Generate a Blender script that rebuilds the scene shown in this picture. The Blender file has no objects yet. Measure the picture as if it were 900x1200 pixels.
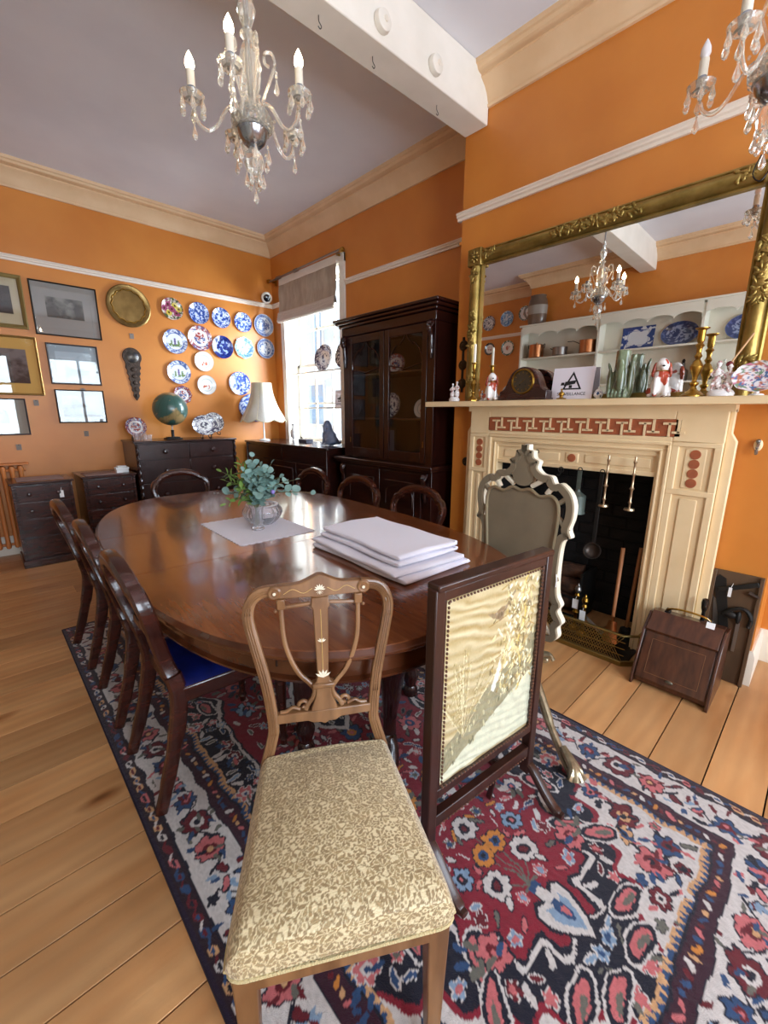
import bpy, bmesh, math, random
import numpy as np
from mathutils import Vector, Matrix
PI = math.pi
S = bpy.context.scene
COL = S.collection
random.seed(7)

# ---------------- camera ----------------
yaw, pitch, roll = 0.7597, -0.2286, 0.0050
fw = Vector((math.sin(yaw)*math.cos(pitch), math.cos(yaw)*math.cos(pitch), math.sin(pitch)))
r0 = Vector((math.cos(yaw), -math.sin(yaw), 0)); u0 = r0.cross(fw)
rt = math.cos(roll)*r0 + math.sin(roll)*u0; up = -math.sin(roll)*r0 + math.cos(roll)*u0
cam_d = bpy.data.cameras.new('camera'); cam = bpy.data.objects.new('camera', cam_d); COL.objects.link(cam)
cam_d.sensor_fit = 'VERTICAL'; cam_d.sensor_height = 36; cam_d.lens = 498/1200*36; cam_d.clip_start = 0.03
M4 = Matrix((rt, up, -fw)).transposed().to_4x4(); M4.translation = (0, 0, 1.4); cam.matrix_world = M4
S.camera = cam
# ---------------- world, daylight, exposure ----------------
S.view_settings.view_transform = 'Standard'; S.view_settings.look = 'None'; S.view_settings.gamma = 1
S.view_settings.exposure = EXPO = 1.13
W = bpy.data.worlds.new('world'); S.world = W; W.use_nodes = True
bg = W.node_tree.nodes['Background']; bg.inputs[0].default_value = (0.80, 0.90, 1.0, 1); bg.inputs[1].default_value = 0.75
def area(name, loc, rot, sx, sy, power, col):
    d = bpy.data.lights.new(name, 'AREA'); d.shape = 'RECTANGLE'; d.size = sx; d.size_y = sy; d.energy = power; d.color = col
    o = bpy.data.objects.new(name, d); COL.objects.link(o); o.location = loc; o.rotation_euler = rot; return o
# daylight outside each window opening (behind the panes)
area('daylight_side', (4.05, 3.75, 2.15), (0, PI/2+.08, -.72), 1.8, 1.3, 200, (0.74, 0.87, 1.0))
area('daylight_front', (0.05, -2.66, 1.75), (PI/2, 0, 0), 1.5, 1.9, 85, (0.74, 0.87, 1.0))
area('daylight_front', (2.15, -2.66, 1.75), (PI/2, 0, 0), 1.3, 1.9, 60, (0.74, 0.87, 1.0))

# ---------------- helpers ----------------
def lin(c):
    return tuple((x/12.92 if x <= .04045 else ((x+.055)/1.055)**2.4) for x in c)
def hx(s): return lin(tuple(int(s[i:i+2], 16)/255 for i in (0, 2, 4)))
MATS = {}
def mat(name, col, rough=.5, metal=0, col2=None, scale=8, stretch=(1, 1, 1), bump=0, bscale=None, spec=.5, coat=0, rnd=0, emit=None, trans=0, detail=4, ramp=(.35, .65), sheen=0, alpha=1):
    if name in MATS: return MATS[name]
    m = bpy.data.materials.new(name); m.use_nodes = True; nt = m.node_tree; N = nt.nodes; L = nt.links
    b = N['Principled BSDF']; col = hx(col) if isinstance(col, str) else col
    b.inputs['Base Color'].default_value = (*col, 1); b.inputs['Roughness'].default_value = rough; b.inputs['Metallic'].default_value = metal
    b.inputs['Specular IOR Level'].default_value = spec; b.inputs['Coat Weight'].default_value = coat; b.inputs['Coat Roughness'].default_value = .08
    b.inputs['Transmission Weight'].default_value = trans; b.inputs['Sheen Weight'].default_value = sheen
    tc = N.new('ShaderNodeTexCoord'); mp = N.new('ShaderNodeMapping'); mp.inputs['Scale'].default_value = stretch
    L.new(tc.outputs['Object'], mp.inputs['Vector'])
    src = None
    if col2 is not None:
        col2 = hx(col2) if isinstance(col2, str) else col2
        nz = N.new('ShaderNodeTexNoise'); nz.inputs['Scale'].default_value = scale; nz.inputs['Detail'].default_value = detail
        L.new(mp.outputs[0], nz.inputs['Vector'])
        rp = N.new('ShaderNodeValToRGB'); rp.color_ramp.elements[0].position = ramp[0]; rp.color_ramp.elements[1].position = ramp[1]
        rp.color_ramp.elements[0].color = (*col, 1); rp.color_ramp.elements[1].color = (*col2, 1)
        L.new(nz.outputs['Fac'], rp.inputs[0]); src = rp.outputs[0]
    if rnd:
        oi = N.new('ShaderNodeObjectInfo'); mr = N.new('ShaderNodeMapRange'); mr.inputs[3].default_value = 1-rnd; mr.inputs[4].default_value = 1+rnd
        L.new(oi.outputs['Random'], mr.inputs[0]); hs = N.new('ShaderNodeHueSaturation')
        L.new(mr.outputs[0], hs.inputs['Value'])
        if src: L.new(src, hs.inputs['Color'])
        else: hs.inputs['Color'].default_value = (*col, 1)
        src = hs.outputs[0]
    if src: L.new(src, b.inputs['Base Color'])
    if bump:
        n2 = N.new('ShaderNodeTexNoise'); n2.inputs['Scale'].default_value = bscale or scale*3; n2.inputs['Detail'].default_value = 3
        L.new(mp.outputs[0], n2.inputs['Vector']); bp = N.new('ShaderNodeBump'); bp.inputs['Strength'].default_value = bump; bp.inputs['Distance'].default_value = .01
        L.new(n2.outputs['Fac'], bp.inputs['Height']); L.new(bp.outputs[0], b.inputs['Normal'])
    if emit:
        b.inputs['Emission Color'].default_value = (*emit[0], 1); b.inputs['Emission Strength'].default_value = emit[1]
    MATS[name] = m; return m
def mat_vc(name, rough=.5, bump=0, bscale=200, coat=0, metal=0, spec=.5, sheen=0):
    if name in MATS: return MATS[name]
    m = mat(name, (1, 1, 1), rough, metal, bump=bump, bscale=bscale, coat=coat, spec=spec, sheen=sheen)
    at = m.node_tree.nodes.new('ShaderNodeAttribute'); at.attribute_name = 'Col'
    m.node_tree.links.new(at.outputs['Color'], m.node_tree.nodes['Principled BSDF'].inputs['Base Color']); return m
def mat_pane(name, tint=(1, 1, 1), ior=1.5, rough=0.0, base=.04):
    if name in MATS: return MATS[name]
    m = bpy.data.materials.new(name); m.use_nodes = True; nt = m.node_tree; N = nt.nodes; L = nt.links; N.remove(N['Principled BSDF'])
    t = N.new('ShaderNodeBsdfTransparent'); t.inputs[0].default_value = (*tint, 1); g = N.new('ShaderNodeBsdfGlossy'); g.inputs['Roughness'].default_value = rough
    f = N.new('ShaderNodeFresnel'); ge = N.new('ShaderNodeNewGeometry'); mr = N.new('ShaderNodeMapRange'); mr.inputs[3].default_value = ior; mr.inputs[4].default_value = 1/ior
    L.new(ge.outputs['Backfacing'], mr.inputs[0]); L.new(mr.outputs[0], f.inputs[0]); x = N.new('ShaderNodeMixShader')
    L.new(f.outputs[0], x.inputs[0]); L.new(t.outputs[0], x.inputs[1]); L.new(g.outputs[0], x.inputs[2]); L.new(x.outputs[0], N['Material Output'].inputs[0])
    MATS[name] = m; return m

class MB:
    def __init__(s): s.v = []; s.f = []; s.c = None
    def add(s, v, f):
        b = len(s.v); s.v += [tuple(p) for p in v]; s.f += [tuple(i+b for i in q) for q in f]; return s
    def box(s, x0, x1, y0, y1, z0, z1, M=None):
        v = [(x, y, z) for x in (x0, x1) for y in (y0, y1) for z in (z0, z1)]
        if M is not None: v = [M @ Vector(p) for p in v]
        return s.add(v, [(0, 1, 3, 2), (4, 6, 7, 5), (0, 4, 5, 1), (2, 3, 7, 6), (0, 2, 6, 4), (1, 5, 7, 3)])
    def lathe(s, prof, seg=24, c=(0, 0, 0), ax='z', sx=1, sy=1, wob=None):
        v = []; f = []; n = len(prof)
        for i in range(seg):
            a = 2*PI*i/seg; k = wob(a) if wob else 1
            for r, z in prof:
                p = (r*k*math.cos(a)*sx, r*k*math.sin(a)*sy, z)
                if ax == 'x': p = (p[2], p[0], p[1])
                if ax == 'y': p = (p[0], p[2], p[1])
                v.append((p[0]+c[0], p[1]+c[1], p[2]+c[2]))
        for i in range(seg):
            j = (i+1) % seg
            for k in range(n-1):
                q = (i*n+k, j*n+k, j*n+k+1, i*n+k+1)
                f.append(q if ax != 'y' else q[::-1])
        return s.add(v, f)
    def sweep(s, pts, sec, ref=(0, 0, 1), scale=None, closed=False, cap=True):
        # sec: list of (a,b) offsets; a along side (tangent x ref), b along ref-ish
        P = [Vector(p) for p in pts]; n = len(P); m = len(sec); v = []; f = []
        for i in range(n):
            if closed: t = P[(i+1) % n]-P[i-1]
            else: t = P[min(i+1, n-1)]-P[max(i-1, 0)]
            t.normalize(); rf = Vector(ref)
            if abs(t.dot(rf)) > .98: rf = Vector((1, 0, 0)) if abs(t.x) < .9 else Vector((0, 1, 0))
            a = t.cross(rf).normalized(); b = a.cross(t).normalized(); k = scale[i] if scale else 1
            kx, ky = k if isinstance(k, tuple) else (k, k)
            v += [P[i]+a*(x*kx)+b*(y*ky) for x, y in sec]
        R = n if closed else n-1
        for i in range(R):
            j = (i+1) % n
            for k in range(m):
                l = (k+1) % m; f.append((i*m+k, i*m+l, j*m+l, j*m+k))
        if cap and not closed: f.append(tuple(range(m-1, -1, -1))); f.append(tuple((n-1)*m+k for k in range(m)))
        return s.add(v, f)
    def tube(s, pts, r, seg=8, closed=False, ref=(0, 0, 1), flat=1):
        rr = r if isinstance(r, (list, tuple)) else None
        sec = [(math.cos(2*PI*k/seg), flat*math.sin(2*PI*k/seg)) for k in range(seg)]
        sc = list(rr) if rr else [r]*len(pts)
        return s.sweep(pts, sec, ref, sc, closed)
    def prism(s, out, d0, d1, fn=None):
        # outline in (a,b), extruded d0..d1; fn maps (a,b,d)->xyz; default a=x,b=z,d=y
        fn = fn or (lambda a, b, d: (a, d, b)); n = len(out)
        v = [fn(a, b, d0) for a, b in out]+[fn(a, b, d1) for a, b in out]
        f = [tuple(range(n)), tuple(range(2*n-1, n-1, -1))]+[(i, n+i, n+(i+1) % n, (i+1) % n) for i in range(n)]
        return s.add(v, f)
    def ball(s, c, r, seg=16, ring=10, M=None):
        if not isinstance(r, (tuple, list)): r = (r, r, r)
        v = [(0, 0, -1)]; f = []
        for j in range(1, ring):
            t = -PI/2+PI*j/ring
            for i in range(seg): a = 2*PI*i/seg; v.append((math.cos(t)*math.cos(a), math.cos(t)*math.sin(a), math.sin(t)))
        v.append((0, 0, 1)); top = len(v)-1
        for i in range(seg):
            k = (i+1) % seg; f.append((0, 1+k, 1+i)); f.append((top, top-seg+i, top-seg+k))
            for j in range(ring-2): a = 1+j*seg; f.append((a+i, a+k, a+seg+k, a+seg+i))
        vv = []
        for p in v:
            q = Vector((p[0]*r[0], p[1]*r[1], p[2]*r[2]))
            if M is not None: q = M @ q
            vv.append(q+Vector(c))
        return s.add(vv, f)
    def grid(s, fn, nu, nv, cu=False, cv=False):
        v = [fn(i/(nu if cu else nu-1), j/(nv if cv else nv-1)) for i in range(nu) for j in range(nv)]; f = []
        for i in range(nu if cu else nu-1):
            for j in range(nv if cv else nv-1):
                a, b = (i+1) % nu, (j+1) % nv; f.append((i*nv+j, a*nv+j, a*nv+b, i*nv+b))
        return s.add(v, f)
    def xf(s, M):
        s.v = [tuple(M @ Vector(p)) for p in s.v]; return s
RX = lambda a: Matrix.Rotation(a, 4, 'X')
RY = lambda a: Matrix.Rotation(a, 4, 'Y')
RZ = lambda a: Matrix.Rotation(a, 4, 'Z')
T = lambda *p: Matrix.Translation(Vector(p))
def crv(pts, n=6, closed=False):
    # Catmull-Rom through pts (tuples of any dimension)
    P = [np.array(p, float) for p in pts]; N = len(P); out = []
    for i in range(N if closed else N-1):
        if closed: a, b, c, d = P[i-1], P[i], P[(i+1) % N], P[(i+2) % N]
        else: a, b, c, d = P[max(i-1, 0)], P[i], P[i+1], P[min(i+2, N-1)]
        for k in range(n):
            t = k/n; out.append(tuple(.5*((2*b)+(c-a)*t+(2*a-5*b+4*c-d)*t*t+(3*b-a-3*c+d)*t**3)))
    if not closed: out.append(tuple(P[-1]))
    return out
def build(name, mb, m, parent=None, bevel=0, sharp=35, label=None, sub=0, loc=None, rz=0, seg=2):
    me = bpy.data.meshes.new(name); me.from_pydata(mb.v, [], mb.f)
    for p in me.polygons: p.use_smooth = True
    me.update()
    bm = bmesh.new(); bm.from_mesh(me); bmesh.ops.recalc_face_normals(bm, faces=bm.faces); bm.to_mesh(me); bm.free()
    me.set_sharp_from_angle(angle=math.radians(sharp))
    if mb.c is not None:
        at = me.color_attributes.new('Col', 'FLOAT_COLOR', 'POINT'); a = np.ones((len(mb.v), 4), np.float32); a[:, :3] = mb.c; at.data.foreach_set('color', a.ravel())
    me.materials.append(m if not isinstance(m, str) else MATS[m])
    o = bpy.data.objects.new(name, me); COL.objects.link(o)
    if parent: o.parent = parent
    if loc: o.location = loc
    if rz: o.rotation_euler.z = rz
    if bevel:
        md = o.modifiers.new('bevel', 'BEVEL'); md.width = bevel; md.segments = seg; md.limit_method = 'ANGLE'; md.angle_limit = .6
    if sub: md = o.modifiers.new('sub', 'SUBSURF'); md.levels = md.render_levels = sub
    if label: o['label'] = label
    return o
def thing(name, label, cat, loc=(0, 0, 0), rz=0, group=None, rot=None):
    o = bpy.data.objects.new(name, None); COL.objects.link(o); o.empty_display_size = .05
    o.location = loc; o.rotation_euler = rot or (0, 0, rz); o['label'] = label; o['category'] = cat
    if group: o['group'] = group
    return o
def tag(o, label, cat, group=None, kind=None):
    o['label'] = label; o['category'] = cat
    if group: o['group'] = group
    if kind: o['kind'] = kind
    return o
def struct(name, mb, m, parent=None, bevel=0, sharp=35):
    o = build(name, mb, m, parent, bevel, sharp)
    if not parent: o['kind'] = 'structure'
    return o
def dup(root, loc, rz=0, label=None, group=None, rot=None, scale=None):
    kids = {}
    for o in COL.objects:
        if o.parent: kids.setdefault(o.parent.name, []).append(o)
    def cp(o, par):
        c = o.copy(); COL.objects.link(c); c.parent = par
        for k in kids.get(o.name, []): cp(k, c)
        return c
    r = cp(root, None); r.location = loc; r.rotation_euler = rot or (0, 0, rz)
    if scale: r.scale = scale
    if label: r['label'] = label
    if group: r['group'] = group
    return r
def share(o, loc, parent=None, rot=None, scale=None, name=None):
    c = bpy.data.objects.new(name or o.name.split('.')[0], o.data); COL.objects.link(c); c.parent = parent; c.location = loc
    for md in o.modifiers:
        if md.type == 'BEVEL':
            n = c.modifiers.new('bevel', 'BEVEL'); n.width = md.width; n.segments = md.segments; n.limit_method = 'ANGLE'; n.angle_limit = .6
    if rot: c.rotation_euler = rot
    if scale: c.scale = scale
    return c
def vnoise(x, y, seed=0, oct=3):
    # value noise, numpy
    x = np.asarray(x, float); y = np.asarray(y, float); out = 0; amp = 1; tot = 0
    for o in range(oct):
        xi = np.floor(x).astype(int); yi = np.floor(y).astype(int); fx = x-xi; fy = y-yi; fx = fx*fx*(3-2*fx); fy = fy*fy*(3-2*fy)
        def h(a, b):
            n = (a*374761393+b*668265263+(seed+o)*974711) & 0x7fffffff; n = ((n ^ (n >> 13))*1274126177) & 0x7fffffff; return ((n ^ (n >> 16)) & 0xffff)/65535
        v = (h(xi, yi)*(1-fx)+h(xi+1, yi)*fx)*(1-fy)+(h(xi, yi+1)*(1-fx)+h(xi+1, yi+1)*fx)*fy
        out = out+v*amp; tot += amp; amp *= .5; x = x*2.03+11.3; y = y*2.03+5.7
    return out/tot
class Can:
    # colour raster in metres; only used as vertex colours on real meshes
    def __init__(s, w, h, px, col): s.px = px; s.nx = int(round(w/px))+1; s.ny = int(round(h/px))+1; s.a = np.empty((s.nx, s.ny, 3)); s.a[:] = hx(col) if isinstance(col, str) else col
    def xy(s, x0, x1, y0, y1):
        i0 = max(0, int(x0/s.px)); i1 = min(s.nx, int(x1/s.px)+2); j0 = max(0, int(y0/s.px)); j1 = min(s.ny, int(y1/s.px)+2)
        if i1 <= i0 or j1 <= j0: return None
        X, Y = np.meshgrid(np.arange(i0, i1)*s.px, np.arange(j0, j1)*s.px, indexing='ij'); return i0, i1, j0, j1, X, Y
    def put(s, w, m, c): s.a[w[0]:w[1], w[2]:w[3]][m] = hx(c) if isinstance(c, str) else c
    def ell(s, x, y, rx, ry, c, rot=0, pw=2):
        R = max(rx, ry)*1.1; w = s.xy(x-R, x+R, y-R, y+R)
        if not w: return
        X = w[4]-x; Y = w[5]-y; cc, ss = math.cos(rot), math.sin(rot); U = X*cc+Y*ss; V = -X*ss+Y*cc
        s.put(w, np.abs(U/rx)**pw+np.abs(V/ry)**pw < 1, c)
    def rect(s, x0, x1, y0, y1, c):
        w = s.xy(x0, x1, y0, y1)
        if w: s.put(w, (w[4] >= x0) & (w[4] <= x1) & (w[5] >= y0) & (w[5] <= y1), c)
    def poly(s, pts, c):
        xs = [p[0] for p in pts]; ys = [p[1] for p in pts]; w = s.xy(min(xs), max(xs), min(ys), max(ys))
        if not w: return
        X, Y = w[4], w[5]; ins = np.zeros(X.shape, bool); n = len(pts)
        for i in range(n):
            (x1, y1), (x2, y2) = pts[i], pts[(i+1) % n]
            if y1 == y2: continue
            k = ((y1 > Y) != (y2 > Y)) & (X < (x2-x1)*(Y-y1)/(y2-y1)+x1); ins ^= k
        s.put(w, ins, c)
    def line(s, pts, wd, c):
        for (x0, y0), (x1, y1) in zip(pts[:-1], pts[1:]):
            w = s.xy(min(x0, x1)-wd, max(x0, x1)+wd, min(y0, y1)-wd, max(y0, y1)+wd)
            if not w: continue
            dx, dy = x1-x0, y1-y0; L = dx*dx+dy*dy+1e-12; t = np.clip(((w[4]-x0)*dx+(w[5]-y0)*dy)/L, 0, 1)
            s.put(w, (w[4]-x0-t*dx)**2+(w[5]-y0-t*dy)**2 < (wd/2)**2, c)
    def flower(s, x, y, r, cols, n=6, rot=0, out=None):
        if out:
            for k in range(n): a = rot+2*PI*k/n; s.ell(x+.55*r*math.cos(a), y+.55*r*math.sin(a), r*.52, r*.40, out, a)
        for k in range(n): a = rot+2*PI*k/n; s.ell(x+.55*r*math.cos(a), y+.55*r*math.sin(a), r*.42, r*.30, cols[0], a)
        s.ell(x, y, r*.45, r*.45, cols[1])
        if len(cols) > 2: s.ell(x, y, r*.22, r*.22, cols[2])
    def mesh(s, fn):
        mb = MB(); X, Y = np.meshgrid(np.arange(s.nx)*s.px, np.arange(s.ny)*s.px, indexing='ij')
        V = fn(X, Y); mb.V = V; nx, ny = s.nx, s.ny
        i, j = np.meshgrid(np.arange(nx-1), np.arange(ny-1), indexing='ij'); a = (i*ny+j).ravel()
        mb.F = np.stack([a, a+ny, a+ny+1, a+1], 1); mb.c = s.a.reshape(-1, 3); return mb
def build_np(name, mb, m, parent=None, label=None):
    me = bpy.data.meshes.new(name); V = np.stack(mb.V, -1).reshape(-1, 3).astype(np.float32); F = mb.F.astype(np.int32)
    me.vertices.add(len(V)); me.vertices.foreach_set('co', V.ravel()); me.loops.add(F.size); me.loops.foreach_set('vertex_index', F.ravel())
    me.polygons.add(len(F)); me.polygons.foreach_set('loop_start', np.arange(0, F.size, 4, dtype=np.int32)); me.update(calc_edges=True)
    me.polygons.foreach_set('use_smooth', np.ones(len(F), bool))
    at = me.color_attributes.new('Col', 'FLOAT_COLOR', 'POINT'); a = np.ones((len(V), 4), np.float32); a[:, :3] = mb.c; at.data.foreach_set('color', a.ravel())
    me.materials.append(m); o = bpy.data.objects.new(name, me); COL.objects.link(o); o.parent = parent
    if label: o['label'] = label
    return o

# ---------------- materials ----------------
ORANGE = mat('orange_wall', 'd28536', .42, col2='c97a2e', scale=2.2, bump=.10, bscale=5)
CREAM = mat('cream_paint', 'ecd2a6', .5, col2='e6ca9c', scale=6, bump=.03)
CORN = mat('cornice_paint', 'e5c49c', .6, col2='dcb88e', scale=4, bump=.05)
RAILP = mat('rail_paint', 'ebdccb', .5)
CEIL = mat('ceiling_paint', 'e6e6ec', .85, col2='dfdfe6', scale=2)
WHITE = mat('white_paint', 'efe8dc', .55, col2='e6dfd2', scale=4)
SKIRT = mat('skirting_paint', 'e3d9c8', .5)
def pine():
    m = mat('pine_board', 'd4a470', .40, col2='bd8450', scale=1.4, stretch=(1.2, 7, 1), detail=5, bump=.06, bscale=16, rnd=.13, ramp=(.25, .75))
    N = m.node_tree.nodes; L = m.node_tree.links; b = N['Principled BSDF']; src = b.inputs['Base Color'].links[0].from_socket
    tc = N.new('ShaderNodeTexCoord'); oi = N.new('ShaderNodeObjectInfo'); ad = N.new('ShaderNodeVectorMath'); ad.operation = 'ADD'
    cx = N.new('ShaderNodeCombineXYZ'); mu = N.new('ShaderNodeMath'); mu.operation = 'MULTIPLY'; mu.inputs[1].default_value = 37; L.new(oi.outputs['Random'], mu.inputs[0]); L.new(mu.outputs[0], cx.inputs[0]); L.new(mu.outputs[0], cx.inputs[1])
    L.new(tc.outputs['Object'], ad.inputs[0]); L.new(cx.outputs[0], ad.inputs[1]); mp = N.new('ShaderNodeMapping'); mp.inputs['Scale'].default_value = (2.2, 5.5, 1); L.new(ad.outputs[0], mp.inputs['Vector'])
    nz = N.new('ShaderNodeTexNoise'); nz.inputs['Scale'].default_value = 2.5; nz.inputs['Detail'].default_value = 2; L.new(mp.outputs[0], nz.inputs['Vector']); mx0 = N.new('ShaderNodeMix'); mx0.data_type = 'VECTOR'; mx0.inputs[0].default_value = .25; L.new(mp.outputs[0], mx0.inputs[4]); L.new(nz.outputs['Color'], mx0.inputs[5])
    vo = N.new('ShaderNodeTexVoronoi'); vo.inputs['Scale'].default_value = 1.0; L.new(mx0.outputs[1], vo.inputs['Vector'])
    rp = N.new('ShaderNodeValToRGB'); e = rp.color_ramp.elements; e[0].position = .035; e[0].color = (.28, .17, .09, 1); e[1].position = .19; e[1].color = (1, 1, 1, 1); e2 = e.new(.085); e2.color = (.62, .48, .36, 1)
    L.new(vo.outputs['Distance'], rp.inputs[0])
    wv = N.new('ShaderNodeTexWave'); wv.bands_direction = 'Y'; wv.inputs['Scale'].default_value = 2.2; wv.inputs['Distortion'].default_value = 7; wv.inputs['Detail'].default_value = 2; wv.inputs['Detail Scale'].default_value = .6
    mp2 = N.new('ShaderNodeMapping'); mp2.inputs['Scale'].default_value = (.35, 2.4, 1); L.new(ad.outputs[0], mp2.inputs['Vector']); L.new(mp2.outputs[0], wv.inputs['Vector']); r2 = N.new('ShaderNodeMapRange'); r2.inputs[3].default_value = .93; r2.inputs[4].default_value = 1.03; L.new(wv.outputs['Fac'], r2.inputs[0])
    st = N.new('ShaderNodeTexNoise'); st.inputs['Scale'].default_value = 1.3; st.inputs['Detail'].default_value = 3; L.new(ad.outputs[0], st.inputs['Vector']); r3 = N.new('ShaderNodeMapRange'); r3.inputs[1].default_value = .3; r3.inputs[2].default_value = .75; r3.inputs[3].default_value = 1.08; r3.inputs[4].default_value = .68; L.new(st.outputs['Fac'], r3.inputs[0])
    cur = src
    for q in (rp.outputs[0], r2.outputs[0], r3.outputs[0]):
        mx = N.new('ShaderNodeMix'); mx.data_type = 'RGBA'; mx.blend_type = 'MULTIPLY'; mx.inputs[0].default_value = 1; L.new(cur, mx.inputs[6]); L.new(q, mx.inputs[7]); cur = mx.outputs[2]
    L.new(cur, b.inputs['Base Color']); return m
PINE = pine()
MAHO = mat('dark_mahogany', '1e0b08', .26, col2='32130d', scale=9, stretch=(1, 1, 6), coat=.3, detail=5)
MAHO2 = mat('red_mahogany', '2e130d', .26, col2='421c12', scale=5, stretch=(1, 1, 5), coat=.3, detail=5)
TABLE = mat('table_top_wood', '7a4424', .19, col2='643319', scale=6, stretch=(9, 1, 1), coat=.5, detail=6)
DRK = mat('dark_oak', '33200f', .45, col2='22140a', scale=10, stretch=(1, 1, 8))
WALN = mat('light_walnut', '8a6340', .36, col2='664428', scale=22, stretch=(1, 1, .15), coat=.15, detail=6)
BRASS = mat('brass', 'b99243', .28, 1, col2='94702e', scale=20)
GILT = mat('gilt', 'a68c4e', .38, .8, col2='857038', scale=12, bump=.15, bscale=60)
BLACK = mat('soot_black', '0b0a0a', .9)
IRON = mat('dark_iron', '2a2826', .5, .6)
PEWTER = mat('pewter', '8d8a86', .35, .9)
COPPER = mat('copper', 'b88058', .28, 1)
GLASS = mat_pane('thin_glass')
MIRROR = mat('mirror_silver', (.86, .86, .85), .0, 1)
CRYST = mat('crystal', (.98, .97, 1), .04, trans=.90, spec=.9)
CHINA = mat('white_china', 'ece9e6', .15, coat=.4)
PAPER = mat('white_paper', 'efefee', .7)
LINEN = mat('white_linen', 'e9e7f2', .85, bump=.15, bscale=120, sheen=.2)
VC = mat_vc('printed_china', .16, coat=.4)
VCM = mat_vc('printed_paper', .7)
# ---------------- room shell ----------------
XR, YB, ZC = 3.158, 5.513, 3.56; XL, XL2, YS = -1.4, -1.8, 3.8; YF = -2.4; BX, BY0, BY1 = 2.79, .127, 2.13
fl = struct('floor', MB().box(XL2-.1, XR+.3, YF-.1, YB+.1, -.08, -.024), BLACK)
pl_me = None; PIT = .182; random.seed(3)
plank0 = {}
for k in range(-14, 30):
    y0 = .141+PIT*k
    if y0 > YB or y0+PIT < YF: continue
    y1 = min(y0+PIT, YB)
    joint = random.choice([None, .4, -.6, 2.0, 1.1]) if (k % 3 == 0) else None
    spans = [(XL2, XR+.0)] if joint is None or (-2 < k < 6) else [(XL2, joint), (joint, XR)]
    for a, b in spans:
        key = (round(b-a, 3), round(y1-y0, 3))
        if key not in plank0:
            o = build('plank', MB().box(-(b-a)/2+.001, (b-a)/2-.001, -(y1-y0)/2+.0024, (y1-y0)/2-.0024, -.024, 0), PINE, fl, bevel=.0006, seg=1)
            plank0[key] = o
        else: o = share(plank0[key], (0, 0, 0), fl)
        o.location = ((a+b)/2, (y0+y1)/2, random.uniform(-.0008, 0))
struct('ceiling', MB().box(XL2-.1, XR+.3, YF-.1, YB+.1, ZC, ZC+.1), CEIL)
struct('wall_back', MB().box(XL2-.1, XR+.3, YB, YB+.12, 0, ZC), ORANGE)
WY0, WY1, WZ0, WZ1 = 4.03, 5.20, 1.02, 2.98
w = MB(); w.box(XR, XR+.3, YF, WY0, 0, ZC).box(XR, XR+.3, WY1, YB, 0, ZC).box(XR, XR+.3, WY0, WY1, 0, WZ0).box(XR, XR+.3, WY0, WY1, WZ1, ZC)
struct('wall_right', w, ORANGE)
OY0, OY1, OZ = .66, 1.70, 1.07
w = MB(); w.box(BX, XR, BY0, OY0, 0, ZC).box(BX, XR, OY1, BY1, 0, ZC).box(BX, XR, OY0, OY1, OZ, ZC)
struct('wall_chimney_breast', w, ORANGE)
w = MB(); w.box(XL2-.1, XL, YF, YS, 0, ZC).box(XL2-.1, XL2, YS, YB, 0, ZC)
struct('wall_left', w, ORANGE)
# street side wall behind the camera with two shop windows
w = MB(); FW = [(-.75, .85), (1.45, 2.85)]; xs = [XL2-.1, -.75, .85, 1.45, 2.85, XR+.3]
for a, b in ((0, 1), (2, 3), (4, 5)): w.box(xs[a], xs[b], YF-.15, YF, 0, ZC)
for a, b in FW: w.box(a, b, YF-.15, YF, 0, .8); w.box(a, b, YF-.15, YF, 2.7, ZC)
struct('wall_front', w, ORANGE)
for i, (a, b) in enumerate(FW):
    m_ = (a+b)/2; w = MB()
    for q in ((a, a+.06), (b-.06, b), (m_-.025, m_+.025)): w.box(q[0], q[1], YF-.12, YF-.05, .8, 2.7)
    for z in (.8, 2.0, 2.64): w.box(a, b, YF-.12, YF-.05, z, z+.05)
    wf = struct('window_%d' % (i+2), w, WHITE); build('pane', MB().box(a+.05, b-.05, YF-.09, YF-.086, .83, 2.66), GLASS, wf)
# mouldings run along the room outline (interior to the left)
OUT = [(XR, YF), (XR, BY0), (BX, BY0), (BX, BY1), (XR, BY1), (XR, YB), (XL2, YB), (XL2, YS), (XL, YS), (XL, YF)]
def mould(out, prof, closed):
    n = len(out); mb = MB(); v = []; m = len(prof)
    for i in range(n):
        p = Vector(out[i]); d0 = d1 = None
        if closed or i > 0: d0 = (p-Vector(out[i-1])).normalized()
        if closed or i < n-1: d1 = (Vector(out[(i+1) % n])-p).normalized()
        d0 = d0 or d1; d1 = d1 or d0
        n0 = Vector((-d0.y, d0.x)); n1 = Vector((-d1.y, d1.x)); o = n0+n1 if (n0-n1).length > .01 else n0
        for d, z in prof: v.append((p.x+o.x*d, p.y+o.y*d, z))
    f = []
    for i in range(n if closed else n-1):
        j = (i+1) % n
        for k in range(m): l = (k+1) % m; f.append((i*m+k, i*m+l, j*m+l, j*m+k))
    if not closed: f += [tuple(range(m)), tuple((n-1)*m+k for k in range(m-1, -1, -1))]
    return mb.add(v, f)
cp = [(-.01, ZC+.01), (-.01, ZC-.20), (.018, ZC-.20), (.022, ZC-.185), (.012, ZC-.18), (.02, ZC-.165), (.035, ZC-.13), (.06, ZC-.10), (.09, ZC-.078), (.10, ZC-.07), (.10, ZC-.058), (.122, ZC-.055), (.14, ZC-.045), (.148, ZC-.028), (.16, ZC-.024), (.165, ZC+.01)]
struct('trim_1', mould(OUT, cp, True), CORN, sharp=25)['label'] = 'peach cream ceiling cornice around the room'
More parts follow.
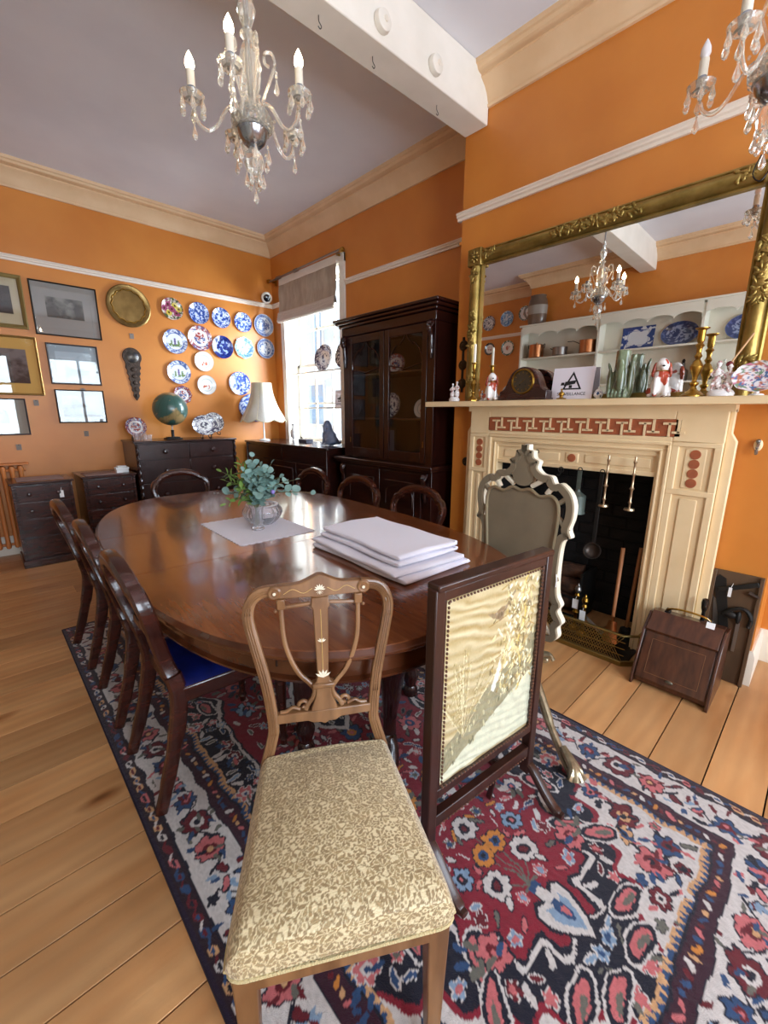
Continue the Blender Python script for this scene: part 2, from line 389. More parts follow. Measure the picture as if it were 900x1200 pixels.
rp = [(-.01, 2.75), (-.01, 2.80), (.03, 2.80), (.034, 2.79), (.026, 2.782), (.026, 2.772), (.016, 2.766), (.014, 2.75)]
struct('trim_2', mould([(XR, WY1+.09), (XR, YB), (XL2, YB), (XL2, YS)], rp, False), RAILP, sharp=25)['label'] = 'white picture rail on back wall'
struct('trim_3', mould([(XR, BY1), (XR, WY0-.09)], rp, False), RAILP, sharp=25)['label'] = 'white picture rail between window and chimney breast'
struct('trim_4', mould([(BX, BY0), (BX, BY1+.03)], [(a*1.15, b) for a, b in rp], False), RAILP, sharp=25)['label'] = 'white picture rail above gilt mirror'
sp = [(-.01, 0), (-.01, .19), (.008, .19), (.014, .175), (.02, .165), (.022, 0)]
struct('baseboard_right', mould([(XR, YF), (XR, BY0), (BX, BY0), (BX, .36)], sp, False), SKIRT)
struct('baseboard_corner', mould([(BX, 1.93), (BX, BY1), (XR, BY1), (XR, 2.2)], sp, False), SKIRT)
struct('baseboard_back', mould([(XR, 5.3), (XR, YB), (XL2, YB), (XL2, YS), (XL, YS)], sp, False), SKIRT)
bm_ = struct('trim_5', MB().add([(x, y, z) for x, a, b in ((XL, 2.03, 2.22), (2.785, 1.95, 2.13)) for y in (a, b) for z in (3.262, ZC)], [(0, 1, 3, 2), (4, 6, 7, 5), (0, 4, 5, 1), (2, 3, 7, 6), (0, 2, 6, 4), (1, 5, 7, 3)]), WHITE, bevel=.006); bm_['label'] = 'white boxed ceiling beam from chimney breast'
# alarms and hooks on the beam
for x, y, z, lb in ((1.83, 1.966, 3.345, 'round white ceiling alarm on beam, nearer the lit chandelier'), (2.24, 1.958, 3.345, 'round white alarm disc on beam, nearer the chimney breast')):
    t = thing('smoke_alarm', lb, 'alarm', (x, y, z), group='alarms on the beam')
    build('body', MB().lathe([(0, 0), (.048, 0), (.050, -.012), (.045, -.03), (.03, -.038), (0, -.04)], 24, ax='y'), WHITE, t)
    build('sounder', MB().lathe([(0, -.036), (.015, -.036), (.013, -.043), (0, -.043)], 16, ax='y'), SKIRT, t)
for i, (x, lb) in enumerate(((1.506, 'small metal cup hook under beam, nearest the lit chandelier'), (1.856, 'middle small metal cup hook under beam'), (2.391, 'small metal cup hook under beam near chimney breast'))):
    tag(build('cup_hook', MB().tube(crv([(0, 0, .004), (0, 0, -.02), (.008, 0, -.03), (.016, 0, -.038), (.008, 0, -.05), (-.004, 0, -.044)], 4), .002, 6), IRON, loc=(x, 2.06, 3.262)), lb, 'hook', 'hooks under the beam')

# ---------------- window with blind ----------------
wf = MB()
wf.box(XR-.025, XR+.01, WY1-.002, WY1+.085, WZ0-.02, WZ1+.09).box(XR-.025, XR+.01, WY0-.085, WY0+.002, WZ0-.02, WZ1+.09).box(XR-.03, XR+.01, WY0-.085, WY1+.085, WZ1, WZ1+.09)
wf.box(XR-.018, XR+.01, WY1+.05, WY1+.10, WZ0-.02, WZ1+.09)
win = struct('window_1', wf, WHITE, bevel=.005)
b = MB(); b.box(XR, XR+.2, WY1-.012, WY1, WZ0, WZ1).box(XR, XR+.2, WY0, WY0+.012, WZ0, WZ1).box(XR, XR+.2, WY0, WY1, WZ1-.012, WZ1)
build('reveal', b, WHITE, win)
build('window_sill', MB().box(XR-.05, XR+.22, WY0-.05, WY1+.05, WZ0-.03, WZ0+.01), WHITE, win, bevel=.006)
GX = XR+.17
def sash(z0, z1, bars, gx):
    s_ = MB(); s_.box(gx-.02, gx+.02, WY0+.012, WY0+.062, z0, z1).box(gx-.02, gx+.02, WY1-.062, WY1-.012, z0, z1).box(gx-.02, gx+.02, WY0+.012, WY1-.012, z0, z0+.045).box(gx-.02, gx+.02, WY0+.012, WY1-.012, z1-.04, z1)
    s0 = build('sash', s_, WHITE, win, bevel=.003)
    g = MB()
    for t in (1/3, 2/3): y = WY0+.04+(WY1-WY0-.08)*t; g.box(gx-.012, gx+.012, y-.012, y+.012, z0, z1)
    for z in bars: g.box(gx-.012, gx+.012, WY0+.03, WY1-.03, z-.012, z+.012)
    build('glazing_bar', g, WHITE, s0)
    ys = [WY0+.04+(WY1-WY0-.08)*t for t in (0, 1/3, 2/3, 1)]; zs = [z0+.03]+list(bars)+[z1-.03]
    for i in range(3):
        for j in range(len(zs)-1): build('pane', MB().box(gx-.002, gx+.002, ys[i]+.006, ys[i+1]-.006, zs[j]+.006, zs[j+1]-.006), GLASS, s0)
sash(1.03, 2.02, (1.52,), GX); sash(1.98, 2.968, (2.44,), GX+.045)
# secondary shelves on which the platters stand
BLIND = mat('blind_fabric', 'b9ab98', .9, col2='a59684', scale=14, stretch=(1, 1, .35), bump=.3, bscale=60)
t = thing('roman_blind', 'pale grey roman blind drawn up at the head of the tall window', 'blind', (XR-.035, 4.64, 2.60))
hw = .60
def bl(u, v):
    y = -hw+2*hw*u; z = -.02+.40*v; x = -.012*abs(math.sin(PI*v*2.0))-.012-.010*(1-v)+.006*math.sin(u*23)*(v)
    return (x, y, z-.012*math.sin(u*PI)*(1-v))
build('upper_fabric', MB().grid(bl, 40, 16), BLIND, t)
for k in range(4):
    def fb(u, v, k=k):
        y = -hw+2*hw*u; a = PI*(v-.5); return (-.02-.035*math.cos(a)-.006*k, y, .035-.028*k+.018*math.sin(a)*1.4-.008*math.sin(PI*u))
    build('fold', MB().grid(fb, 24, 8), mat('blind_lining', 'cfc4b8', .9, bump=.1, bscale=80), t)
build('headrail', MB().box(-.02, .02, -hw, hw, .375, .40), WHITE, t)
build('pull_cord', MB().tube([(-.03, -hw-.01, .36), (-.035, -hw-.015, .1), (-.03, -hw-.01, -.15)], .003, 6), mat('cord', '7a7266', .8), t)
t = thing('curtain_pole', 'thin metal curtain pole with ball finials above the window', 'curtain pole', (XR-.075, 4.66, 3.055))
build('pole', MB().tube([(0, -.74, .02), (0, .80, -.0)], .011, 10), PEWTER, t)
for y in (-.76, .80):
    build('finial', MB().ball((0, y, .01), .026, 12, 8).lathe([(.016, -.02), (.02, 0), (.012, .01)], 12, (0, y+(.03 if y < 0 else -.03), .01), 'y'), BRASS, t)
for y in (-.66, .72):
    build('bracket', MB().box(.0, .065, y-.008, y+.008, -.02, .0).box(.052, .066, y-.015, y+.015, -.05, .04), BRASS, t)
for k in range(12):
    y = (-.70+.016*k) if k < 3 else (.1+.02*(k-3) if k < 8 else .5+.03*(k-8))
    build('ring', MB().tube([(.018*math.cos(a), y, .003+.018*math.sin(a)) for a in np.linspace(0, 2*PI, 13)[:-1]], .0025, 6, closed=True, ref=(0, 1, 0)), PEWTER, t)
# cctv camera in the corner
t = thing('security_camera', 'small round white dome camera with black lens in the room corner', 'camera', (3.05, YB-.035, 2.872))
build('base', MB().lathe([(0, .035), (.045, .035), (.05, .02), (.03, .0)], 20, ax='y'), WHITE, t)
Mx = RZ(-.35) @ RX(.35)
build('housing', MB().lathe([(0, .02), (.05, .015), (.068, -.015), (.07, -.04), (.06, -.055), (.045, -.06)], 28, ax='y').xf(Mx), WHITE, t)
build('lens', MB().lathe([(.046, -.058), (.043, -.064), (.02, -.072), (0, -.074)], 24, ax='y').xf(Mx), mat('lens_black', '10141c', .1, coat=.5), t)

# pale rendered building across the yard, seen through the side window
nb = thing('neighbouring_building', 'pale rendered building seen bleached out through the tall window', 'building', (10.5, 15, 0))
PR = mat('pale_render', 'e8ebee', .8, col2='dde2e8', scale=1.5); build('wall', MB().box(0, .6, -6.5, 6.5, 0, 6.2), PR, nb); build('roof', MB().prism([(-.3, 6.2), (.9, 6.2), (.6, 7.0)], -6.7, 6.7, lambda a, b, d: (a, d, b)), mat('slate_roof', '9aa3b0', .8), nb)
for y in (-4.5, -2.2, .1, 2.4, 4.7):
    for z in (.9, 3.6):
        wn = build('window', MB().box(-.06, .02, y-.62, y+.62, z-.08, z+1.75), WHITE, nb); build('pane', MB().box(-.075, -.061, y-.5, y-.03, z+.05, z+1.6), mat('far_glass', '9fb3c6', .2), wn); build('pane', MB().box(-.075, -.061, y+.03, y+.5, z+.05, z+1.6), MATS['far_glass'], wn)
build('string_course', MB().box(-.08, 0, -6.5, 6.5, 2.95, 3.1), PR, nb)
# ---------------- fireplace ----------------
FX = 2.69
fp = thing('fireplace_surround', 'cream painted wooden fireplace surround with terracotta key pattern frieze', 'fireplace', (BX, 1.14, 0))
fp0 = Matrix.Translation((-BX, -1.14, 0))
def fb(name, boxes, m=CREAM, bevel=.004, label=None):
    w = MB()
    for q in boxes: w.box(*q)
    return build(name, w.xf(fp0), m, fp, bevel, label=label)
PO0, PO1 = .385, 1.90   # outer
PI0, PI1 = .605, 1.735  # inner edge of pilasters
for a, b in ((PO0, PI0), (PI1, PO1)):
    wd = b-a; i0 = a+.035; i1 = b-.035
    # recessed panels: raised frame around
    fb('pilaster', [(FX+.012, BX, a+.0015, b-.0015, .0, 1.42), (FX, FX+.02, a, i0, 0, 1.26), (FX, FX+.02, i1, b, 0, 1.26), (FX-.0012, FX+.02, a+.001, b-.001, 1.235, 1.2585), (FX-.0012, FX+.02, a+.001, b-.001, .98, 1.01), (FX-.0012, FX+.02, a+.001, b-.001, .22, .25), (FX-.0012, FX+.02, a+.001, b-.001, .001, .10)])
    for z0, z1 in ((.27, .96),):
        fb('panel', [(FX+.004, FX+.02, i0+.035, i1-.035, z0, z1)])
    for zc in (1.122, .16):
        k = 4 if zc > 1 else 3
        yc = (i0+i1)/2
        pn = fb('roundel_panel', [(FX+.008, FX+.02, i0+.028, i1-.028, zc-.105 if zc > 1 else .12, zc+.105 if zc > 1 else .205)])
        w = MB()
        for q in range(k):
            z = (zc-.075+.05*q) if zc > 1 else (.135+.027*q); r = .024 if zc > 1 else .0135
            w.lathe([(0, -.004), (r, -.004), (r+.002, .008)], 20, (FX+.008, yc, z), 'x')
        build('roundel', w.xf(fp0), mat('terracotta', 'a85a36', .7, col2='96502f', scale=20), pn)
# outer stepped side strips with shaped shoulder
for sgn, e in ((-1, PO0), (1, PO1)):
    out = [(0, 0), (0, 1.30), (.0, 1.31), (.018, 1.33), (.022, 1.43), (-.01, 1.43), (-.01, 0)]
    w = MB()
    w.prism([(e+sgn*.0, 0), (e+sgn*.045, 0), (e+sgn*.045, 1.27), (e+sgn*.02, 1.31), (e+sgn*.02, 1.43), (e, 1.43)], BX-.03, FX+.03, lambda a, b, d: (d, a, b))
    build('side_strip', w.xf(fp0), CREAM, fp, .004)
# frieze with fret
fb('frieze', [(FX, BX-.02, PI0, PI1, 1.376, 1.419), (FX, BX-.02, PI0, PI1, 1.257, 1.283), (FX+.012, BX, PI0, PI1, 1.28, 1.38), (FX-.0, BX-.01, PO0, PI0-.0005, 1.26, 1.4195), (FX-.0, BX-.01, PI1+.0005, PO1, 1.26, 1.4195)])
ky0, ky1, kz0, kz1 = .575, 1.745, 1.285, 1.375
key = fb('fret_band', [(FX+.0, FX+.02, ky0, ky1, kz0, kz1)], MATS['terracotta'], .001)
n = 10; per = (ky1-ky0)/n
for k in range(n):
    y = ky1-per*k; w = MB()
    yc = y-per*.42; w.box(FX-.006, FX+.004, yc-.045, yc+.015, kz1-.028, kz1-.016).box(FX-.006, FX+.004, yc-.022, yc-.011, kz0, kz1-.02)
    yc = y-per*.92; w.box(FX-.006, FX+.004, yc-.030, yc+.030, kz0+.016, kz0+.028).box(FX-.006, FX+.004, yc-.006, yc+.006, kz0+.02, kz1)
    build('raised_fret', w.xf(fp0), CREAM, key)
# bed moulds + shelf
def around(prof, m=CREAM, y0=PO0, y1=PO1, nm='moulding'):
    mb = mould([(BX, y0), (FX+.02, y0), (FX+.02, y1), (BX, y1)][::-1], prof, False)
    return build(nm, mb.xf(fp0), m, fp, sharp=25)
around([(-.02, 1.415), (.025, 1.415), (.027, 1.425), (.045, 1.432), (.055, 1.445), (.06, 1.452), (-.02, 1.452)])
sh = build('mantel_shelf', mould([(BX, .15), (FX+.0, .15), (FX+.0, 2.125), (BX, 2.125)][::-1], [(-.12, 1.450), (.095, 1.450), (.112, 1.453), (.120, 1.462), (.120, 1.468), (.128, 1.472), (.130, 1.485), (-.12, 1.485)], False).xf(fp0), CREAM, fp, sharp=25)
# top face of shelf
w = MB().box(FX-.12, BX, .04, 2.235, 1.482, 1.486).xf(fp0); build('shelf_top', w, CREAM, fp)
# inner architrave mouldings and lintel
def ring(y0, y1, z1, wd, x0, x1):
    return [(x0, x1, y0, y0+wd, 0, z1-wd), (x0, x1, y1-wd, y1, 0, z1-wd), (x0, x1, y0, y1, z1-wd, z1)]
fb('inner_architrave', ring(.605, 1.735, 1.258, .018, FX-.004, BX)+ring(.62, 1.72, 1.243, .03, FX+.012, BX)+ring(.645, 1.695, 1.218, .012, FX+.002, BX)+ring(.655, 1.685, 1.208, .016, FX+.02, BX))
fb('lintel', [(FX+.035, BX, .66, 1.69, 1.06, 1.20), (FX+.022, FX+.04, .66, 1.69, 1.06, 1.085), (FX+.022, FX+.04, .66, 1.69, 1.175, 1.2), (FX+.028, FX+.04, .70, 1.06, 1.105, 1.155), (FX+.028, FX+.04, 1.22, 1.62, 1.105, 1.155), (FX+.028, FX+.04, 1.10, 1.18, 1.10, 1.16)])
build('roundel', MB().lathe([(0, -.006), (.024, -.006), (.026, .004)], 20, (FX+.028, 1.14, 1.13), 'x').xf(fp0), MATS['terracotta'], fp)
# firebox
fbx = struct('trim_6', MB().box(XR-.06, XR-.001, OY0, OY1, 0, OZ).box(BX+.0, XR, OY0-.001, OY0+.004, 0, OZ).box(BX, XR, OY1-.004, OY1+.001, 0, OZ).box(BX, XR, OY0, OY1, OZ-.004, OZ+.001), BLACK)
fbx['label'] = 'soot blackened lining of the fireplace opening'
BR = mat('sooty_brick', '1b1716', .95, col2='0f0d0d', scale=10, bump=.4, rnd=.3)
br0 = None
for j in range(13):
    for i in range(5):
        y = OY0+.11+.215*i+(.1 if j % 2 else 0); 
        if y+.1 > OY1: continue
        if br0 is None: br0 = build('brick', MB().box(-.012, .0, -.1, .1, -.034, .034), BR, fbx, .003, seg=1); br0.location = (XR-.06, y, .045+.08*j)
        else: share(br0, (XR-.06+random.uniform(0, .004), y, .045+.08*j), fbx)
# hearth + fender
tag(build('hearth_slab', MB().box(2.50, 2.79, .62, 1.72, .0, .012), IRON, bevel=.004), 'dark stone hearth slab inside the brass fender', 'hearth')
fd = thing('brass_fender', 'pierced brass fender standing in front of the hearth', 'fender', (2.475, 1.14, .0))
y0f, y1f = -.56, .60
path = [(.20, y0f, 0), (.06, y0f, 0), (.0, y0f+.06, 0), (0, y1f-.06, 0), (.06, y1f, 0), (.20, y1f, 0)]
for z, h, wd in ((.014, .03, .020), (.185, .010, .020)):
    build('rim', MB().sweep([(x, y, z) for x, y, _ in path], [(-wd/2, -h/2), (wd/2, -h/2), (wd/2, h/2), (-wd/2, h/2)]), mat('fender_brass', '8c7a48', .38, .9), fd, .003)
w = MB(); N_ = 64
for k in range(N_):
    for s_ in (-1, 1):
        a = y0f+.06+(y1f-y0f-.12)*k/N_; b_ = a+s_*.10
        if b_ < y0f+.05 or b_ > y1f-.05: continue
        w.sweep([(0.001*s_, a, .03), (.001*s_, b_, .18)], [(-.0014, -.002), (.0014, -.002), (.0014, .002), (-.0014, .002)], ref=(1, 0, 0))
for z in (.065, .105, .145): w.box(-.002, .002, y0f+.05, y1f-.05, z-.002, z+.002)
w.box(.05, .20, y0f-.002, y0f+.002, .03, .185); w.box(.05, .20, y1f-.002, y1f+.002, .03, .185)
o = build('lattice', w, MATS['fender_brass'], fd)
# hanging things on lintel: x ~ 2.66
HX = 2.672
def hang(name, label, cat, y, z): return thing(name, label, cat, (HX, y, z), group=None)
def hook_ring(t, r=.014, z=0): build('hanging_ring', MB().tube([(0, r*math.cos(a), z+r*math.sin(a)) for a in np.linspace(0, 2*PI, 13)[:-1]], .003, 6, closed=True, ref=(1, 0, 0)), IRON, t)
t = hang('toasting_fork', 'black iron toasting fork hanging against the lintel above the cream frame', 'fork', 1.35, 1.17)
hook_ring(t, .012, -.012); build('shaft', MB().box(-.004, .004, -.006, .006, -.13, -.02), IRON, t); build('scroll_head', MB().tube([(0, .022*math.cos(a), -.15+.03*math.sin(a)) for a in np.linspace(0, 2*PI, 15)[:-1]], .004, 6, closed=True, ref=(1, 0, 0)).tube([(0, .01*math.cos(a), -.15+.014*math.sin(a)) for a in np.linspace(0, 2*PI, 11)[:-1]], .003, 6, closed=True, ref=(1, 0, 0)), IRON, t)
t = hang('iron_hook', 'small empty iron ring hook at the fireplace lintel', 'hook', 1.18, 1.075); hook_ring(t, .017, -.02); build('stem', MB().tube(crv([(0, 0, 0), (0, 0, -.04), (0, .012, -.06), (0, .022, -.05)], 4), .003, 6), IRON, t)
TIN = mat('green_tin', '5d675f', .5, .3, col2='4c554e', scale=15)
t = hang('tin_chestnut_warmer', 'green grey tin cylinder with long handle hanging in the fireplace', 'tin', 1.06, 1.08)
hook_ring(t, .012, -.012); build('handle', MB().box(-.004, .004, -.012, .012, -.14, -.02), TIN, t)
build('cylinder', MB().lathe([(0, -.135), (.012, -.135), (.016, -.15), (.05, -.175), (.05, -.275), (.053, -.28), (.053, -.287), (0, -.287)], 24), TIN, t)
build('hook', MB().tube(crv([(0, 0, -.285), (0, .0, -.31), (0, .012, -.325), (0, .002, -.34), (0, -.012, -.33)], 4), .003, 6), IRON, t)
t = hang('iron_ladle', 'long handled iron ladle hanging with round bowl in the fireplace', 'ladle', .93, 1.08)
hook_ring(t, .013, -.013)
build('handle', MB().sweep([(0, 0, -.025), (0, .002, -.45)], [(-.004, -.011), (.004, -.011), (.004, .011), (-.004, .011)], ref=(0, 1, 0)), IRON, t, .002)
LM = T(-.02, .0, -.50) @ RY(-1.25)
build('bowl', MB().lathe([(.052, .0), (.05, -.014), (.04, -.03), (.02, -.038), (0, -.04), (0, -.036), (.02, -.034), (.037, -.026), (.046, -.012), (.048, 0), (.052, 0)], 24).xf(LM), mat('ladle_iron', '4a413b', .4, .7), t)
for y, lb in ((.895, 'left of the two turned brass candle arms hanging from the lintel'), (.755, 'right of the two turned brass candle arms hanging from the lintel')):
    t = thing('brass_candle_arm', lb, 'candle arm', (HX-.022, y, 1.17), group='brass arms hanging from the lintel')
    pr = [(0, .0), (.006, 0), (.006, -.02), (.011, -.03), (.006, -.04), (.006, -.09), (.012, -.10), (.006, -.11), (.007, -.17), (.014, -.18), (.007, -.19), (.006, -.25), (.011, -.26), (.006, -.27), (.006, -.295)]
    build('turned_shaft', MB().lathe(pr, 12), mat('aged_brass', 'b7a184', .3, .9), t)
    build('drip_pan', MB().lathe([(0, -.293), (.026, -.293), (.028, -.30), (.028, -.305), (0, -.308)], 20), MATS['aged_brass'], t)
# inside the hearth
t = thing('log_basket', 'stack of dark logs and bellows board inside the fireplace', 'logs', (2.93, 1.27, .012))
for i, (y, z, r, an) in enumerate(((0, .30, .055, .2), (-.03, .20, .06, -.1), (.02, .09, .07, .15))):
    w = MB().lathe([(0, -.2), (r, -.2), (r*1.04, 0), (r*.95, .2), (0, .2)], 12, ax='y', wob=lambda a: 1+.06*math.sin(3*a)).xf(T(0, y, z) @ RZ(an)); build('log', w, mat('log_bark', '5a3a26', .85, col2='332014', scale=18, bump=.4), t)
build('grate', MB().box(-.12, .12, -.25, -.235, 0, .34).box(-.12, .12, .235, .25, 0, .34).box(-.13, -.12, -.25, .25, .02, .035).box(-.13, -.12, -.25, .25, .15, .165), IRON, t)
for i, (y, x, h, lb) in enumerate(((1.00, 2.70, .31, 'tall brass firedog with urn finial and white tag'), (.93, 2.65, .27, 'shorter brass firedog with ball finial and white tag'))):
    t = thing('firedog', lb, 'firedog', (x, y, .012), group='firedogs on the hearth')
    build('column', MB().lathe([(0, 0), (.035, 0), (.035, .015), (.012, .03), (.010, .10), (.02, .12), (.010, .14), (.010, h-.09), (.017, h-.075), (.010, h-.06)], 16), BRASS, t)
    build('finial', MB().lathe([(0, h-.06), (.014, h-.055), (.022, h-.035), (.016, h-.015), (.008, h-.01), (.006, h), (0, h+.008)], 16), BRASS if i else PEWTER, t)
    tg = build('tag', MB().box(-.0275, -.0265, -.018, .018, h-.16, h-.095), PAPER, t, label='white paper tag'); build('string', MB().tube([(-.01, 0, h-.07), (-.026, 0, h-.095)], .0012, 5), PAPER, tg)
t = thing('coal_shovel', 'long wooden handled copper shovel leaning inside the fireplace', 'shovel', (2.63, .755, .05), rot=(0, 0, 0))
build('handle', MB().tube([(0, 0, .16), (.12, .03, .56)], [.009, .012], 10), mat('handle_wood', '9a6238', .5), t)
build('blade', MB().grid(lambda u, v: (-.02+.012*math.sin(PI*u)*-1+.03*v, -.045*(1-.5*v)+.09*(1-.5*v)*u, .0+.13*v), 9, 8), COPPER, t); build('ferrule', MB().tube([(.008, 0, .12), (.004, 0, .17)], .009, 10), COPPER, t)
t = thing('wooden_pole_tool', 'pale wooden broom handle leaning in the right corner of the fireplace', 'handle', (2.80, .72, .08))
build('handle', MB().tube([(0, 0, 0), (.03, -.01, .53)], .011, 10), MATS['handle_wood'], t); build('brush_head', MB().lathe([(0, .02), (.035, .0), (.045, -.065), (0, -.065)], 14), IRON, t)
t = thing('fire_tongs', 'grey iron tongs lying low across the hearth beside the shovel', 'tongs', (2.66, .88, .03)); build('arm', MB().tube([(0, -.10, .0), (.02, .06, .10)], .007, 6), PEWTER, t); build('arm', MB().tube([(.03, -.10, .0), (.03, .06, .10)], .007, 6), PEWTER, t)

# ---------------- gilt mirror ----------------
GX0 = 2.735; MY0, MY1, MZ0, MZ1 = .31, 1.985, 1.487, 2.50
mr = thing('overmantel_mirror', 'large gilt framed overmantel mirror standing on the mantel shelf', 'mirror', (BX-.04, 1.15, 1.487))
m0 = Matrix.Translation((-(BX-.04), -1.15, -1.487)); tw = .10
build('mirror_glass', MB().box(GX0, GX0+.004, MY0+.05, MY1-.05, MZ0+.02, MZ1-.05).xf(m0), MIRROR, mr)
build('backboard', MB().box(GX0+.005, BX-.002, MY0+.03, MY1-.03, MZ0, MZ1-.03).xf(m0), DRK, mr)
def half(r, n=12): return [(r*math.cos(PI*k/n), r*.75*math.sin(PI*k/n)) for k in range(n+1)]
def rail(pts):
    a, b = Vector(pts[0]), Vector(pts[1]); t_ = (b-a).normalized(); side = Vector((0, 0, 1)) if abs(t_.y) > .5 else Vector((0, 1, 0)); v = []; f = []
    pr = [(-.05, .0), (-.05, .016), (-.042, .02), (-.036, .014)]+[(-.034*math.cos(PI*k/12), .014+.036*math.sin(PI*k/12)) for k in range(13)]+[(.036, .014), (.042, .02), (.05, .016), (.05, 0)]
    for p in (a, b): v += [p+side*s_+Vector((-1, 0, 0))*d for s_, d in pr]
    m_ = len(pr); f = [(k, k+1, m_+k+1, m_+k) for k in range(m_-1)]
    return MB().add(v, f)
cs = .05
for p in (((GX0, MY0+cs, MZ1-cs), (GX0, MY1-cs, MZ1-cs)), ((GX0, MY0+cs, MZ0), (GX0, MY0+cs, MZ1-cs)), ((GX0, MY1-cs, MZ0), (GX0, MY1-cs, MZ1-cs))):
    build('frame_rail', rail(p).xf(m0), GILT, mr, sharp=50)
build('bottom_rail', MB().box(GX0-.02, GX0, MY0+.05, MY1-.05, MZ0, MZ0+.03).xf(m0), GILT, mr)
def petal_cluster(c, n, rr, seed, m=GILT, ly=.0, lz=.0, x=GX0-.048):
    R = random.Random(seed); w = MB()
    for k in range(n):
        y = c[0]+R.uniform(-ly, ly); z = c[1]+R.uniform(-lz, lz); a = R.uniform(0, PI)
        w.ball((x-R.uniform(-.006, .004), y, z), (.008, rr*R.uniform(.8, 1.3), rr*R.uniform(.35, .6)), 8, 6, RX(a))
    return w
for c in ((MY0+.05, MZ1-.05), (MY1-.05, MZ1-.05)):
    blk = build('corner_block', MB().box(GX0-.052, GX0, c[0]-.055, c[0]+.055, c[1]-.055, c[1]+.055).xf(m0), GILT, mr, .006)
    w = MB()
    for k in range(8): a = k*PI/4; w.ball((GX0-.055, c[0]+.025*math.cos(a), c[1]+.025*math.sin(a)), (.008, .016, .009), 8, 6, RX(a))
    w.ball((GX0-.058, c[0], c[1]), (.012, .012, .012), 10, 8); build('rosette', w.xf(m0), GILT, blk)
for nm, c, n, ly, lz in (('floral_swag', (1.15, MZ1-.05), 90, .26, .024), ('leaf_collar', (MY1-.17, MZ1-.05), 18, .04, .025), ('leaf_collar', (MY0+.17, MZ1-.05), 18, .04, .025), ('leaf_collar', (MY1-.05, MZ1-.17), 18, .025, .04), ('floral_drop', (MY1-.05, 1.98), 44, .024, .13), ('floral_drop', (MY0+.05, 2.05), 60, .03, .15), ('leaf_collar', (MY1-.05, 1.62), 22, .025, .05), ('leaf_collar', (MY0+.05, 1.62), 24, .025, .05)):
    build(nm, petal_cluster(c, n, .017, n+int(ly*1000), ly=ly, lz=lz).xf(m0), GILT, mr)

# ---------------- small things on and around the chimney breast ----------------
t = thing('horse_brass_strap', 'dark strap of three round medallions hanging left of the gilt mirror', 'wall ornament', (BX-.006, 2.066, 1.96))
build('strap', MB().box(-.004, .004, -.008, .008, -.40, .0), IRON, t)
for z in (-.06, -.20, -.335):
    md = build('medallion', MB().lathe([(0, -.012), (.030, -.012), (.036, -.006), (.038, 0), (.03, .004)], 22, (0, 0, z), 'x'), mat('dark_bronze', '4a3a28', .4, .7), t)
    build('boss', MB().lathe([(0, -.02), (.012, -.018), (.016, -.012)], 14, (0, 0, z), 'x').tube([(-.012, .024*math.cos(a), z+.024*math.sin(a)) for a in np.linspace(0, 2*PI, 17)[:-1]], .003, 6, closed=True, ref=(1, 0, 0)), MATS['dark_bronze'], md)
t = thing('bell_crank', 'small round dark brass bell knob on the orange wall beside the fireplace', 'knob', (BX, 2.0, 1.03))
build('backplate', MB().lathe([(0, -.006), (.030, -.006), (.034, 0), (.03, .002)], 22, ax='x'), IRON, t); build('knob', MB().lathe([(0, -.028), (.010, -.026), (.014, -.015), (.008, -.006)], 14, ax='x'), MATS['dark_bronze'], t)
t = thing('coat_hook', 'small cream wall hook on the orange wall right of the fireplace', 'hook', (BX-.002, .265, 1.245))
build('plate', MB().ball((0, 0, .01), (.01, .018, .03), 12, 8), CREAM, t); build('prong', MB().tube(crv([(0, 0, .02), (-.025, -.002, .015), (-.04, 0, -.01), (-.03, .0, -.03), (-.022, 0, -.022)], 4), [.007]*17, 8).ball((-.02, 0, .03), .011, 10, 8), PEWTER, t)
t = thing('wall_bracket_nub', 'small orange painted stub on the corner edge of the chimney breast', 'stub', (BX+.01, BY1, 2.61)); build('nub', MB().box(-.01, .02, -.004, .022, -.012, .012), ORANGE, t, .004); build('nail', MB().tube([(.0, .02, .0), (.0, .035, .006)], .003, 6), IRON, t)
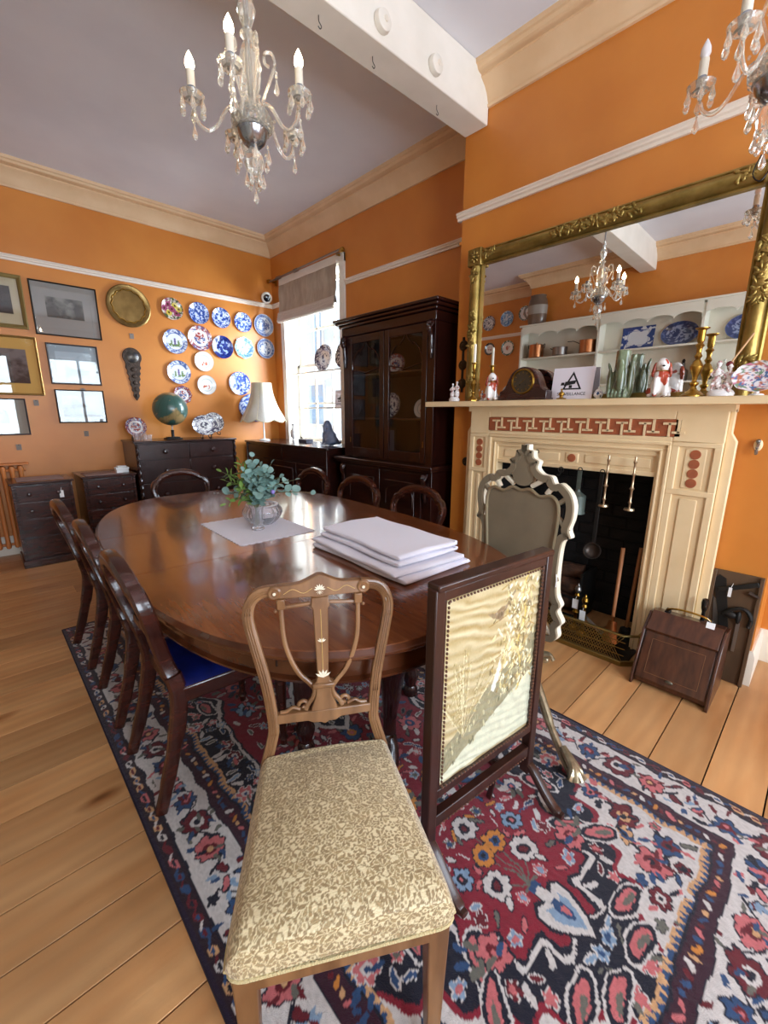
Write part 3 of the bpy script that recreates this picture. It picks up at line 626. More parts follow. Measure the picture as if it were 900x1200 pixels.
# ---------------- mantel ornaments ----------------
MZ = 1.487
def fuse(name, mb, m, parent, vox=.004, smooth=2, label=None):
    o = build(name, mb, m, parent, label=label); md = o.modifiers.new('r', 'REMESH'); md.mode = 'VOXEL'; md.voxel_size = vox; md.use_smooth_shade = True
    if smooth: s_ = o.modifiers.new('s', 'SMOOTH'); s_.iterations = smooth; s_.factor = .5
    return o
RW = mat('red_white_china', 'ece6e1', .18, col2='a8402a', scale=17, coat=.4, ramp=(.555, .585), detail=1)
RED = mat('russet_glaze', 'a8452c', .2, col2='8a3220', scale=30, coat=.4)
def spaniel(name, label, loc, rz, s=1, body=None, ears=None, group=None):
    body = body or RW; ears = ears or RED
    t = thing(name, label, 'china dog', loc, rz, group)     # faces -X local, sits
    w = MB()
    w.ball((.01*s, 0, .05*s), (.048*s, .038*s, .055*s)).ball((-.008*s, 0, .085*s), (.034*s, .032*s, .055*s)).ball((.03*s, 0, .028*s), (.045*s, .042*s, .030*s))
    w.ball((-.02*s, 0, .135*s), (.026*s, .027*s, .030*s)).ball((-.042*s, 0, .128*s), (.018*s, .014*s, .013*s)).ball((-.016*s, 0, .15*s), (.02*s, .02*s, .018*s))
    for e in (-1, 1): w.tube([(-.03*s, e*.018*s, .085*s), (-.036*s, e*.02*s, .04*s), (-.038*s, e*.02*s, .008*s)], [.013*s, .010*s, .010*s], 8).ball((-.046*s, e*.021*s, .008*s), (.015*s, .010*s, .008*s)).ball((.02*s, e*.034*s, .024*s), (.032*s, .016*s, .024*s)).ball((-.008*s, e*.038*s, .008*s), (.02*s, .010*s, .008*s))
    fuse('body', w, body, t, .0045*s)
    for e in (-1, 1): fuse('ear', MB().ball((-.016*s, e*.030*s, .122*s), (.014*s, .008*s, .030*s), M=RX(e*.15)).ball((-.014*s, e*.033*s, .102*s), (.013*s, .008*s, .018*s)), ears, t, .004*s)
    build('face', MB().ball((-.059*s, 0, .131*s), (.004*s, .006*s, .004*s), 8, 6).ball((-.040*s, .010*s, .142*s), .003*s, 8, 6).ball((-.040*s, -.010*s, .142*s), .003*s, 8, 6), BLACK, t)
    build('tail', MB().tube(crv([(.06*s, .01*s, .012*s), (.072*s, .03*s, .02*s), (.055*s, .045*s, .03*s)], 5), [.010*s]*6+[.009*s]*4+[.006*s], 8), ears, t)
    build('collar', MB().tube([(-.012*s+.028*s*math.cos(a), .028*s*math.sin(a), .112*s) for a in np.linspace(0, 2*PI, 21)[:-1]], .0025*s, 6, closed=True), BRASS, t)
    return t
spaniel('china_spaniel', 'red and white china spaniel beside the clock at the left of the mantel', (2.612, 1.69, MZ+.001), .7, 1.08)
spaniel('china_spaniel', 'red and white china spaniel in front of the mirror beside the green vase', (2.622, .685, MZ+.001), .35, 1.15)
FIG = mat('figure_glaze', 'efe9e6', .2, col2='b98a86', scale=60, coat=.4, ramp=(.5, .62), detail=2)
def person_fig(w, x, y, z, h, lean=0, hat=True):
    # small china person: skirt/legs, torso, arms, head
    w.ball((x, y, z+h*.22), (h*.13, h*.15, h*.25)).ball((x, y+lean*.3, z+h*.55), (h*.09, h*.11, h*.18)).ball((x, y+lean*.5, z+h*.84), (h*.07, h*.07, h*.085)).tube([(x, y+lean*.4, z+h*.66), (x, y+lean*.5, z+h*.78)], h*.04, 8)
    for e in (-1, 1): w.tube([(x, y+e*h*.10+lean*.4, z+h*.66), (x-h*.05, y+e*h*.17, z+h*.52), (x-h*.11, y+e*h*.09, z+h*.46)], [h*.04, h*.036, h*.03], 8)
    if hat: w.lathe([(0, h*.96), (h*.05, h*.95), (h*.06, h*.89), (h*.11, h*.88), (h*.11, h*.865), (0, h*.865)], 14, (x, y+lean*.5, z))
for nm, lb, loc, hh, hat in (('china_figure_pair', 'small white china couple at the left end of the mantel', (2.607, 1.998, MZ), .14, False), ('china_figure_group', 'white and pink china figure group in hats at the right of the mantel', (2.603, .422, MZ), .17, True)):
    t = thing(nm, lb, 'figurine', loc)
    k = 1 if not hat else 1.25
    build('base', MB().lathe([(0, 0), (.036*k, 0), (.038*k, .012), (.034*k, .022), (.028*k, .03), (0, .03)], 24, sx=.8, sy=1.15), CHINA, t)
    w = MB(); person_fig(w, 0, .019*k, .024, hh-.026, -.004, hat); fuse('lady', w, FIG, t, .0028)
    w = MB(); person_fig(w, .004, -.019*k, .024, hh-.045 if hat else hh-.012, .004, hat); fuse('gentleman', w, FIG, t, .0028)
    if hat: fuse('flower_bank', petal_cluster((0, .035), 26, .011, 5, ly=.035, lz=.02, x=-.022), FIG, t, .003)
def candlestick(label, loc, h, candle, fat=1, grp='brass candlesticks on the mantel'):
    t = thing('brass_candlestick', label, 'candlestick', loc, group=grp); f_ = fat
    build('base', MB().lathe([(0, 0), (.042*f_, 0), (.042*f_, .006), (.036*f_, .012), (.026*f_, .024), (.014*f_, .034)], 8 if f_ == 1 else 24).xf(RZ(PI/8)), BRASS, t, sharp=30)
    a = h-.034
    pr = [(.014, 0), (.009, .05), (.016, .09), (.016, .11), (.008, .14), (.011, .22), (.021, .33), (.023, .38), (.013, .47), (.008, .50), (.014, .55), (.008, .60), (.010, .68), (.016, .72), (.009, .76), (.013, .80), (.013, .96)]
    build('stem', MB().lathe([(r*f_, .034+z*a) for r, z in pr], 20), BRASS, t)
    build('sconce', MB().lathe([(.012*f_, h-.012), (.030*f_*.8, h-.004), (.030*f_*.8, h), (.011, h), (.010, h-.02), (0, h-.02)], 20), BRASS, t)
    if candle: build('candle', MB().lathe([(0, h-.015), (.010, h-.015), (.0095, h+candle), (.006, h+candle+.004), (0, h+candle+.004)], 14), mat('wax', 'efe6d2', .4), t)
    return t
candlestick('brass candlestick holding a white candle at the left of the mantel', (2.622, 1.845, MZ), .26, .12)
candlestick('tall heavy brass candlestick without candle at the right of the mantel', (2.622, .537, MZ), .32, 0, 1.25)
# small blue-white figure
t = thing('small_china_figure', 'tiny white and blue china figure behind the left spaniel', 'figurine', (2.655, 1.79, MZ)); w = MB(); person_fig(w, 0, 0, .006, .07, 0, True); fuse('figure', w, mat('blue_white_glaze', 'eef0f2', .2, col2='2c4a7c', scale=45, ramp=(.5, .56)), t, .0025); build('base', MB().lathe([(0, 0), (.02, 0), (.02, .008), (0, .01)], 16), CHINA, t)
# clock
t = thing('mantel_clock', 'dark wooden arched mantel clock with round gilt rimmed dial', 'clock', (2.632, 1.45, MZ))
hw = .165; out = [(-hw, 0), (hw, 0), (hw, .055)]+crv([(hw, .055), (.13, .075), (.105, .13), (.07, .18), (0, .205), (-.07, .18), (-.105, .13), (-.13, .075), (-hw, .055)], 5)[1:]
build('case', MB().prism(out, -.035, .045, lambda a, b, d: (d, a, b)), MAHO2, t, .006)
build('plinth', MB().box(-.045, .05, -hw-.006, hw+.006, 0, .014), MAHO2, t, .004)
dl = build('dial', MB().lathe([(0, -.037), (.068, -.037), (.07, -.033)], 36, (0, 0, .115), 'x'), mat('dial_dark', '4d4233', .35, .4), t)
build('bezel', MB().lathe([(.066, -.034), (.069, -.046), (.075, -.046), (.080, -.038), (.080, -.03)], 40, (0, 0, .115), 'x'), BRASS, t)
w = MB()
for k in range(12):
    a = k*PI/6; w.add([Vector((-.0385, .055*math.sin(a)+s1*.0022*math.cos(a)+s2*.006*math.sin(a), .115+.055*math.cos(a)-s1*.0022*math.sin(a)+s2*.006*math.cos(a))) for s1, s2 in ((-1, -1), (1, -1), (1, 1), (-1, 1))], [(0, 1, 2, 3)])
build('hour_marks', w, BRASS, dl)
for nm, a, L_ in (('hour_hand', -.9, .03), ('minute_hand', 2.2, .046)):
    d_ = Vector((0, math.sin(a), math.cos(a))); n_ = Vector((0, math.cos(a), -math.sin(a))); c_ = Vector((-.040, 0, .115)); build(nm, MB().add([c_-n_*.002-d_*.008, c_+n_*.002-d_*.008, c_+d_*L_], [(0, 1, 2)]), BRASS, dl)
build('winding_hole', MB().lathe([(0, -.039), (.004, -.039), (.005, -.037)], 10, (0, .02, .095), 'x').lathe([(0, -.039), (.004, -.039), (.005, -.037)], 10, (0, -.02, .095), 'x'), BLACK, dl)
# card sign
def text_mesh(txt, size, m, parent, loc, rot, name='lettering', ext=.0004):
    cu = bpy.data.curves.new('t', 'FONT'); cu.body = txt; cu.size = size; cu.extrude = ext; cu.align_x = 'CENTER'; tmp = bpy.data.objects.new('t', cu); COL.objects.link(tmp)
    dg = bpy.context.evaluated_depsgraph_get(); me = bpy.data.meshes.new_from_object(tmp.evaluated_get(dg)); bpy.data.objects.remove(tmp)
    me.materials.clear(); me.materials.append(m); o = bpy.data.objects.new(name, me); COL.objects.link(o); o.parent = parent; o.location = loc; o.rotation_euler = rot; return o
INK = mat('black_ink', '14161a', .6)
def sign(loc, rz, lb, w_=.25, h_=.20, tilt=.16, nm='surveillance_card'):
    t = thing(nm, lb, 'sign', loc, rz)        # faces -Y local
    Mx = RX(-tilt)
    c = build('card', MB().box(-w_/2, w_/2, 0, .003, 0, h_).xf(Mx), mat('sign_card', 'e9e4ee', .6), t, label='white card')
    k = h_/.20
    cx = .0
    tri = [(cx-.062*k, .062*k), (cx+.062*k, .062*k), (cx, .175*k)]; tri2 = [(cx-.045*k, .071*k), (cx+.045*k, .071*k), (cx, .153*k)]
    w = MB()
    for i in range(3):
        j = (i+1) % 3; v = [(p[0], -.0008, p[1]) for p in (tri[i], tri[j], tri2[j], tri2[i])]; w.add(v, [(0, 1, 2, 3)])
    w.prism([(cx-.052*k, .085*k), (cx+.018*k, .098*k), (cx+.024*k, .12*k), (cx-.046*k, .112*k)], -.0012, -.0006); w.prism([(cx-.02*k, .072*k), (cx+.0*k, .072*k), (cx+.0*k, .09*k), (cx-.02*k, .09*k)], -.0012, -.0006); w.prism([(cx-.075*k, .09*k), (cx-.05*k, .09*k), (cx-.052*k, .108*k), (cx-.07*k, .108*k)], -.0012, -.0006)
    build('camera_emblem', w.xf(Mx), INK, c)
    text_mesh('SURVEILLANCE', .027*k, INK, c, tuple(Mx @ Vector((cx, -.001, .026*k))), (PI/2-tilt, 0, 0))
    return t
sign((2.677, 1.17, MZ), -PI/2+.0, 'white card with black triangle camera emblem and the word SURVEILLANCE on the mantel', .25, .19, .12)
t = thing('brass_trinket', 'little brass lidded trinket standing before the white surveillance card', 'trinket', (2.62, 1.20, MZ)); build('dish', MB().lathe([(0, 0), (.026, 0), (.03, .006), (.012, .010), (.010, .02)], 20), BRASS, t); build('bell', MB().lathe([(.010, .02), (.018, .024), (.016, .038), (.006, .046), (.005, .052), (.008, .058), (0, .064)], 18), BRASS, t)
t = thing('small_glass_pot', 'small dark and white lidded china pot between card and green vase', 'pot', (2.66, 1.0, MZ)); build('bowl', MB().lathe([(0, 0), (.016, 0), (.026, .018), (.024, .035), (.02, .04), (0, .04)], 20), MATS['blue_white_glaze'], t); build('lid', MB().lathe([(.021, .04), (.016, .05), (.005, .056), (.006, .064), (0, .068)], 18), CHINA, t)
t = thing('green_leaf_vase', 'large green glazed vase moulded like leaves and a tree trunk', 'vase', (2.622, .875, MZ))
GRN = mat('celadon_glaze', '46492f', .22, col2='7d8b6c', scale=16, coat=.5, bump=.2, bscale=30, stretch=(1, 1, .5))
w = MB().lathe([(0, 0), (.052, 0), (.054, .02), (.044, .06), (.040, .12), (.036, .18), (.035, .250), (.031, .253), (.026, .20), (.02, .05), (0, .05)], 26, wob=lambda a: 1+.07*math.sin(5*a))
for a, h in ((.3, .20), (1.9, .17), (3.3, .185), (4.4, .21), (5.4, .18)):
    c_, s_ = math.cos(a), math.sin(a); w.ball((.043*c_, .058*s_, h*.5), (.014, .022, h*.48), 12, 10, RZ(a)); w.ball((.05*c_, .062*s_, h*.95), (.008, .014, .03), 10, 8, RZ(a) @ RY(.3))
for k in range(7): a = PI*.6+k*.3; w.ball((.05*math.cos(a), .05*math.sin(a), .012), (.012, .008, .014), 8, 6, RZ(a))
fuse('trunk', w, GRN, t, .004); 
w = MB()
for k in range(5): y = -.04+.02*k; w.tube(crv([(-.04, y, .045), (-.052, y, .025), (-.05, y, .004)], 4), [.006]*8+[.003], 7)
build('root_claw', w, mat('pale_green_glaze', '84957c', .2, coat=.5), t)
build('price_sticker', MB().box(.0335, .0345, -.012, .012, .09, .115), PAPER, t)
t = thing('floral_dish', 'floral rimmed china dish tilted on its stand at the right end of the mantel', 'dish', (2.615, .292, MZ))
def floral(r_, th, X, Y, seed=3, base='ece6e6', cols=('c4708c', '6a8a6a', '4a6a9a', 'b86a4a')):
    c = np.empty(X.shape+(3,)); c[:] = hx(base)
    for k, q in enumerate(cols):
        n_ = vnoise(X*1.6+k*7, Y*1.6+k*3, seed+k*5, 2); c[n_ > .68] = hx(q)
    return c
def disc(R, prof, col, seg=56, nr=16, sx=1, sz=1, octo=0, wav=0):
    # china plate: disc facing -Y, raised rim; colour per vertex
    mb = MB(); v = []; cr = []
    rs = [R*i/nr for i in range(nr+1)]
    for i, r in enumerate(rs):
        for k in range(seg):
            a = 2*PI*k/seg; kk = 1
            if octo: q = (a % (2*PI/octo))-PI/octo; kk = math.cos(PI/octo)/math.cos(q)*1.03
            if wav: kk = 1+.025*math.cos(wav*a)
            kk = 1+(kk-1)*(r/R)
            v.append((r*kk*math.cos(a)*sx, -prof(r/R), r*kk*math.sin(a)*sz)); cr.append((r/R, a))
    n_ = len(v)
    for k in range(seg): x_, y_, z_ = v[nr*seg+k]; v.append((x_*.995, y_+.006, z_*.995)); cr.append((1, 0))
    for k in range(seg): a = 2*PI*k/seg; v.append((.6*R*math.cos(a)*sx, .0, .6*R*math.sin(a)*sz)); cr.append((1, 0))
    f = []
    for i in range(nr+2):
        for k in range(seg): l = (k+1) % seg; f.append((i*seg+k, i*seg+l, (i+1)*seg+l, (i+1)*seg+k))
    V = np.array(v); cr = np.array(cr); mb.v = [tuple(p) for p in v]; mb.f = f
    mb.c = col(cr[:, 0], cr[:, 1], V[:, 0]/R, V[:, 2]/R); mb.c[n_:] = hx('e8e6e2'); return mb
prof_plate = lambda t: .006+.018*max(0, (t-.55)/.45)**1.2 if t > .55 else .006
def style(kind, seed):
    def f(rn, a, X, Y):
        c = np.empty(X.shape+(3,))
        def B(*q): return [hx(s_) for s_ in q]
        n1 = vnoise(X*7+seed, Y*7, seed, 3); n2 = vnoise(X*16, Y*16+seed, seed+9, 2); rim = rn > .68
        if kind == 'blue': W_, D, M_ = B('ccd6ea', '2c4590', '5b79bd'); c[:] = M_; c[n1 > .56] = W_; c[n1 < .42] = D; c[rim & (n2 > .60)] = W_; c[rim & (n2 < .45)] = D; c[(rn > .95)] = D
        elif kind == 'deep': W_, D, M_ = B('8ea2d2', '141f5a', '22357c'); c[:] = D; c[(n1 > .58) & ~rim] = W_; c[rim & (n2 > .6)] = M_; c[(n1 < .4) & ~rim] = M_
        elif kind == 'willow': W_, D, M_ = B('d6dde6', '4a5f92', '8593b8'); c[:] = W_; c[n1 > .54] = D; c[(n1 > .48) & (n1 < .52)] = M_; c[rim] = M_; c[rim & (n2 > .52)] = D; c[(rn > .64) & (rn < .70)] = W_; c[rn > .97] = W_
        elif kind == 'lightblue': W_, D, M_ = B('c9dae6', '4f7fae', '8fb0cf'); c[:] = M_; c[n1 > .54] = W_; c[n1 < .43] = D; c[rim & (n2 < .48)] = D; c[rn > .95] = W_
        elif kind == 'imari': W_, D, M_ = B('e6dfdc', '9c4a44', '54628e'); c[:] = W_; c[rim & (n2 > .5)] = D; c[rim & (n2 < .40)] = M_; c[(rn < .5) & (n1 > .55)] = D; c[(rn < .5) & (n1 < .42)] = M_; c[(rn > .5) & (rn < .53)] = D; c[rn > .97] = D
        elif kind == 'scene': W_, D, G, V_ = B('dfe3ea', '5468a0', '6d8450', '6a5a8c'); c[:] = W_; c[rim & (n2 > .5)] = D; c[(rn > .66) & (rn < .69)] = D; c[rn > .97] = D; bt = (Y < -.18) & (Y > -.42) & (rn < .6); c[bt & (n1 > .4)] = G; c[(np.abs(X+.28) < .06-.1*(Y+.1)) & (Y > -.3) & (Y < .12)] = G; c[(np.abs(X-.3) < .08-.1*(Y+.05)) & (Y > -.3) & (Y < .12)] = G; c[(np.abs(X) < .07) & (Y > -.25) & (Y < .28)] = V_
        elif kind == 'white': W_, D, M_ = B('e8e6e0', 'c8674a', 'a9b6b8'); c[:] = W_; c[(rn < .5) & (n1 > .5) & (Y < .0) & (Y > -.42) & (np.abs(X) < .35)] = D; c[(rn > .60) & (rn < .635)] = M_; c[rn > .97] = M_
        elif kind == 'floral':
            W_, P, Y_, G = B('ddd3c4', '9c4a6c', 'd0b84e', '4f5a34'); c[:] = W_; c[n1 > .55] = G; c[n1 < .38] = P
            for cx, cy, q in ((-.35, .4, P), (.3, .35, Y_), (-.3, -.35, Y_), (.4, -.35, P), (.0, .0, P), (.65, .05, Y_), (-.7, .0, P)): d_ = np.hypot(X-cx, Y-cy); c[d_ < .27] = q; c[d_ < .10] = hx('4a3520')
        elif kind == 'brown': W_, D, M_ = B('d8d4ce', '4c4656', '8c8490'); c[:] = W_; c[rim & (n2 > .46)] = D; c[(rn < .36) & (n1 > .46)] = D; c[(rn > .62) & (rn < .68)] = M_; c[rn > .96] = D; c[(rn > .40) & (rn < .62) & (n2 > .60)] = M_
        elif kind == 'greenrim': W_, D, M_ = B('e9e6de', '4a6a50', 'b06a5a'); c[:] = W_; c[(rn > .8)] = D; c[(rn > .8) & (n2 > .6)] = W_; c[(rn < .35) & (n1 > .5)] = M_
        elif kind == 'darkrim': W_, D, M_ = B('e9e6de', '30303c', 'a8604c'); c[:] = W_; c[(rn > .74)] = D; c[(rn > .8) & (n2 > .62)] = hx('98a08a'); c[(rn < .4) & (n1 > .5)] = M_
        return c
    return f
dm = disc(.075, lambda t: .004+.02*t**3, lambda rn, a, X, Y: floral(rn, a, X*4, Y*4, 3, 'e8e2e4'), wav=8, sx=1.25, sz=.95).xf(T(-.02, 0, .075) @ RZ(-PI/2) @ RX(-.35))
o = build('dish', dm, VC, t)
build('foot', MB().lathe([(0, 0), (.03, 0), (.028, .006), (.01, .012), (.01, .02), (0, .02)], 16), CHINA, t)
t = thing('red_flower_stick', 'thin pale stick with small dark red tip leaning against the mirror frame', 'stick', (2.622, .405, MZ+.15)); build('stick', MB().tube([(0, .0, 0), (.0, -.065, .125)], .004, 8), mat('stick_wood', 'cda274', .6), t); build('tip', MB().ball((0, .004, -.005), (.012, .014, .014), 12, 8), mat('dark_red', '6a1c20', .4), t)
# ---------------- plates and pictures on the back wall ----------------
def wallplate(name, label, kind, x, z, r, seed, group='china plates on the back wall', loc=None, rz=0, octo=0, sx=1, sz=1, rot=None, m=None):
    o = build(name, disc(r, prof_plate, style(kind, seed), octo=octo, sx=sx, sz=sz), m or VC, loc=loc or (x, YB-.004, z)); tag(o, label, 'plate', group)
    if rot: o.rotation_euler = rot
    else: o.rotation_euler = (.0, 0, rz)
    return o
PW = [('floral', 1.857, 2.55, .118, 'multicolour floral plate with yellow blooms, first in the top row beside the brass tray'),
 ('blue', 2.157, 2.549, .120, 'blue and white plate, second in the top row'), ('blue', 2.426, 2.535, .117, 'pale rimmed blue plate, third in the top row'),
 ('blue', 2.709, 2.523, .117, 'small all over blue plate, fourth in the top row'), ('willow', 3.0, 2.525, .138, 'blue and white bordered plate nearest the corner in the top row'),
 ('scene', 1.855, 2.199, .135, 'plate with three standing green and violet figures, left of the red patterned plate'), ('imari', 2.146, 2.269, .143, 'large red and blue patterned plate'),
 ('deep', 2.418, 2.194, .135, 'darkest deep blue plate in the second row'), ('lightblue', 2.705, 2.215, .132, 'pale blue octagonal plate in the second row'),
 ('willow', 3.01, 2.236, .126, 'greyish blue plate nearest the corner in the second row'), ('white', 2.17, 2.005, .116, 'upper of the two white plates with small red flower'),
 ('scene', 1.864, 1.859, .133, 'plate with lone figure and green tufts above the globe'), ('white', 2.179, 1.729, .115, 'lower of the two white plates with small red flower'),
 ('imari', 1.878, 1.60, .108, 'octagonal white plate with red edge partly hidden by the globe'), ('blue', 2.61, 1.767, .146, 'bright blue plate left of the lampshade')]
for i, (k, x, z, r, lb) in enumerate(PW): wallplate('wall_plate', lb, k, x, z, r, 11+i*3, octo=8 if 'octagonal' in lb else 0)
wallplate('wall_platter', 'large oval blue and white platter behind the lampshade', 'blue', 2.819, 1.466, .185, 91, sx=1.34)
# brass tray
t = thing('brass_tray', 'round brass tray with scalloped inner rim on the back wall', 'tray', (1.412, YB-.004, 2.508))
TRY = mat('old_brass', '94794a', .35, .9, col2='7a6238', scale=9, bump=.08, bscale=70)
build('dish', MB().lathe([(0, -.012), (.155, -.012), (.165, -.02), (.205, -.026), (.213, -.022), (.213, -.016), (.18, 0), (0, 0)], 64, ax='y'), TRY, t)
build('scalloped_rim', MB().tube([((.160+.006*math.cos(14*a))*math.cos(a), -.020, (.160+.006*math.cos(14*a))*math.sin(a)) for a in np.linspace(0, 2*PI, 113)[:-1]], .0055, 6, closed=True, ref=(0, 1, 0)), BRASS, t)
# carved wall ornament
t = thing('carved_wall_ornament', 'dark carved metal spoon shaped ornament tapering to a point on the back wall', 'ornament', (1.386, YB-.002, 1.806))
CV = mat('dark_carved', '4e3c30', .55, .4, col2='33271f', scale=30, bump=.6, bscale=70)
out = []
for k in range(24): a = -.35*PI+1.7*PI*k/23; out.append((.095*math.cos(a), .185+.095*math.sin(a)))
L_ = []; 
for k in range(13): q = k/12; L_.append((-.078+.055*q+.006*math.cos(k*PI), .10-.36*q))
R_ = [(-x, z) for x, z in L_][::-1]
out = [(.095*math.cos(a), .185+.095*math.sin(a)) for a in np.linspace(-.2*PI, 1.2*PI, 24)]+L_+[(0, -.285)]+R_
build('plaque', MB().prism(out, -.012, 0), CV, t, .004)
build('boss', MB().lathe([(0, -.03), (.04, -.026), (.06, -.014), (.07, -.01)], 26, (0, 0, .185), 'y'), mat('dark_blue_metal', '3a3b44', .35, .7, col2='6c6458', scale=20), t)
for k in range(5): build('rivet', MB().ball((0, -.014, .05-.07*k), (.03-.004*k, .010, .022), 12, 8), CV, t)
# framed pictures
def picture(name, label, x0, x1, z0, z1, fmat, fwid, art, matcol='c9c3b4', border=(.07, .07), slip=None, px=.004):
    t = thing(name, label, 'picture', ((x0+x1)/2, YB-.002, (z0+z1)/2), group='framed pictures on the back wall'); w_, h_ = x1-x0, z1-z0; a, b_ = w_/2, h_/2
    build('backing', MB().box(-a+.004, a-.004, -.008, 0, -b_+.004, b_-.004), DRK, t)
    f = fwid
    pr = [(0, 0), (0, -.022), (f*.3, -.026), (f*.75, -.020), (f, -.014), (f, 0)]
    v = []; fc = []; m_ = len(pr)
    for cx, cz in ((-1, -1), (1, -1), (1, 1), (-1, 1)):
        for d, y in pr: v.append((cx*(a-d), y, cz*(b_-d)))
    for i in range(4):
        j = (i+1) % 4
        for k in range(m_-1): fc.append((i*m_+k, j*m_+k, j*m_+k+1, i*m_+k+1))
    build('frame', MB().add(v, fc), fmat, t, sharp=20)
    iw, ih = w_-2*f, h_-2*f
    c = Can(iw, ih, px, matcol); art(c, iw, ih); build_np('print', c.mesh(lambda X, Y: [X-iw/2, X*0-.010, Y-ih/2]), VCM, t)
    build('glass', MB().add([(-iw/2, -.013, -ih/2), (iw/2, -.013, -ih/2), (iw/2, -.013, ih/2), (-iw/2, -.013, ih/2)], [(0, 1, 2, 3)]), mat_pane('picture_glass', ior=1.75), t)
    return t
def engr(c, w, h, x0, x1, z0, z1, dark='4a463f', light='a39d90', seed=1, sky=.55):
    q = c.xy(x0, x1, z0, z1); X, Y = q[4], q[5]; n_ = vnoise(X*14, Y*18, seed, 4); yy = (Y-z0)/(z1-z0); a = np.clip((n_-.5)*2.4+(yy-sky)*1.2+.5, 0, 1)[..., None]
    col = np.array(hx(dark))*(1-a)+np.array(hx(light))*a; m_ = (X >= x0) & (X <= x1) & (Y >= z0) & (Y <= z1); c.a[q[0]:q[1], q[2]:q[3]][m_] = col[m_]
OAKF = mat('olive_gold_frame', '8a7644', .4, .5); THINB = mat('thin_black_frame', '1c1714', .35); GOLDF = mat('gold_frame', 'b08d50', .35, .7); GREYF = mat('grey_frame', '4c4646', .4)
picture('framed_picture', 'dark still life in an olive gold frame at the upper left of the pictures', .13, .53, 2.16, 2.63, OAKF, .035, lambda c, w, h: engr(c, w, h, .06, w-.06, .09, h-.07, '15110f', '3e3733', 3, .9), 'b8ab8c')
picture('framed_picture', 'largest glazed picture in a thin black frame beside the brass tray', .578, 1.122, 2.13, 2.62, THINB, .012, lambda c, w, h: engr(c, w, h, .10, w-.12, .16, h-.12, '3c3a34', '85827a', 5, .7), '8f8a84')
picture('framed_picture', 'landscape with wide gold mount in a gold frame at the left edge', .05, .566, 1.553, 2.095, GOLDF, .02, lambda c, w, h: (c.rect(0, w, 0, h, 'c79a4c'), engr(c, w, h, .05, w-.075, .09, h-.10, '241d1b', '6c6462', 8, .45)), 'c79a4c')
picture('framed_picture', 'pale picture in a slim grey frame below the largest picture', .634, 1.063, 1.67, 2.06, GREYF, .014, lambda c, w, h: engr(c, w, h, .05, w-.05, .06, h-.06, '77878f', 'a9b9c1', 12, .2), '93a1a8')
picture('framed_picture', 'lowest picture with blurred still life in a thin black frame above the small chests', .646, 1.066, 1.285, 1.618, THINB, .011, lambda c, w, h: engr(c, w, h, .04, w-.04, .05, h-.05, '55504c', '98a3ab', 15, .2), '8c8f92')
picture('framed_picture', 'small dark engraving with grey mount at the lower left', .0, .405, 1.175, 1.52, GREYF, .012, lambda c, w, h: engr(c, w, h, .10, w-.13, .10, h-.10, '2c2826', '56504a', 18, .6), '8b877c')
TAGM = mat('grey_tag', '8a7f76', .8)
for x, z, lb in ((.487, 1.51, 'below the gold framed landscape'), (.889, 1.636, 'between slim grey frame and lowest picture'), (.862, 1.20, 'below the lowest thin black framed picture'), (.294, 1.085, 'below the small dark engraving'), (1.41, 2.235, 'below the round brass tray')):
    o = thing('paper_label', 'small grey paper label on wall '+lb, 'label', (x, YB-.004, z), group='paper labels below the pictures'); build('slip', MB().box(-.02, .02, -.002, .002, -.055, .0), TAGM, o); build('pin', MB().ball((0, -.003, -.004), .004, 8, 6), IRON, o)
# plates on the opposite recess wall (seen in the mirror)
for y, z, r, k, lb in ((4.82, 3.03, .13, 'brown', 'grey patterned plate above the picture rail on the left recess wall, farther from the shelves'), (4.45, 3.06, .13, 'lightblue', 'blue rimmed plate above the picture rail on the left recess wall'), (4.10, 3.10, .12, 'greenrim', 'plate above the picture rail half hidden by the stoneware jar'), (4.78, 2.58, .11, 'darkrim', 'dark rimmed plate below the rail on the left recess wall, farther from the shelves'), (4.40, 2.56, .13, 'greenrim', 'dark green rimmed plate below the rail beside the white shelves')):
    wallplate('recess_plate', lb, k, 0, 0, r, int(y*10), 'plates on the left recess wall', loc=(XL2+.004, y, z), rz=PI/2)
# radiator
RADM = mat('radiator_orange', 'cf7f42', .5)
t = thing('radiator', 'orange painted column radiator at the left end of the back wall', 'radiator', (.07, YB-.075, 0))
rad = None
for k in range(7):
    w = MB()
    for y in (-.022, .022): w.lathe([(0, .08), (.018, .09), (.022, .12), (.018, .15), (.018, .82), (.024, .85), (.02, .88), (0, .89)], 12, (0, y, 0))
    w.box(-.012, .012, -.022, .022, .10, .14).box(-.012, .012, -.022, .022, .83, .86)
    if rad is None: rad = build('radiator_section', w, RADM, t, loc=(-.19, 0, 0))
    else: share(rad, (-.19+.065*k, 0, 0), t)
build('pipe', MB().tube([(-.21, 0, .12), (.24, 0, .12)], .014, 10), RADM, t); build('pipe', MB().tube([(-.21, 0, .845), (.24, 0, .845)], .014, 10), RADM, t)
for x in (-.19, .20): build('foot', MB().lathe([(0, 0), (.025, 0), (.02, .03), (.014, .09)], 12, (x, 0, 0)), RADM, t)
build('shelf_cover', MB().box(-.26, .27, -.05, .06, .895, .91), RADM, t, .004)

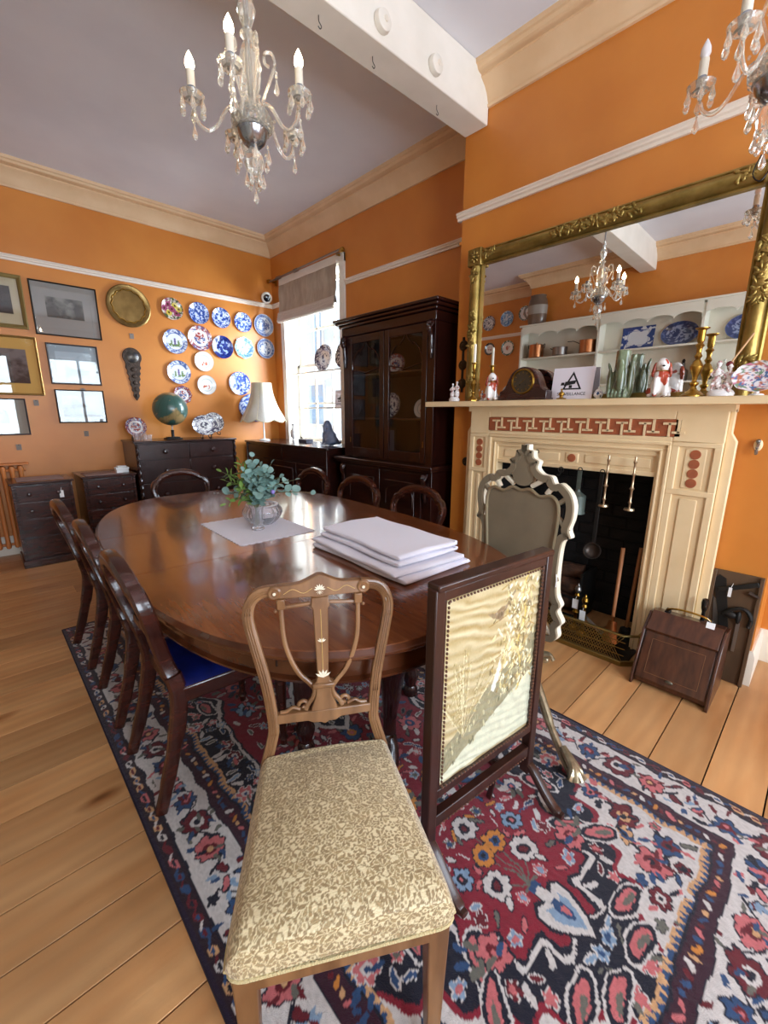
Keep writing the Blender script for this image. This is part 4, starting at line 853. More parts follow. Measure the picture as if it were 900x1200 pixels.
# ---------------- chests of drawers ----------------
def chest(name, label, loc, w_, d, h, rows, m, knob=2, kr=.016, plinth=.07, top=.02, split=False, side_col=False):
    t = thing(name, label, 'chest of drawers', loc)     # origin floor, front face at y=0, extends +y
    a = w_/2
    build('carcass', MB().box(-a, a, 0.014, d, plinth, h-top).box(-a, -a+.02, 0, .02, plinth, h-top).box(a-.02, a, 0, .02, plinth, h-top), m, t, .003)
    build('plinth', MB().box(-a-.012, a+.012, -.012, d, 0, plinth), m, t, .006)
    build('top', MB().box(-a-.015, a+.015, -.02, d+.0, h-top, h), m, t, .006)
    z = h-top-.012; tot = sum(rows); av = z-plinth-.01
    for i, rr in enumerate(rows):
        hh = av*rr/tot; n_ = 2 if (split and i < 2) else 1
        for q in range(n_):
            x0 = -a+.028+q*(w_-.056)/n_+.003; x1 = -a+.028+(q+1)*(w_-.056)/n_-.003
            dr = build('drawer', MB().box(x0, x1, -.006, .05, z-hh+.008, z-.004), m, t, .003)
            ks = [(x0+x1)/2] if n_ == 2 else [x0+(x1-x0)*.22, x0+(x1-x0)*.78]
            for kx in ks: build('knob', MB().lathe([(.006, .0), (.007, -.012), (kr, -.020), (kr*1.05, -.028), (kr*.7, -.036), (0, -.038)], 16, (kx, -.006, z-hh/2), 'y'), MAHO, dr)
        z -= hh
    if side_col:
        for e in (-1, 1):
            x = e*(a-.014); pts = [(x+.006*math.cos(k*.9), -.008+.006*math.sin(k*.9), plinth+.01+(h-top-plinth-.02)*k/90) for k in range(91)]
            build('twist_column', MB().tube(pts, .012, 8), m, t)
    return t
chest('small_chest_of_drawers', 'small mahogany four drawer chest beside the radiator, with paper tag on its knob', (.375, 4.90, 0), .44, .41, .785, [1, 1, 1.1, 1.3], MAHO2)
chest('small_chest_of_drawers', 'small mahogany chest with white box on top, next to the tall dark chest', (.915, 4.96, 0), .45, .50, .785, [1, 1, 1.1, 1.3], MAHO2)
chest('large_chest_of_drawers', 'large dark chest of drawers with twisted columns standing under the wall plates', (1.72, 4.99, 0), 1.08, .50, 1.10, [.75, 1.1, 1.2, 1.35], MAHO, knob=2, kr=.024, split=True, side_col=True)
t = thing('paper_tag', 'white paper tag hanging from the top knob of the left small chest', 'tag', (.50, 4.868, .71)); build('tag', MB().box(-.016, .016, -.0015, .0, -.085, -.02), PAPER, t); build('string', MB().tube([(0, 0, -.02), (.003, 0.006, .005)], .0012, 5), PAPER, t)
for x, lb in ((.375, 'pale cloth runner lying on top of the left small chest'), (.86, 'pale cloth runner lying on top of the small chest with the white box')):
    o = build('cloth_runner', MB().box(-.17 if x < .5 else -.14, .17, -.20, .10, 0, .004), mat('runner', '9a817c', .7), bevel=.0015, loc=(x, 5.17, .786)); tag(o, lb, 'runner')
t = thing('white_box', 'small white box with lid on the small chest next to the tall dark chest', 'box', (1.05, 5.06, .788)); build('body', MB().box(-.055, .055, -.04, .04, 0, .035), PAPER, t, .003); build('lid', MB().box(-.06, .06, -.045, .045, .036, .055), PAPER, t, .003); build('upper_tray', MB().box(-.04, .04, -.03, .03, .056, .07), PAPER, t, .003)
# globe
t = thing('globe', 'green terrestrial globe on a dark stepped foot on the tall chest', 'globe', (1.63, 5.20, 1.101))
c = None
mb = MB(); R = .18; v = []; f = []; nu, nv = 96, 48
U, V_ = np.meshgrid(np.arange(nu)/nu*2*PI, np.linspace(-PI/2, PI/2, nv), indexing='ij')
X = np.cos(V_)*np.cos(U); Y = np.cos(V_)*np.sin(U); Z = np.sin(V_)
mb.v = [tuple(p) for p in np.stack([X*R, Y*R, Z*R], -1).reshape(-1, 3)]
mb.f = [(i*nv+j, ((i+1) % nu)*nv+j, ((i+1) % nu)*nv+j+1, i*nv+j+1) for i in range(nu) for j in range(nv-1)]
n_ = vnoise(X*2.1+9, Z*2.1+Y*1.7+4, 33, 4); cc = np.empty(X.shape+(3,)); cc[:] = hx('3c6158'); cc[n_ > .55] = hx('8c7a4e'); cc[n_ > .64] = hx('a58a5c'); cc[(np.abs(Z) < .012) | (np.abs(np.mod(U, PI/6)-0) < .02)] *= .8
mb.c = cc.reshape(-1, 3)
mb.xf(T(0, 0, .332) @ RX(.4)); build('sphere', mb, mat_vc('globe_paper', .3, coat=.5), t, sharp=180)
build('meridian_pin', MB().tube([(0, 0, .09), (0, 0, .155)], .007, 10).ball((0, 0, .148), .012, 10, 8), PEWTER, t)
build('stem', MB().lathe([(0, .02), (.02, .02), (.016, .035), (.016, .09), (.02, .10), (0, .105)], 16), IRON, t); build('foot', MB().box(-.085, .085, -.06, .06, 0, .014).box(-.065, .065, -.045, .045, .014, .026), IRON, t, .004)
# stand plates
def stand_plate(label, x, y, z0, r, kind, seed, sx=1, sz=1, lean=.25, stand=True, octo=0):
    t = thing('display_plate', label, 'plate', (x, y, z0+.004)); o = build('plate', disc(r, prof_plate, style(kind, seed), sx=sx, sz=sz, octo=octo).xf(T(0, 0, .026) @ RX(-lean) @ T(0, -.01, r*sz)), VC, t)
    if stand:
        for e in (-1, 1): build('easel_leg', MB().tube(crv([(e*.05, -.035, .035), (e*.05, -.038, .012), (e*.05, -.02, .0), (e*.045, .03, .01), (e*.03, .035, .09)], 4), .005, 6), IRON, t)
        build('easel_back_leg', MB().tube([(0, .03, .10), (0, .10, .004)], .004, 6), IRON, t)
    return t
stand_plate('oval grey and white patterned plate on an iron easel on the tall chest', 1.985, 5.16, 1.101, .118, 'brown', 51, sx=1.26)
stand_plate('white plate with patterned rim standing behind the oval plate', 2.165, 5.33, 1.125, .122, 'brown', 55, stand=True)
stand_plate('dark patterned arched plate standing behind the glasses at the left of the tall chest', 1.29, 5.30, 1.103, .105, 'imari', 57, stand=True)
for k, (x, y, h) in enumerate(((1.23, 5.10, .075), (1.30, 5.09, .08), (1.36, 5.12, .06), (1.27, 5.15, .07))):
    o = thing('crystal_glass', ['crystal tumbler at the left end of the row before the arched plate', 'taller crystal glass in the middle of the row before the arched plate', 'low crystal glass at the right of the row beside the globe', 'crystal glass at the rear of the row, close before the arched plate'][k], 'glass', (x, y, 1.101), group='crystal glasses on the tall chest')
    build('cup', MB().lathe([(0, 0), (.022, 0), (.024, .01), (.031, h), (.028, h), (.021, .014), (0, .012)], 16, wob=lambda a: 1+.03*math.cos(8*a)), CRYST, o)
# ---------------- glazed bookcase ----------------
BXF = 2.70
bk = thing('glazed_bookcase', 'tall dark mahogany glazed bookcase with carved corbels beside the chimney breast', 'bookcase', (3.135, 2.85, 0))
b0 = Matrix.Translation((-3.135, -2.85, 0))
Y0, Y1 = 2.275, 3.425
def bb(name, boxes, m=MAHO, par=None, bevel=.003, label=None):
    w = MB()
    for q in boxes: w.box(*q)
    return build(name, w.xf(b0), m, par or bk, bevel, label=label)
L0 = BXF-.06
bb('lower_carcass', [(L0+.03, 3.13, Y0-.03, Y1+.03, .09, .93)])
bb('plinth', [(L0, 3.13, Y0-.05, Y1+.05, 0, .09)])
bb('ledge', [(L0-.03, 3.13, Y0-.07, Y1+.07, .945, .975), (L0-.01, 3.13, Y0-.055, Y1+.055, .925, .946)], bevel=.008)
ym = (Y0+Y1)/2
for a, b_ in ((Y0+.07, ym-.006), (ym+.006, Y1-.07)):
    d_ = bb('cupboard_door', [(L0+.012, L0+.035, a, b_, .11, .90)])
    bb('door_panel', [(L0+.002, L0+.014, a+.07, b_-.07, .20, .82)], par=d_, bevel=.008)
    arch = [(a+.085, .60)]+[((a+b_)/2-(b_-a-.17)/2*math.cos(PI*k/12), .70+.08*math.sin(PI*k/12)) for k in range(13)]+[(b_-.085, .60)]
    build('arched_bead', MB().tube([(L0, y, z) for y, z in arch], .006, 6, ref=(1, 0, 0)).xf(b0), MAHO, d_)
def corbel(y, z, h, par=bk):
    w = MB()
    w.tube(crv([(0, 0, 0), (-.03, 0, -.02), (-.035, 0, -.06), (-.015, 0, -.10), (-.01, 0, -h*.8), (-.004, 0, -h)], 5), [.026]*5+[.024]*5+[.020]*5+[.017]*5+[.012]*5+[.006], 10)
    for e in (-1, 1): w.tube(crv([(-.01, e*.022, -.01), (-.035, e*.018, -.05), (-.02, e*.012, -.10), (-.012, e*.008, -h*.85)], 5), .007, 6)
    for k in range(3): w.ball((-.035+.01*k, 0, -.05-.045*k), (.010, .014, .016), 8, 6)
    return build('corbel', w.xf(T(BXF if z > 1 else L0+.03, y, z)).xf(b0), MAHO, par)
for y in (Y0+.035, Y1-.035): corbel(y, .90, .24)
# upper carcass as frame so the interior shows
bb('upper_side', [(BXF+.02, 3.13, Y0, Y0+.022, .975, 2.14)]); bb('upper_side', [(BXF+.02, 3.13, Y1-.022, Y1, .975, 2.14)])
bb('back_panel', [(3.11, 3.13, Y0, Y1, .975, 2.14)], mat('case_back', '17120f', .6)); bb('upper_base', [(BXF+.02, 3.11, Y0+.02, Y1-.02, .975, .995)]); bb('upper_top', [(BXF+.02, 3.11, Y0+.02, Y1-.02, 2.11, 2.14)])
for z in (1.34, 1.74): bb('shelf', [(BXF+.06, 3.11, Y0+.022, Y1-.022, z, z+.018)])
for a, b_ in ((Y0, Y0+.075), (Y1-.075, Y1)): bb('corner_stile', [(BXF, BXF+.03, a, b_, .975, 2.11)])
bb('cornice', [(BXF-.01, 3.13, Y0-.01, Y1+.01, 2.10, 2.175), (BXF-.03, 3.13, Y0-.03, Y1+.03, 2.175, 2.20), (BXF-.055, 3.13, Y0-.055, Y1+.055, 2.20, 2.225), (BXF-.07, 3.13, Y0-.07, Y1+.07, 2.225, 2.25)], bevel=.007)
for y in (Y0+.035, Y1-.035): corbel(y, 2.09, .27)
for i, (a, b_) in enumerate(((Y0+.078, ym-.004), (ym+.004, Y1-.078))):
    st = .055
    d_ = bb('glazed_door', [(BXF-.004, BXF+.022, a, a+st, .99, 2.095), (BXF-.004, BXF+.022, b_-st, b_, .99, 2.095), (BXF-.003, BXF+.021, a+st, b_-st, .99, 1.075), (BXF-.003, BXF+.021, a+st, b_-st, 2.03, 2.095)])
    gy0, gy1 = a+st, b_-st; gm = (gy0+gy1)/2; gw = (gy1-gy0)/2; br = MB(); X_ = BXF+.004
    sec = .005
    br.tube([(X_, gm+gw*math.cos(q), 1.80+gw*.9*math.sin(q)*1.1) for q in np.linspace(0, PI*.36, 9)], sec, 6, ref=(1, 0, 0)).tube([(X_, gm-gw*math.cos(q), 1.80+gw*.9*math.sin(q)*1.1) for q in np.linspace(0, PI*.36, 9)], sec, 6, ref=(1, 0, 0))
    br.tube([(X_, gm+.01, 2.03), (X_, gm+.035, 1.99), (X_, gm+gw*.42, 1.955)], sec, 6, ref=(1, 0, 0)).tube([(X_, gm-.01, 2.03), (X_, gm-.035, 1.99), (X_, gm-gw*.42, 1.955)], sec, 6, ref=(1, 0, 0)).tube([(X_, gy0, 1.80), (X_, gm, 1.765), (X_, gy1, 1.80)], sec, 6, ref=(1, 0, 0))
    o = build('tracery', br.xf(b0), MAHO, d_); 
    build('glass', MB().add([(BXF+.008, gy0, 1.075), (BXF+.008, gy1, 1.075), (BXF+.008, gy1, 2.03), (BXF+.008, gy0, 2.03)], [(0, 1, 2, 3)]).xf(b0), mat_pane('dark_glass', ior=1.55), d_)
    build('escutcheon', MB().box(BXF-.006, BXF-.003, (a+.02 if i == 0 else b_-.025), (a+.025 if i == 0 else b_-.02), 1.12, 1.17).xf(b0), BRASS, d_)
def in_case(label, y, z, r, kind, seed, sx=1):
    o = build('cabinet_plate', disc(r, prof_plate, style(kind, seed), sx=sx).xf(T(0, 0, r)), VC, loc=(3.06, y, z+.001)); o.rotation_euler = (-.14, 0, -PI/2); return tag(o, label, 'plate', 'plates inside the glazed bookcase')
in_case('oval patterned platter on the bookcase top shelf, left door', 3.08, 1.758, .10, 'imari', 70, 1.4)
in_case('round pale plate on the bookcase middle shelf, left door', 3.12, 1.358, .12, 'brown', 71)
in_case('blue patterned plate on the bookcase top shelf, right door', 2.55, 1.758, .12, 'blue', 72)
in_case('round grey plate nearest the right edge of the bookcase middle shelf', 2.46, 1.358, .12, 'brown', 73)
in_case('small white plate beside the grey plate on the middle shelf, right door', 2.72, 1.358, .085, 'white', 74)
t = thing('glass_dish', 'small cut glass dish on the bookcase floor behind the right door', 'dish', (2.93, 2.56, .996)); build('bowl', MB().lathe([(0, 0), (.03, 0), (.05, .02), (.07, .045), (.065, .045), (.045, .024), (0, .01)], 20), CRYST, t)
t = thing('blue_frame', 'dark blue framed card standing on the bookcase floor behind the left door', 'frame', (3.02, 3.12, .996)); build('card', MB().box(0, .008, -.10, .10, 0, .26), mat('slate_blue', '3c4a5c', .4), t); build('rim', MB().box(-.006, 0, -.11, .11, 0, .02).box(-.006, 0, -.11, .11, .24, .26).box(-.006, 0, -.11, -.09, .0, .26).box(-.006, 0, .09, .11, .0, .26), IRON, t)
# ---------------- sideboard under the window ----------------
sb = thing('window_sideboard', 'long dark mahogany sideboard standing under the window', 'sideboard', (2.86, 4.28, 0))
s0 = Matrix.Translation((-2.86, -4.28, 0))
def sbx(name, boxes, par=None, bevel=.003, m=MAHO):
    w = MB()
    for q in boxes: w.box(*q)
    return build(name, w.xf(s0), m, par or sb, bevel)
SX, SY0, SY1 = 2.60, 3.60, 5.40
sbx('carcass', [(SX+.02, 3.13, SY0, SY1, .07, 1.02)]); sbx('plinth', [(SX, 3.13, SY0-.015, SY1+.0, 0, .07)])
sbx('top', [(SX-.02, 3.13, SY0-.03, SY1+.01, 1.02, 1.045)], bevel=.006)
sbx('frieze_drawer', [(SX+.005, SX+.03, SY0+.03, (SY0+SY1)/2-.01, .86, 1.0)]); sbx('frieze_drawer', [(SX+.005, SX+.03, (SY0+SY1)/2+.01, SY1-.03, .86, 1.0)])
for k in range(3):
    a = SY0+.03+k*(SY1-SY0-.06)/3; b_ = a+(SY1-SY0-.06)/3-.012; d_ = sbx('door', [(SX+.006, SX+.03, a, b_, .09, .845)]); sbx('door_panel', [(SX-.002, SX+.008, a+.06, b_-.06, .16, .78)], d_, .006)
for y in (SY0+.012, SY1-.012): sbx('pilaster', [(SX-.006, SX+.03, y-.014, y+.014, .07, 1.02)], None, .005)
# jug, box and dog on the sill side
t = thing('white_jug', 'white china ewer with tall curved handle on the left of the window ledge', 'jug', (2.98, 4.83, 1.046))
build('body', MB().lathe([(0, 0), (.028, 0), (.03, .008), (.018, .02), (.034, .05), (.042, .09), (.036, .13), (.022, .16), (.02, .19), (.03, .22), (.027, .22), (.017, .19), (.0, .15)], 24), CHINA, t)
build('handle', MB().tube(crv([(0, -.024, .205), (0, -.05, .235), (0, -.066, .20), (0, -.055, .14), (0, -.038, .10)], 5), .005, 8), CHINA, t); build('spout', MB().ball((0, .03, .212), (.012, .02, .010), 10, 8), CHINA, t)
t = thing('small_flat_box', 'small dark flat box between the white jug and grey china dog', 'box', (2.90, 4.44, 1.046)); build('body', MB().box(-.05, .05, -.085, .085, 0, .03), mat('slate_box', '4a4a58', .5), t, .003); build('lid', MB().box(-.053, .053, -.088, .088, .031, .042), MATS['slate_box'], t, .003)
DG = mat('grey_dog_glaze', '8b98b4', .35, col2='6a7690', scale=14, coat=.2)
spaniel('grey_china_dog', 'large blue grey china dog sitting on the window sideboard', (2.86, 3.90, 1.052), -1.35, 1.60, DG, DG)
# platters and card standing on the meeting bars of the window
for y, lb in ((4.56, 'oval dark patterned platter propped on the window bar, full view'), (4.13, 'oval patterned platter propped on the window bar beside the bookcase')):
    o = build('window_platter', disc(.155, prof_plate, style('brown', int(y*20)), sx=1.22).xf(T(0, 0, .155) @ RX(0)), VC, loc=(XR+.128, y, 1.91)); o.rotation_euler = (-.10, 0, -PI/2); tag(o, lb, 'plate', 'platters in the window')
build('platter_ledge', MB().box(XR+.05, XR+.149, WY0+.012, WY1-.012, 1.892, 1.909), WHITE, win); build('platter_ledge', MB().box(XR+.05, XR+.149, WY0+.012, WY1-.012, 1.452, 1.469), WHITE, win)
sign((XR+.10, 4.20, 1.47), -PI/2, 'pale card with black triangle camera emblem standing in the window', .25, .20, .12)
# lamp on the sideboard
lp = thing('table_lamp', 'table lamp with pale panelled scalloped shade and slim white stem', 'lamp', (2.745, 5.17, 1.046))
SHM = mat('lampshade_silk', 'dcd9d2', .8, col2='d2c7a4', scale=3, bump=.15, bscale=60); SHM.node_tree.nodes['Principled BSDF'].inputs['Transmission Weight'].default_value = .0
shz = .27
def shade(u, v):
    a = 2*PI*u; k = abs(math.sin(a*4)); r = .125+.15*(1-v)**2.0+.012*(1-v); r *= 1-.05*(1-k)**.7
    z = shz+.45*v; 
    if v < .02: z -= .035*k
    return (r*math.cos(a), r*math.sin(a), z)
build('lamp_shade', MB().grid(shade, 96, 14, cu=True), SHM, lp, sharp=180)
build('shade_trim', MB().tube([(shade(u, 0)[0]*1.01, shade(u, 0)[1]*1.01, shade(u, 0)[2]) for u in np.linspace(0, 1, 97)[:-1]], .005, 6, closed=True), mat('trim_braid', 'd9cda8', .8), lp)
for k in range(8): a = k*PI/4; build('shade_rib', MB().tube([(p[0]*1.005, p[1]*1.005, p[2]) for p in [shade(k/8, v) for v in np.linspace(0, 1, 12)]], .003, 6), MATS['trim_braid'], lp)
build('stem', MB().lathe([(0, .02), (.012, .02), (.010, .06), (.009, .25), (.008, .45), (.006, .66), (0, .68)], 14), CHINA, lp); build('base', MB().lathe([(0, 0), (.07, 0), (.072, .008), (.05, .018), (.016, .024), (.012, .03)], 28), CHINA, lp); build('bulb', MB().ball((0, 0, .50), .028, 14, 10), CHINA, lp)

# ---------------- open shelves on the opposite wall (seen in the mirror) ----------------
SHP = mat('shelf_paint', 'e0dccb', .55)
sh = thing('wall_shelving', 'white painted wall shelving with scalloped fascia, opposite the fireplace', 'shelving', (XL, 1.36, 0))
h0 = Matrix.Translation((-XL, -1.36, 0)); SF = -1.17
def hb(name, boxes, par=None, bevel=.003):
    w = MB()
    for q in boxes: w.box(*q)
    return build(name, w.xf(h0), SHP, par or sh, bevel)
divs = [3.79, 2.59, 1.37, .15, -1.07]
hb('base_cupboard', [(XL+.005, -1.02, -1.1, 3.79, 0.0, .86)]); hb('worktop', [(XL+.005, -1.0, -1.12, 3.79, .861, .89)])
hb('back_board', [(XL+.005, XL+.02, -1.1, 3.79, .89, 2.74)])
for y in divs: hb('upright', [(XL+.02, SF, y-.016, y+.016, .89, 2.72)])
for i in range(4):
    a, b_ = divs[i+1]+.016, divs[i]-.016
    for z in (1.35, 1.80, 2.25): hb('shelf', [(XL+.02, SF-.005, a, b_, z, z+.022)])
    n = 4; ww = (b_-a)/n; o_ = [(a, 2.76), (a, 2.56)]
    for k in range(n):
        o_ += [(a+ww*k+ww*(.5-.5*math.cos(PI*q/10)), 2.585+.055*math.sin(PI*q/10)) for q in range(1, 10)]; 
        if k < n-1: o_.append((a+ww*(k+1), 2.585))
    o_ += [(b_, 2.56), (b_, 2.76)]
    build('scalloped_fascia', MB().prism(o_, SF-.0, SF+.016, lambda a_, b2, d: (d, a_, b2)).xf(h0), SHP, sh)
hb('top_board', [(XL+.005, SF+.03, -1.1, 3.82, 2.745, 2.77)])
# things on the shelves
SZ = 2.272; sx_ = -1.255
t = thing('stoneware_jug', 'big two tone stoneware jug on top of the white shelving', 'jug', (-1.27, 3.60, 2.771))
ST1 = mat('stoneware_grey', '9c958a', .35); ST2 = mat('stoneware_brown', '6a5646', .3, coat=.3)
build('lower_body', MB().lathe([(0, 0), (.125, 0), (.14, .03), (.15, .12), (.15, .15)], 28, sx=.8), ST2, t); build('middle_band', MB().lathe([(.150, .15), (.152, .20), (.155, .28)], 28, sx=.8), ST1, t); build('upper_body', MB().lathe([(.155, .28), (.14, .36), (.12, .40), (.125, .43), (.11, .43), (.10, .38), (0, .3)], 28, sx=.8), ST2, t)
build('handle', MB().tube(crv([(0, .14, .30), (0, .21, .28), (0, .225, .21), (0, .19, .15), (0, .145, .14)], 5), .015, 8), ST1, t)
def pan(name, label, y, r, h, m, handle, rz=0):
    t = thing(name, label, 'pan', (sx_, y, SZ+.001)); build('body', MB().lathe([(0, 0), (r*.92, 0), (r, .01), (r, h), (r*1.04, h+.003), (r*.96, h), (r*.95, .012), (0, .012)], 28), m, t)
    if handle == 'long': build('handle', MB().tube([(-.0, r, h*.8), (.0, r+.10, h+.01), (0, r+.19, h+.012)], .006, 6), IRON, t)
    elif handle == 'loops':
        for e in (-1, 1): build('handle', MB().tube(crv([(-.03, e*r, h*.75), (-.02, e*(r+.02), h+.005), (.02, e*(r+.02), h+.005), (.03, e*r, h*.75)], 4), .005, 6), IRON, t)
        build('lid', MB().lathe([(r, h+.004), (r*.6, h+.02), (.01, h+.025), (.012, h+.04), (0, h+.045)], 24), m, t)
    elif handle == 'short': build('handle', MB().tube([(0, r, h*.8), (0, r+.05, h)], .007, 6), IRON, t)
pan('copper_pot', 'lidded copper pot at the end of the top shelf nearest the recess plates', 3.56, .112, .19, COPPER, 'loops')
pan('pewter_pan', 'shallow grey metal pan between the two copper pans on the top shelf', 3.17, .108, .12, PEWTER, 'short')
pan('copper_saucepan', 'copper saucepan with long dark handle on the top shelf', 2.76, .112, .18, COPPER, 'long')
def platter(label, y, w_, h_, rectp, seed):
    if rectp:
        c = Can(w_, h_, .006, 'd8dbe0'); bl = hx('3a4f8a'); X, Y = np.meshgrid(np.arange(c.nx)*c.px/w_*2-1, np.arange(c.ny)*c.px/h_*2-1, indexing='ij'); n_ = vnoise(X*4+3, Y*4, seed, 3); e_ = np.maximum(np.abs(X), np.abs(Y)); c.a[(e_ > .66+.12*np.sin(np.arctan2(Y, X)*6)) & (n_ > .36)] = bl; c.a[(e_ > .62) & (e_ < .66)] = hx('7a8ab4')
        mb = c.mesh(lambda X, Y: [X*0+ -.0-.02*np.clip(np.maximum(np.abs(X/w_*2-1), np.abs(Y/h_*2-1))-.6, 0, 1)*-1.5, X-w_/2, Y])
        o = build_np('shelf_platter', mb, VC); s_ = o.modifiers.new('s', 'SOLIDIFY'); s_.thickness = .006; s_.offset = 0
        o.location = (-1.345, y, SZ+.002); o.rotation_euler = (0, -.12, 0)
    else:
        o = build('shelf_platter', disc(h_/2, prof_plate, style('willow2', seed), sx=w_/h_).xf(T(0, 0, h_/2)), VC, loc=(-1.345, y, SZ+.002)); o.rotation_euler = (-.12, 0, PI/2)
    tag(o, label, 'plate', 'platters on the white shelving')
_st = style
def style(kind, seed):
    if kind != 'willow2': return _st(kind, seed)
    def f(rn, a, X, Y):
        c = np.empty(X.shape+(3,)); n1 = vnoise(X*8+seed, Y*8, seed, 3); c[:] = hx('2c3c6c'); c[(n1 > .52) & (rn < .7)] = hx('9aa8c8'); c[(rn > .70) & (rn < .75)] = hx('c9d0e0'); c[(rn > .78) & (n1 > .6)] = hx('5a6ca0'); c[rn > .97] = hx('55669a'); return c
    return f
platter('rectangular white platter with blue leafy corners on the top shelf', 2.13, .40, .30, True, 5)
platter('dark blue oval platter in the middle of the top shelf', 1.64, .42, .30, False, 6)
platter('dark blue oval platter on the top shelf beside the gilt frame reflection', .96, .42, .30, False, 7)
t = thing('glass_decanter', 'dark glass flagon with stopper on the second shelf', 'flagon', (-1.28, 1.53, 1.823)); build('body', MB().lathe([(0, 0), (.06, 0), (.065, .02), (.062, .13), (.03, .16), (.018, .18), (.018, .22), (.024, .225), (0, .225)], 24), PEWTER, t); build('stopper', MB().lathe([(0, .22), (.012, .225), (.02, .25), (.012, .27), (0, .275)], 14), IRON, t)
t = thing('glass_dome', 'pale domed glass cloche on the second shelf', 'cloche', (-1.26, 1.10, 1.823)); build('dome', MB().lathe([(.10, 0), (.10, .08), (.085, .14), (.05, .18), (.012, .195), (.012, .21), (.02, .225), (0, .235)], 26), mat('milk_glass', 'c8cabc', .2, coat=.4), t); build('base', MB().lathe([(0, -.0), (.11, -.0), (.11, .008), (0, .01)], 26), CHINA, t)
for k, (y, r, h, m_) in enumerate(((2.40, .05, .12, CHINA), (2.22, .06, .09, CRYST), (2.02, .045, .14, CHINA), (1.80, .06, .10, CRYST), (1.25, .05, .12, PEWTER))):
    t = thing('shelf_cup', ['white cup nearest the copper pans on the second shelf', 'low glass cup beside the white cup nearest the copper pans', 'tall white cup below the rectangular platter', 'low glass cup below the dark blue oval platter', 'grey metal cup beside the pale cloche'][k], 'cup', (-1.27, y, 1.823), group='cups on the second shelf'); build('cup', MB().lathe([(0, 0), (r*.6, 0), (r*.62, .01), (r, h*.5), (r*.95, h), (r*.88, h), (r*.9, h*.5), (0, .02)], 18), m_, t)
# ---------------- rug (pattern is woven colour, stored on the mesh) ----------------
RW_, RH_ = 1.60, 3.48; PXR = .004
c = Can(RW_/2, RH_/2, PXR, '2a1220'); rnd = random.Random(21)
RED_, NAVY, CRM, BLU, PINK, ORG, GRY, MAR, PCH, LBL, DRD = '8c1c30', '161528', 'd9d2cf', '2e4d78', 'cf6f72', 'd4883a', '6d6b62', '3a1226', 'd9a878', '8aa4c0', '6b1522'
def leafy(x, y, n, R, cols, s=.016):
    for k in range(n): a = rnd.uniform(0, 2*PI); r = rnd.uniform(.2, 1)*R; c.ell(x+r*math.cos(a), y+r*math.sin(a), s, s*.42, rnd.choice(cols), a+rnd.uniform(-.5, .5))
def fl(x, y, r, a, b, d, n=6, o=CRM): c.flower(x, y, r, (a, b, d), n, rnd.uniform(0, 1), o)
W2, H2 = RW_/2, RH_/2
# outer guard
for v_ in np.arange(.02, H2+.05, .052):
    k = rnd.choice([CRM, PINK, BLU, DRD, PCH]); c.ell(.03, v_, .012, .019, k, .5); c.ell(.03, v_, .006, .009, rnd.choice([DRD, BLU, NAVY])); c.ell(.03, v_+.026, .016, .004, rnd.choice([BLU, DRD, CRM]), 1.2)
for u_ in np.arange(.05, W2+.05, .052):
    k = rnd.choice([CRM, PINK, BLU, DRD, PCH]); c.ell(u_, .03, .019, .012, k, .3); c.ell(u_, .03, .009, .006, rnd.choice([DRD, BLU]))
c.rect(.052, 9, .052, 9, NAVY); c.rect(.060, 9, .060, 9, CRM)
# white main border
def border_motif(x, y, k, ang):
    q = k % 4
    if q == 0: fl(x, y, .052, DRD, CRM, NAVY, 7, NAVY); leafy(x, y, 7, .085, [BLU, DRD, GRY])
    elif q == 1: fl(x, y, .040, BLU, DRD, PINK, 6, NAVY); leafy(x, y, 9, .08, [DRD, PINK, BLU, NAVY])
    elif q == 2:
        for e in (-1, 1): c.ell(x+e*.028*math.cos(ang), y+e*.028*math.sin(ang), .028, .014, NAVY, ang+e*.6); c.ell(x+e*.028*math.cos(ang), y+e*.028*math.sin(ang), .022, .009, PINK if e < 0 else DRD, ang+e*.6)
        leafy(x, y, 8, .07, [BLU, LBL, DRD])
    else: fl(x, y, .046, PINK, DRD, PCH, 8, NAVY); leafy(x, y, 7, .085, [BLU, NAVY, GRY, DRD])
k = 0
for v_ in np.arange(.13, H2+.1, .115): border_motif(.132, v_, k, PI/2); c.line([(.132-.03*(-1)**k, v_+.03), (.132, v_+.06), (.132+.03*(-1)**k, v_+.085)], .006, NAVY); k += 1
k = 0
for u_ in np.arange(.245, W2+.1, .115): border_motif(u_, .132, k+1, 0); c.line([(u_+.03, .132-.03*(-1)**k), (u_+.06, .132), (u_+.085, .132+.03*(-1)**k)], .006, NAVY); k += 1
# maroon inner band
c.rect(.198, 9, .198, 9, NAVY); c.rect(.204, 9, .204, 9, MAR)
for i_, v_ in enumerate(np.arange(.235, H2+.05, .05)): c.ell(.232, v_, .014, .007, [ORG, CRM, BLU, PINK][i_ % 4], .7*(-1)**i_); c.ell(.232, v_+.025, .007, .009, [DRD, BLU, PCH][i_ % 3])
for i_, u_ in enumerate(np.arange(.235, W2+.05, .05)): c.ell(u_, .232, .014, .007, [ORG, CRM, BLU, PINK][i_ % 4], .7*(-1)**i_); c.ell(u_+.025, .232, .007, .009, [DRD, BLU, PCH][i_ % 3])
c.rect(.256, 9, .256, 9, NAVY); c.rect(.262, 9, .262, 9, PCH)
for v_ in np.arange(.27, H2+.05, .022): c.poly([(.262, v_-.011), (.282, v_), (.262, v_+.011)], BLU)
for u_ in np.arange(.27, W2+.05, .022): c.poly([(u_-.011, .262), (u_, .282), (u_+.011, .262)], BLU)
c.rect(.286, 9, .286, 9, NAVY)
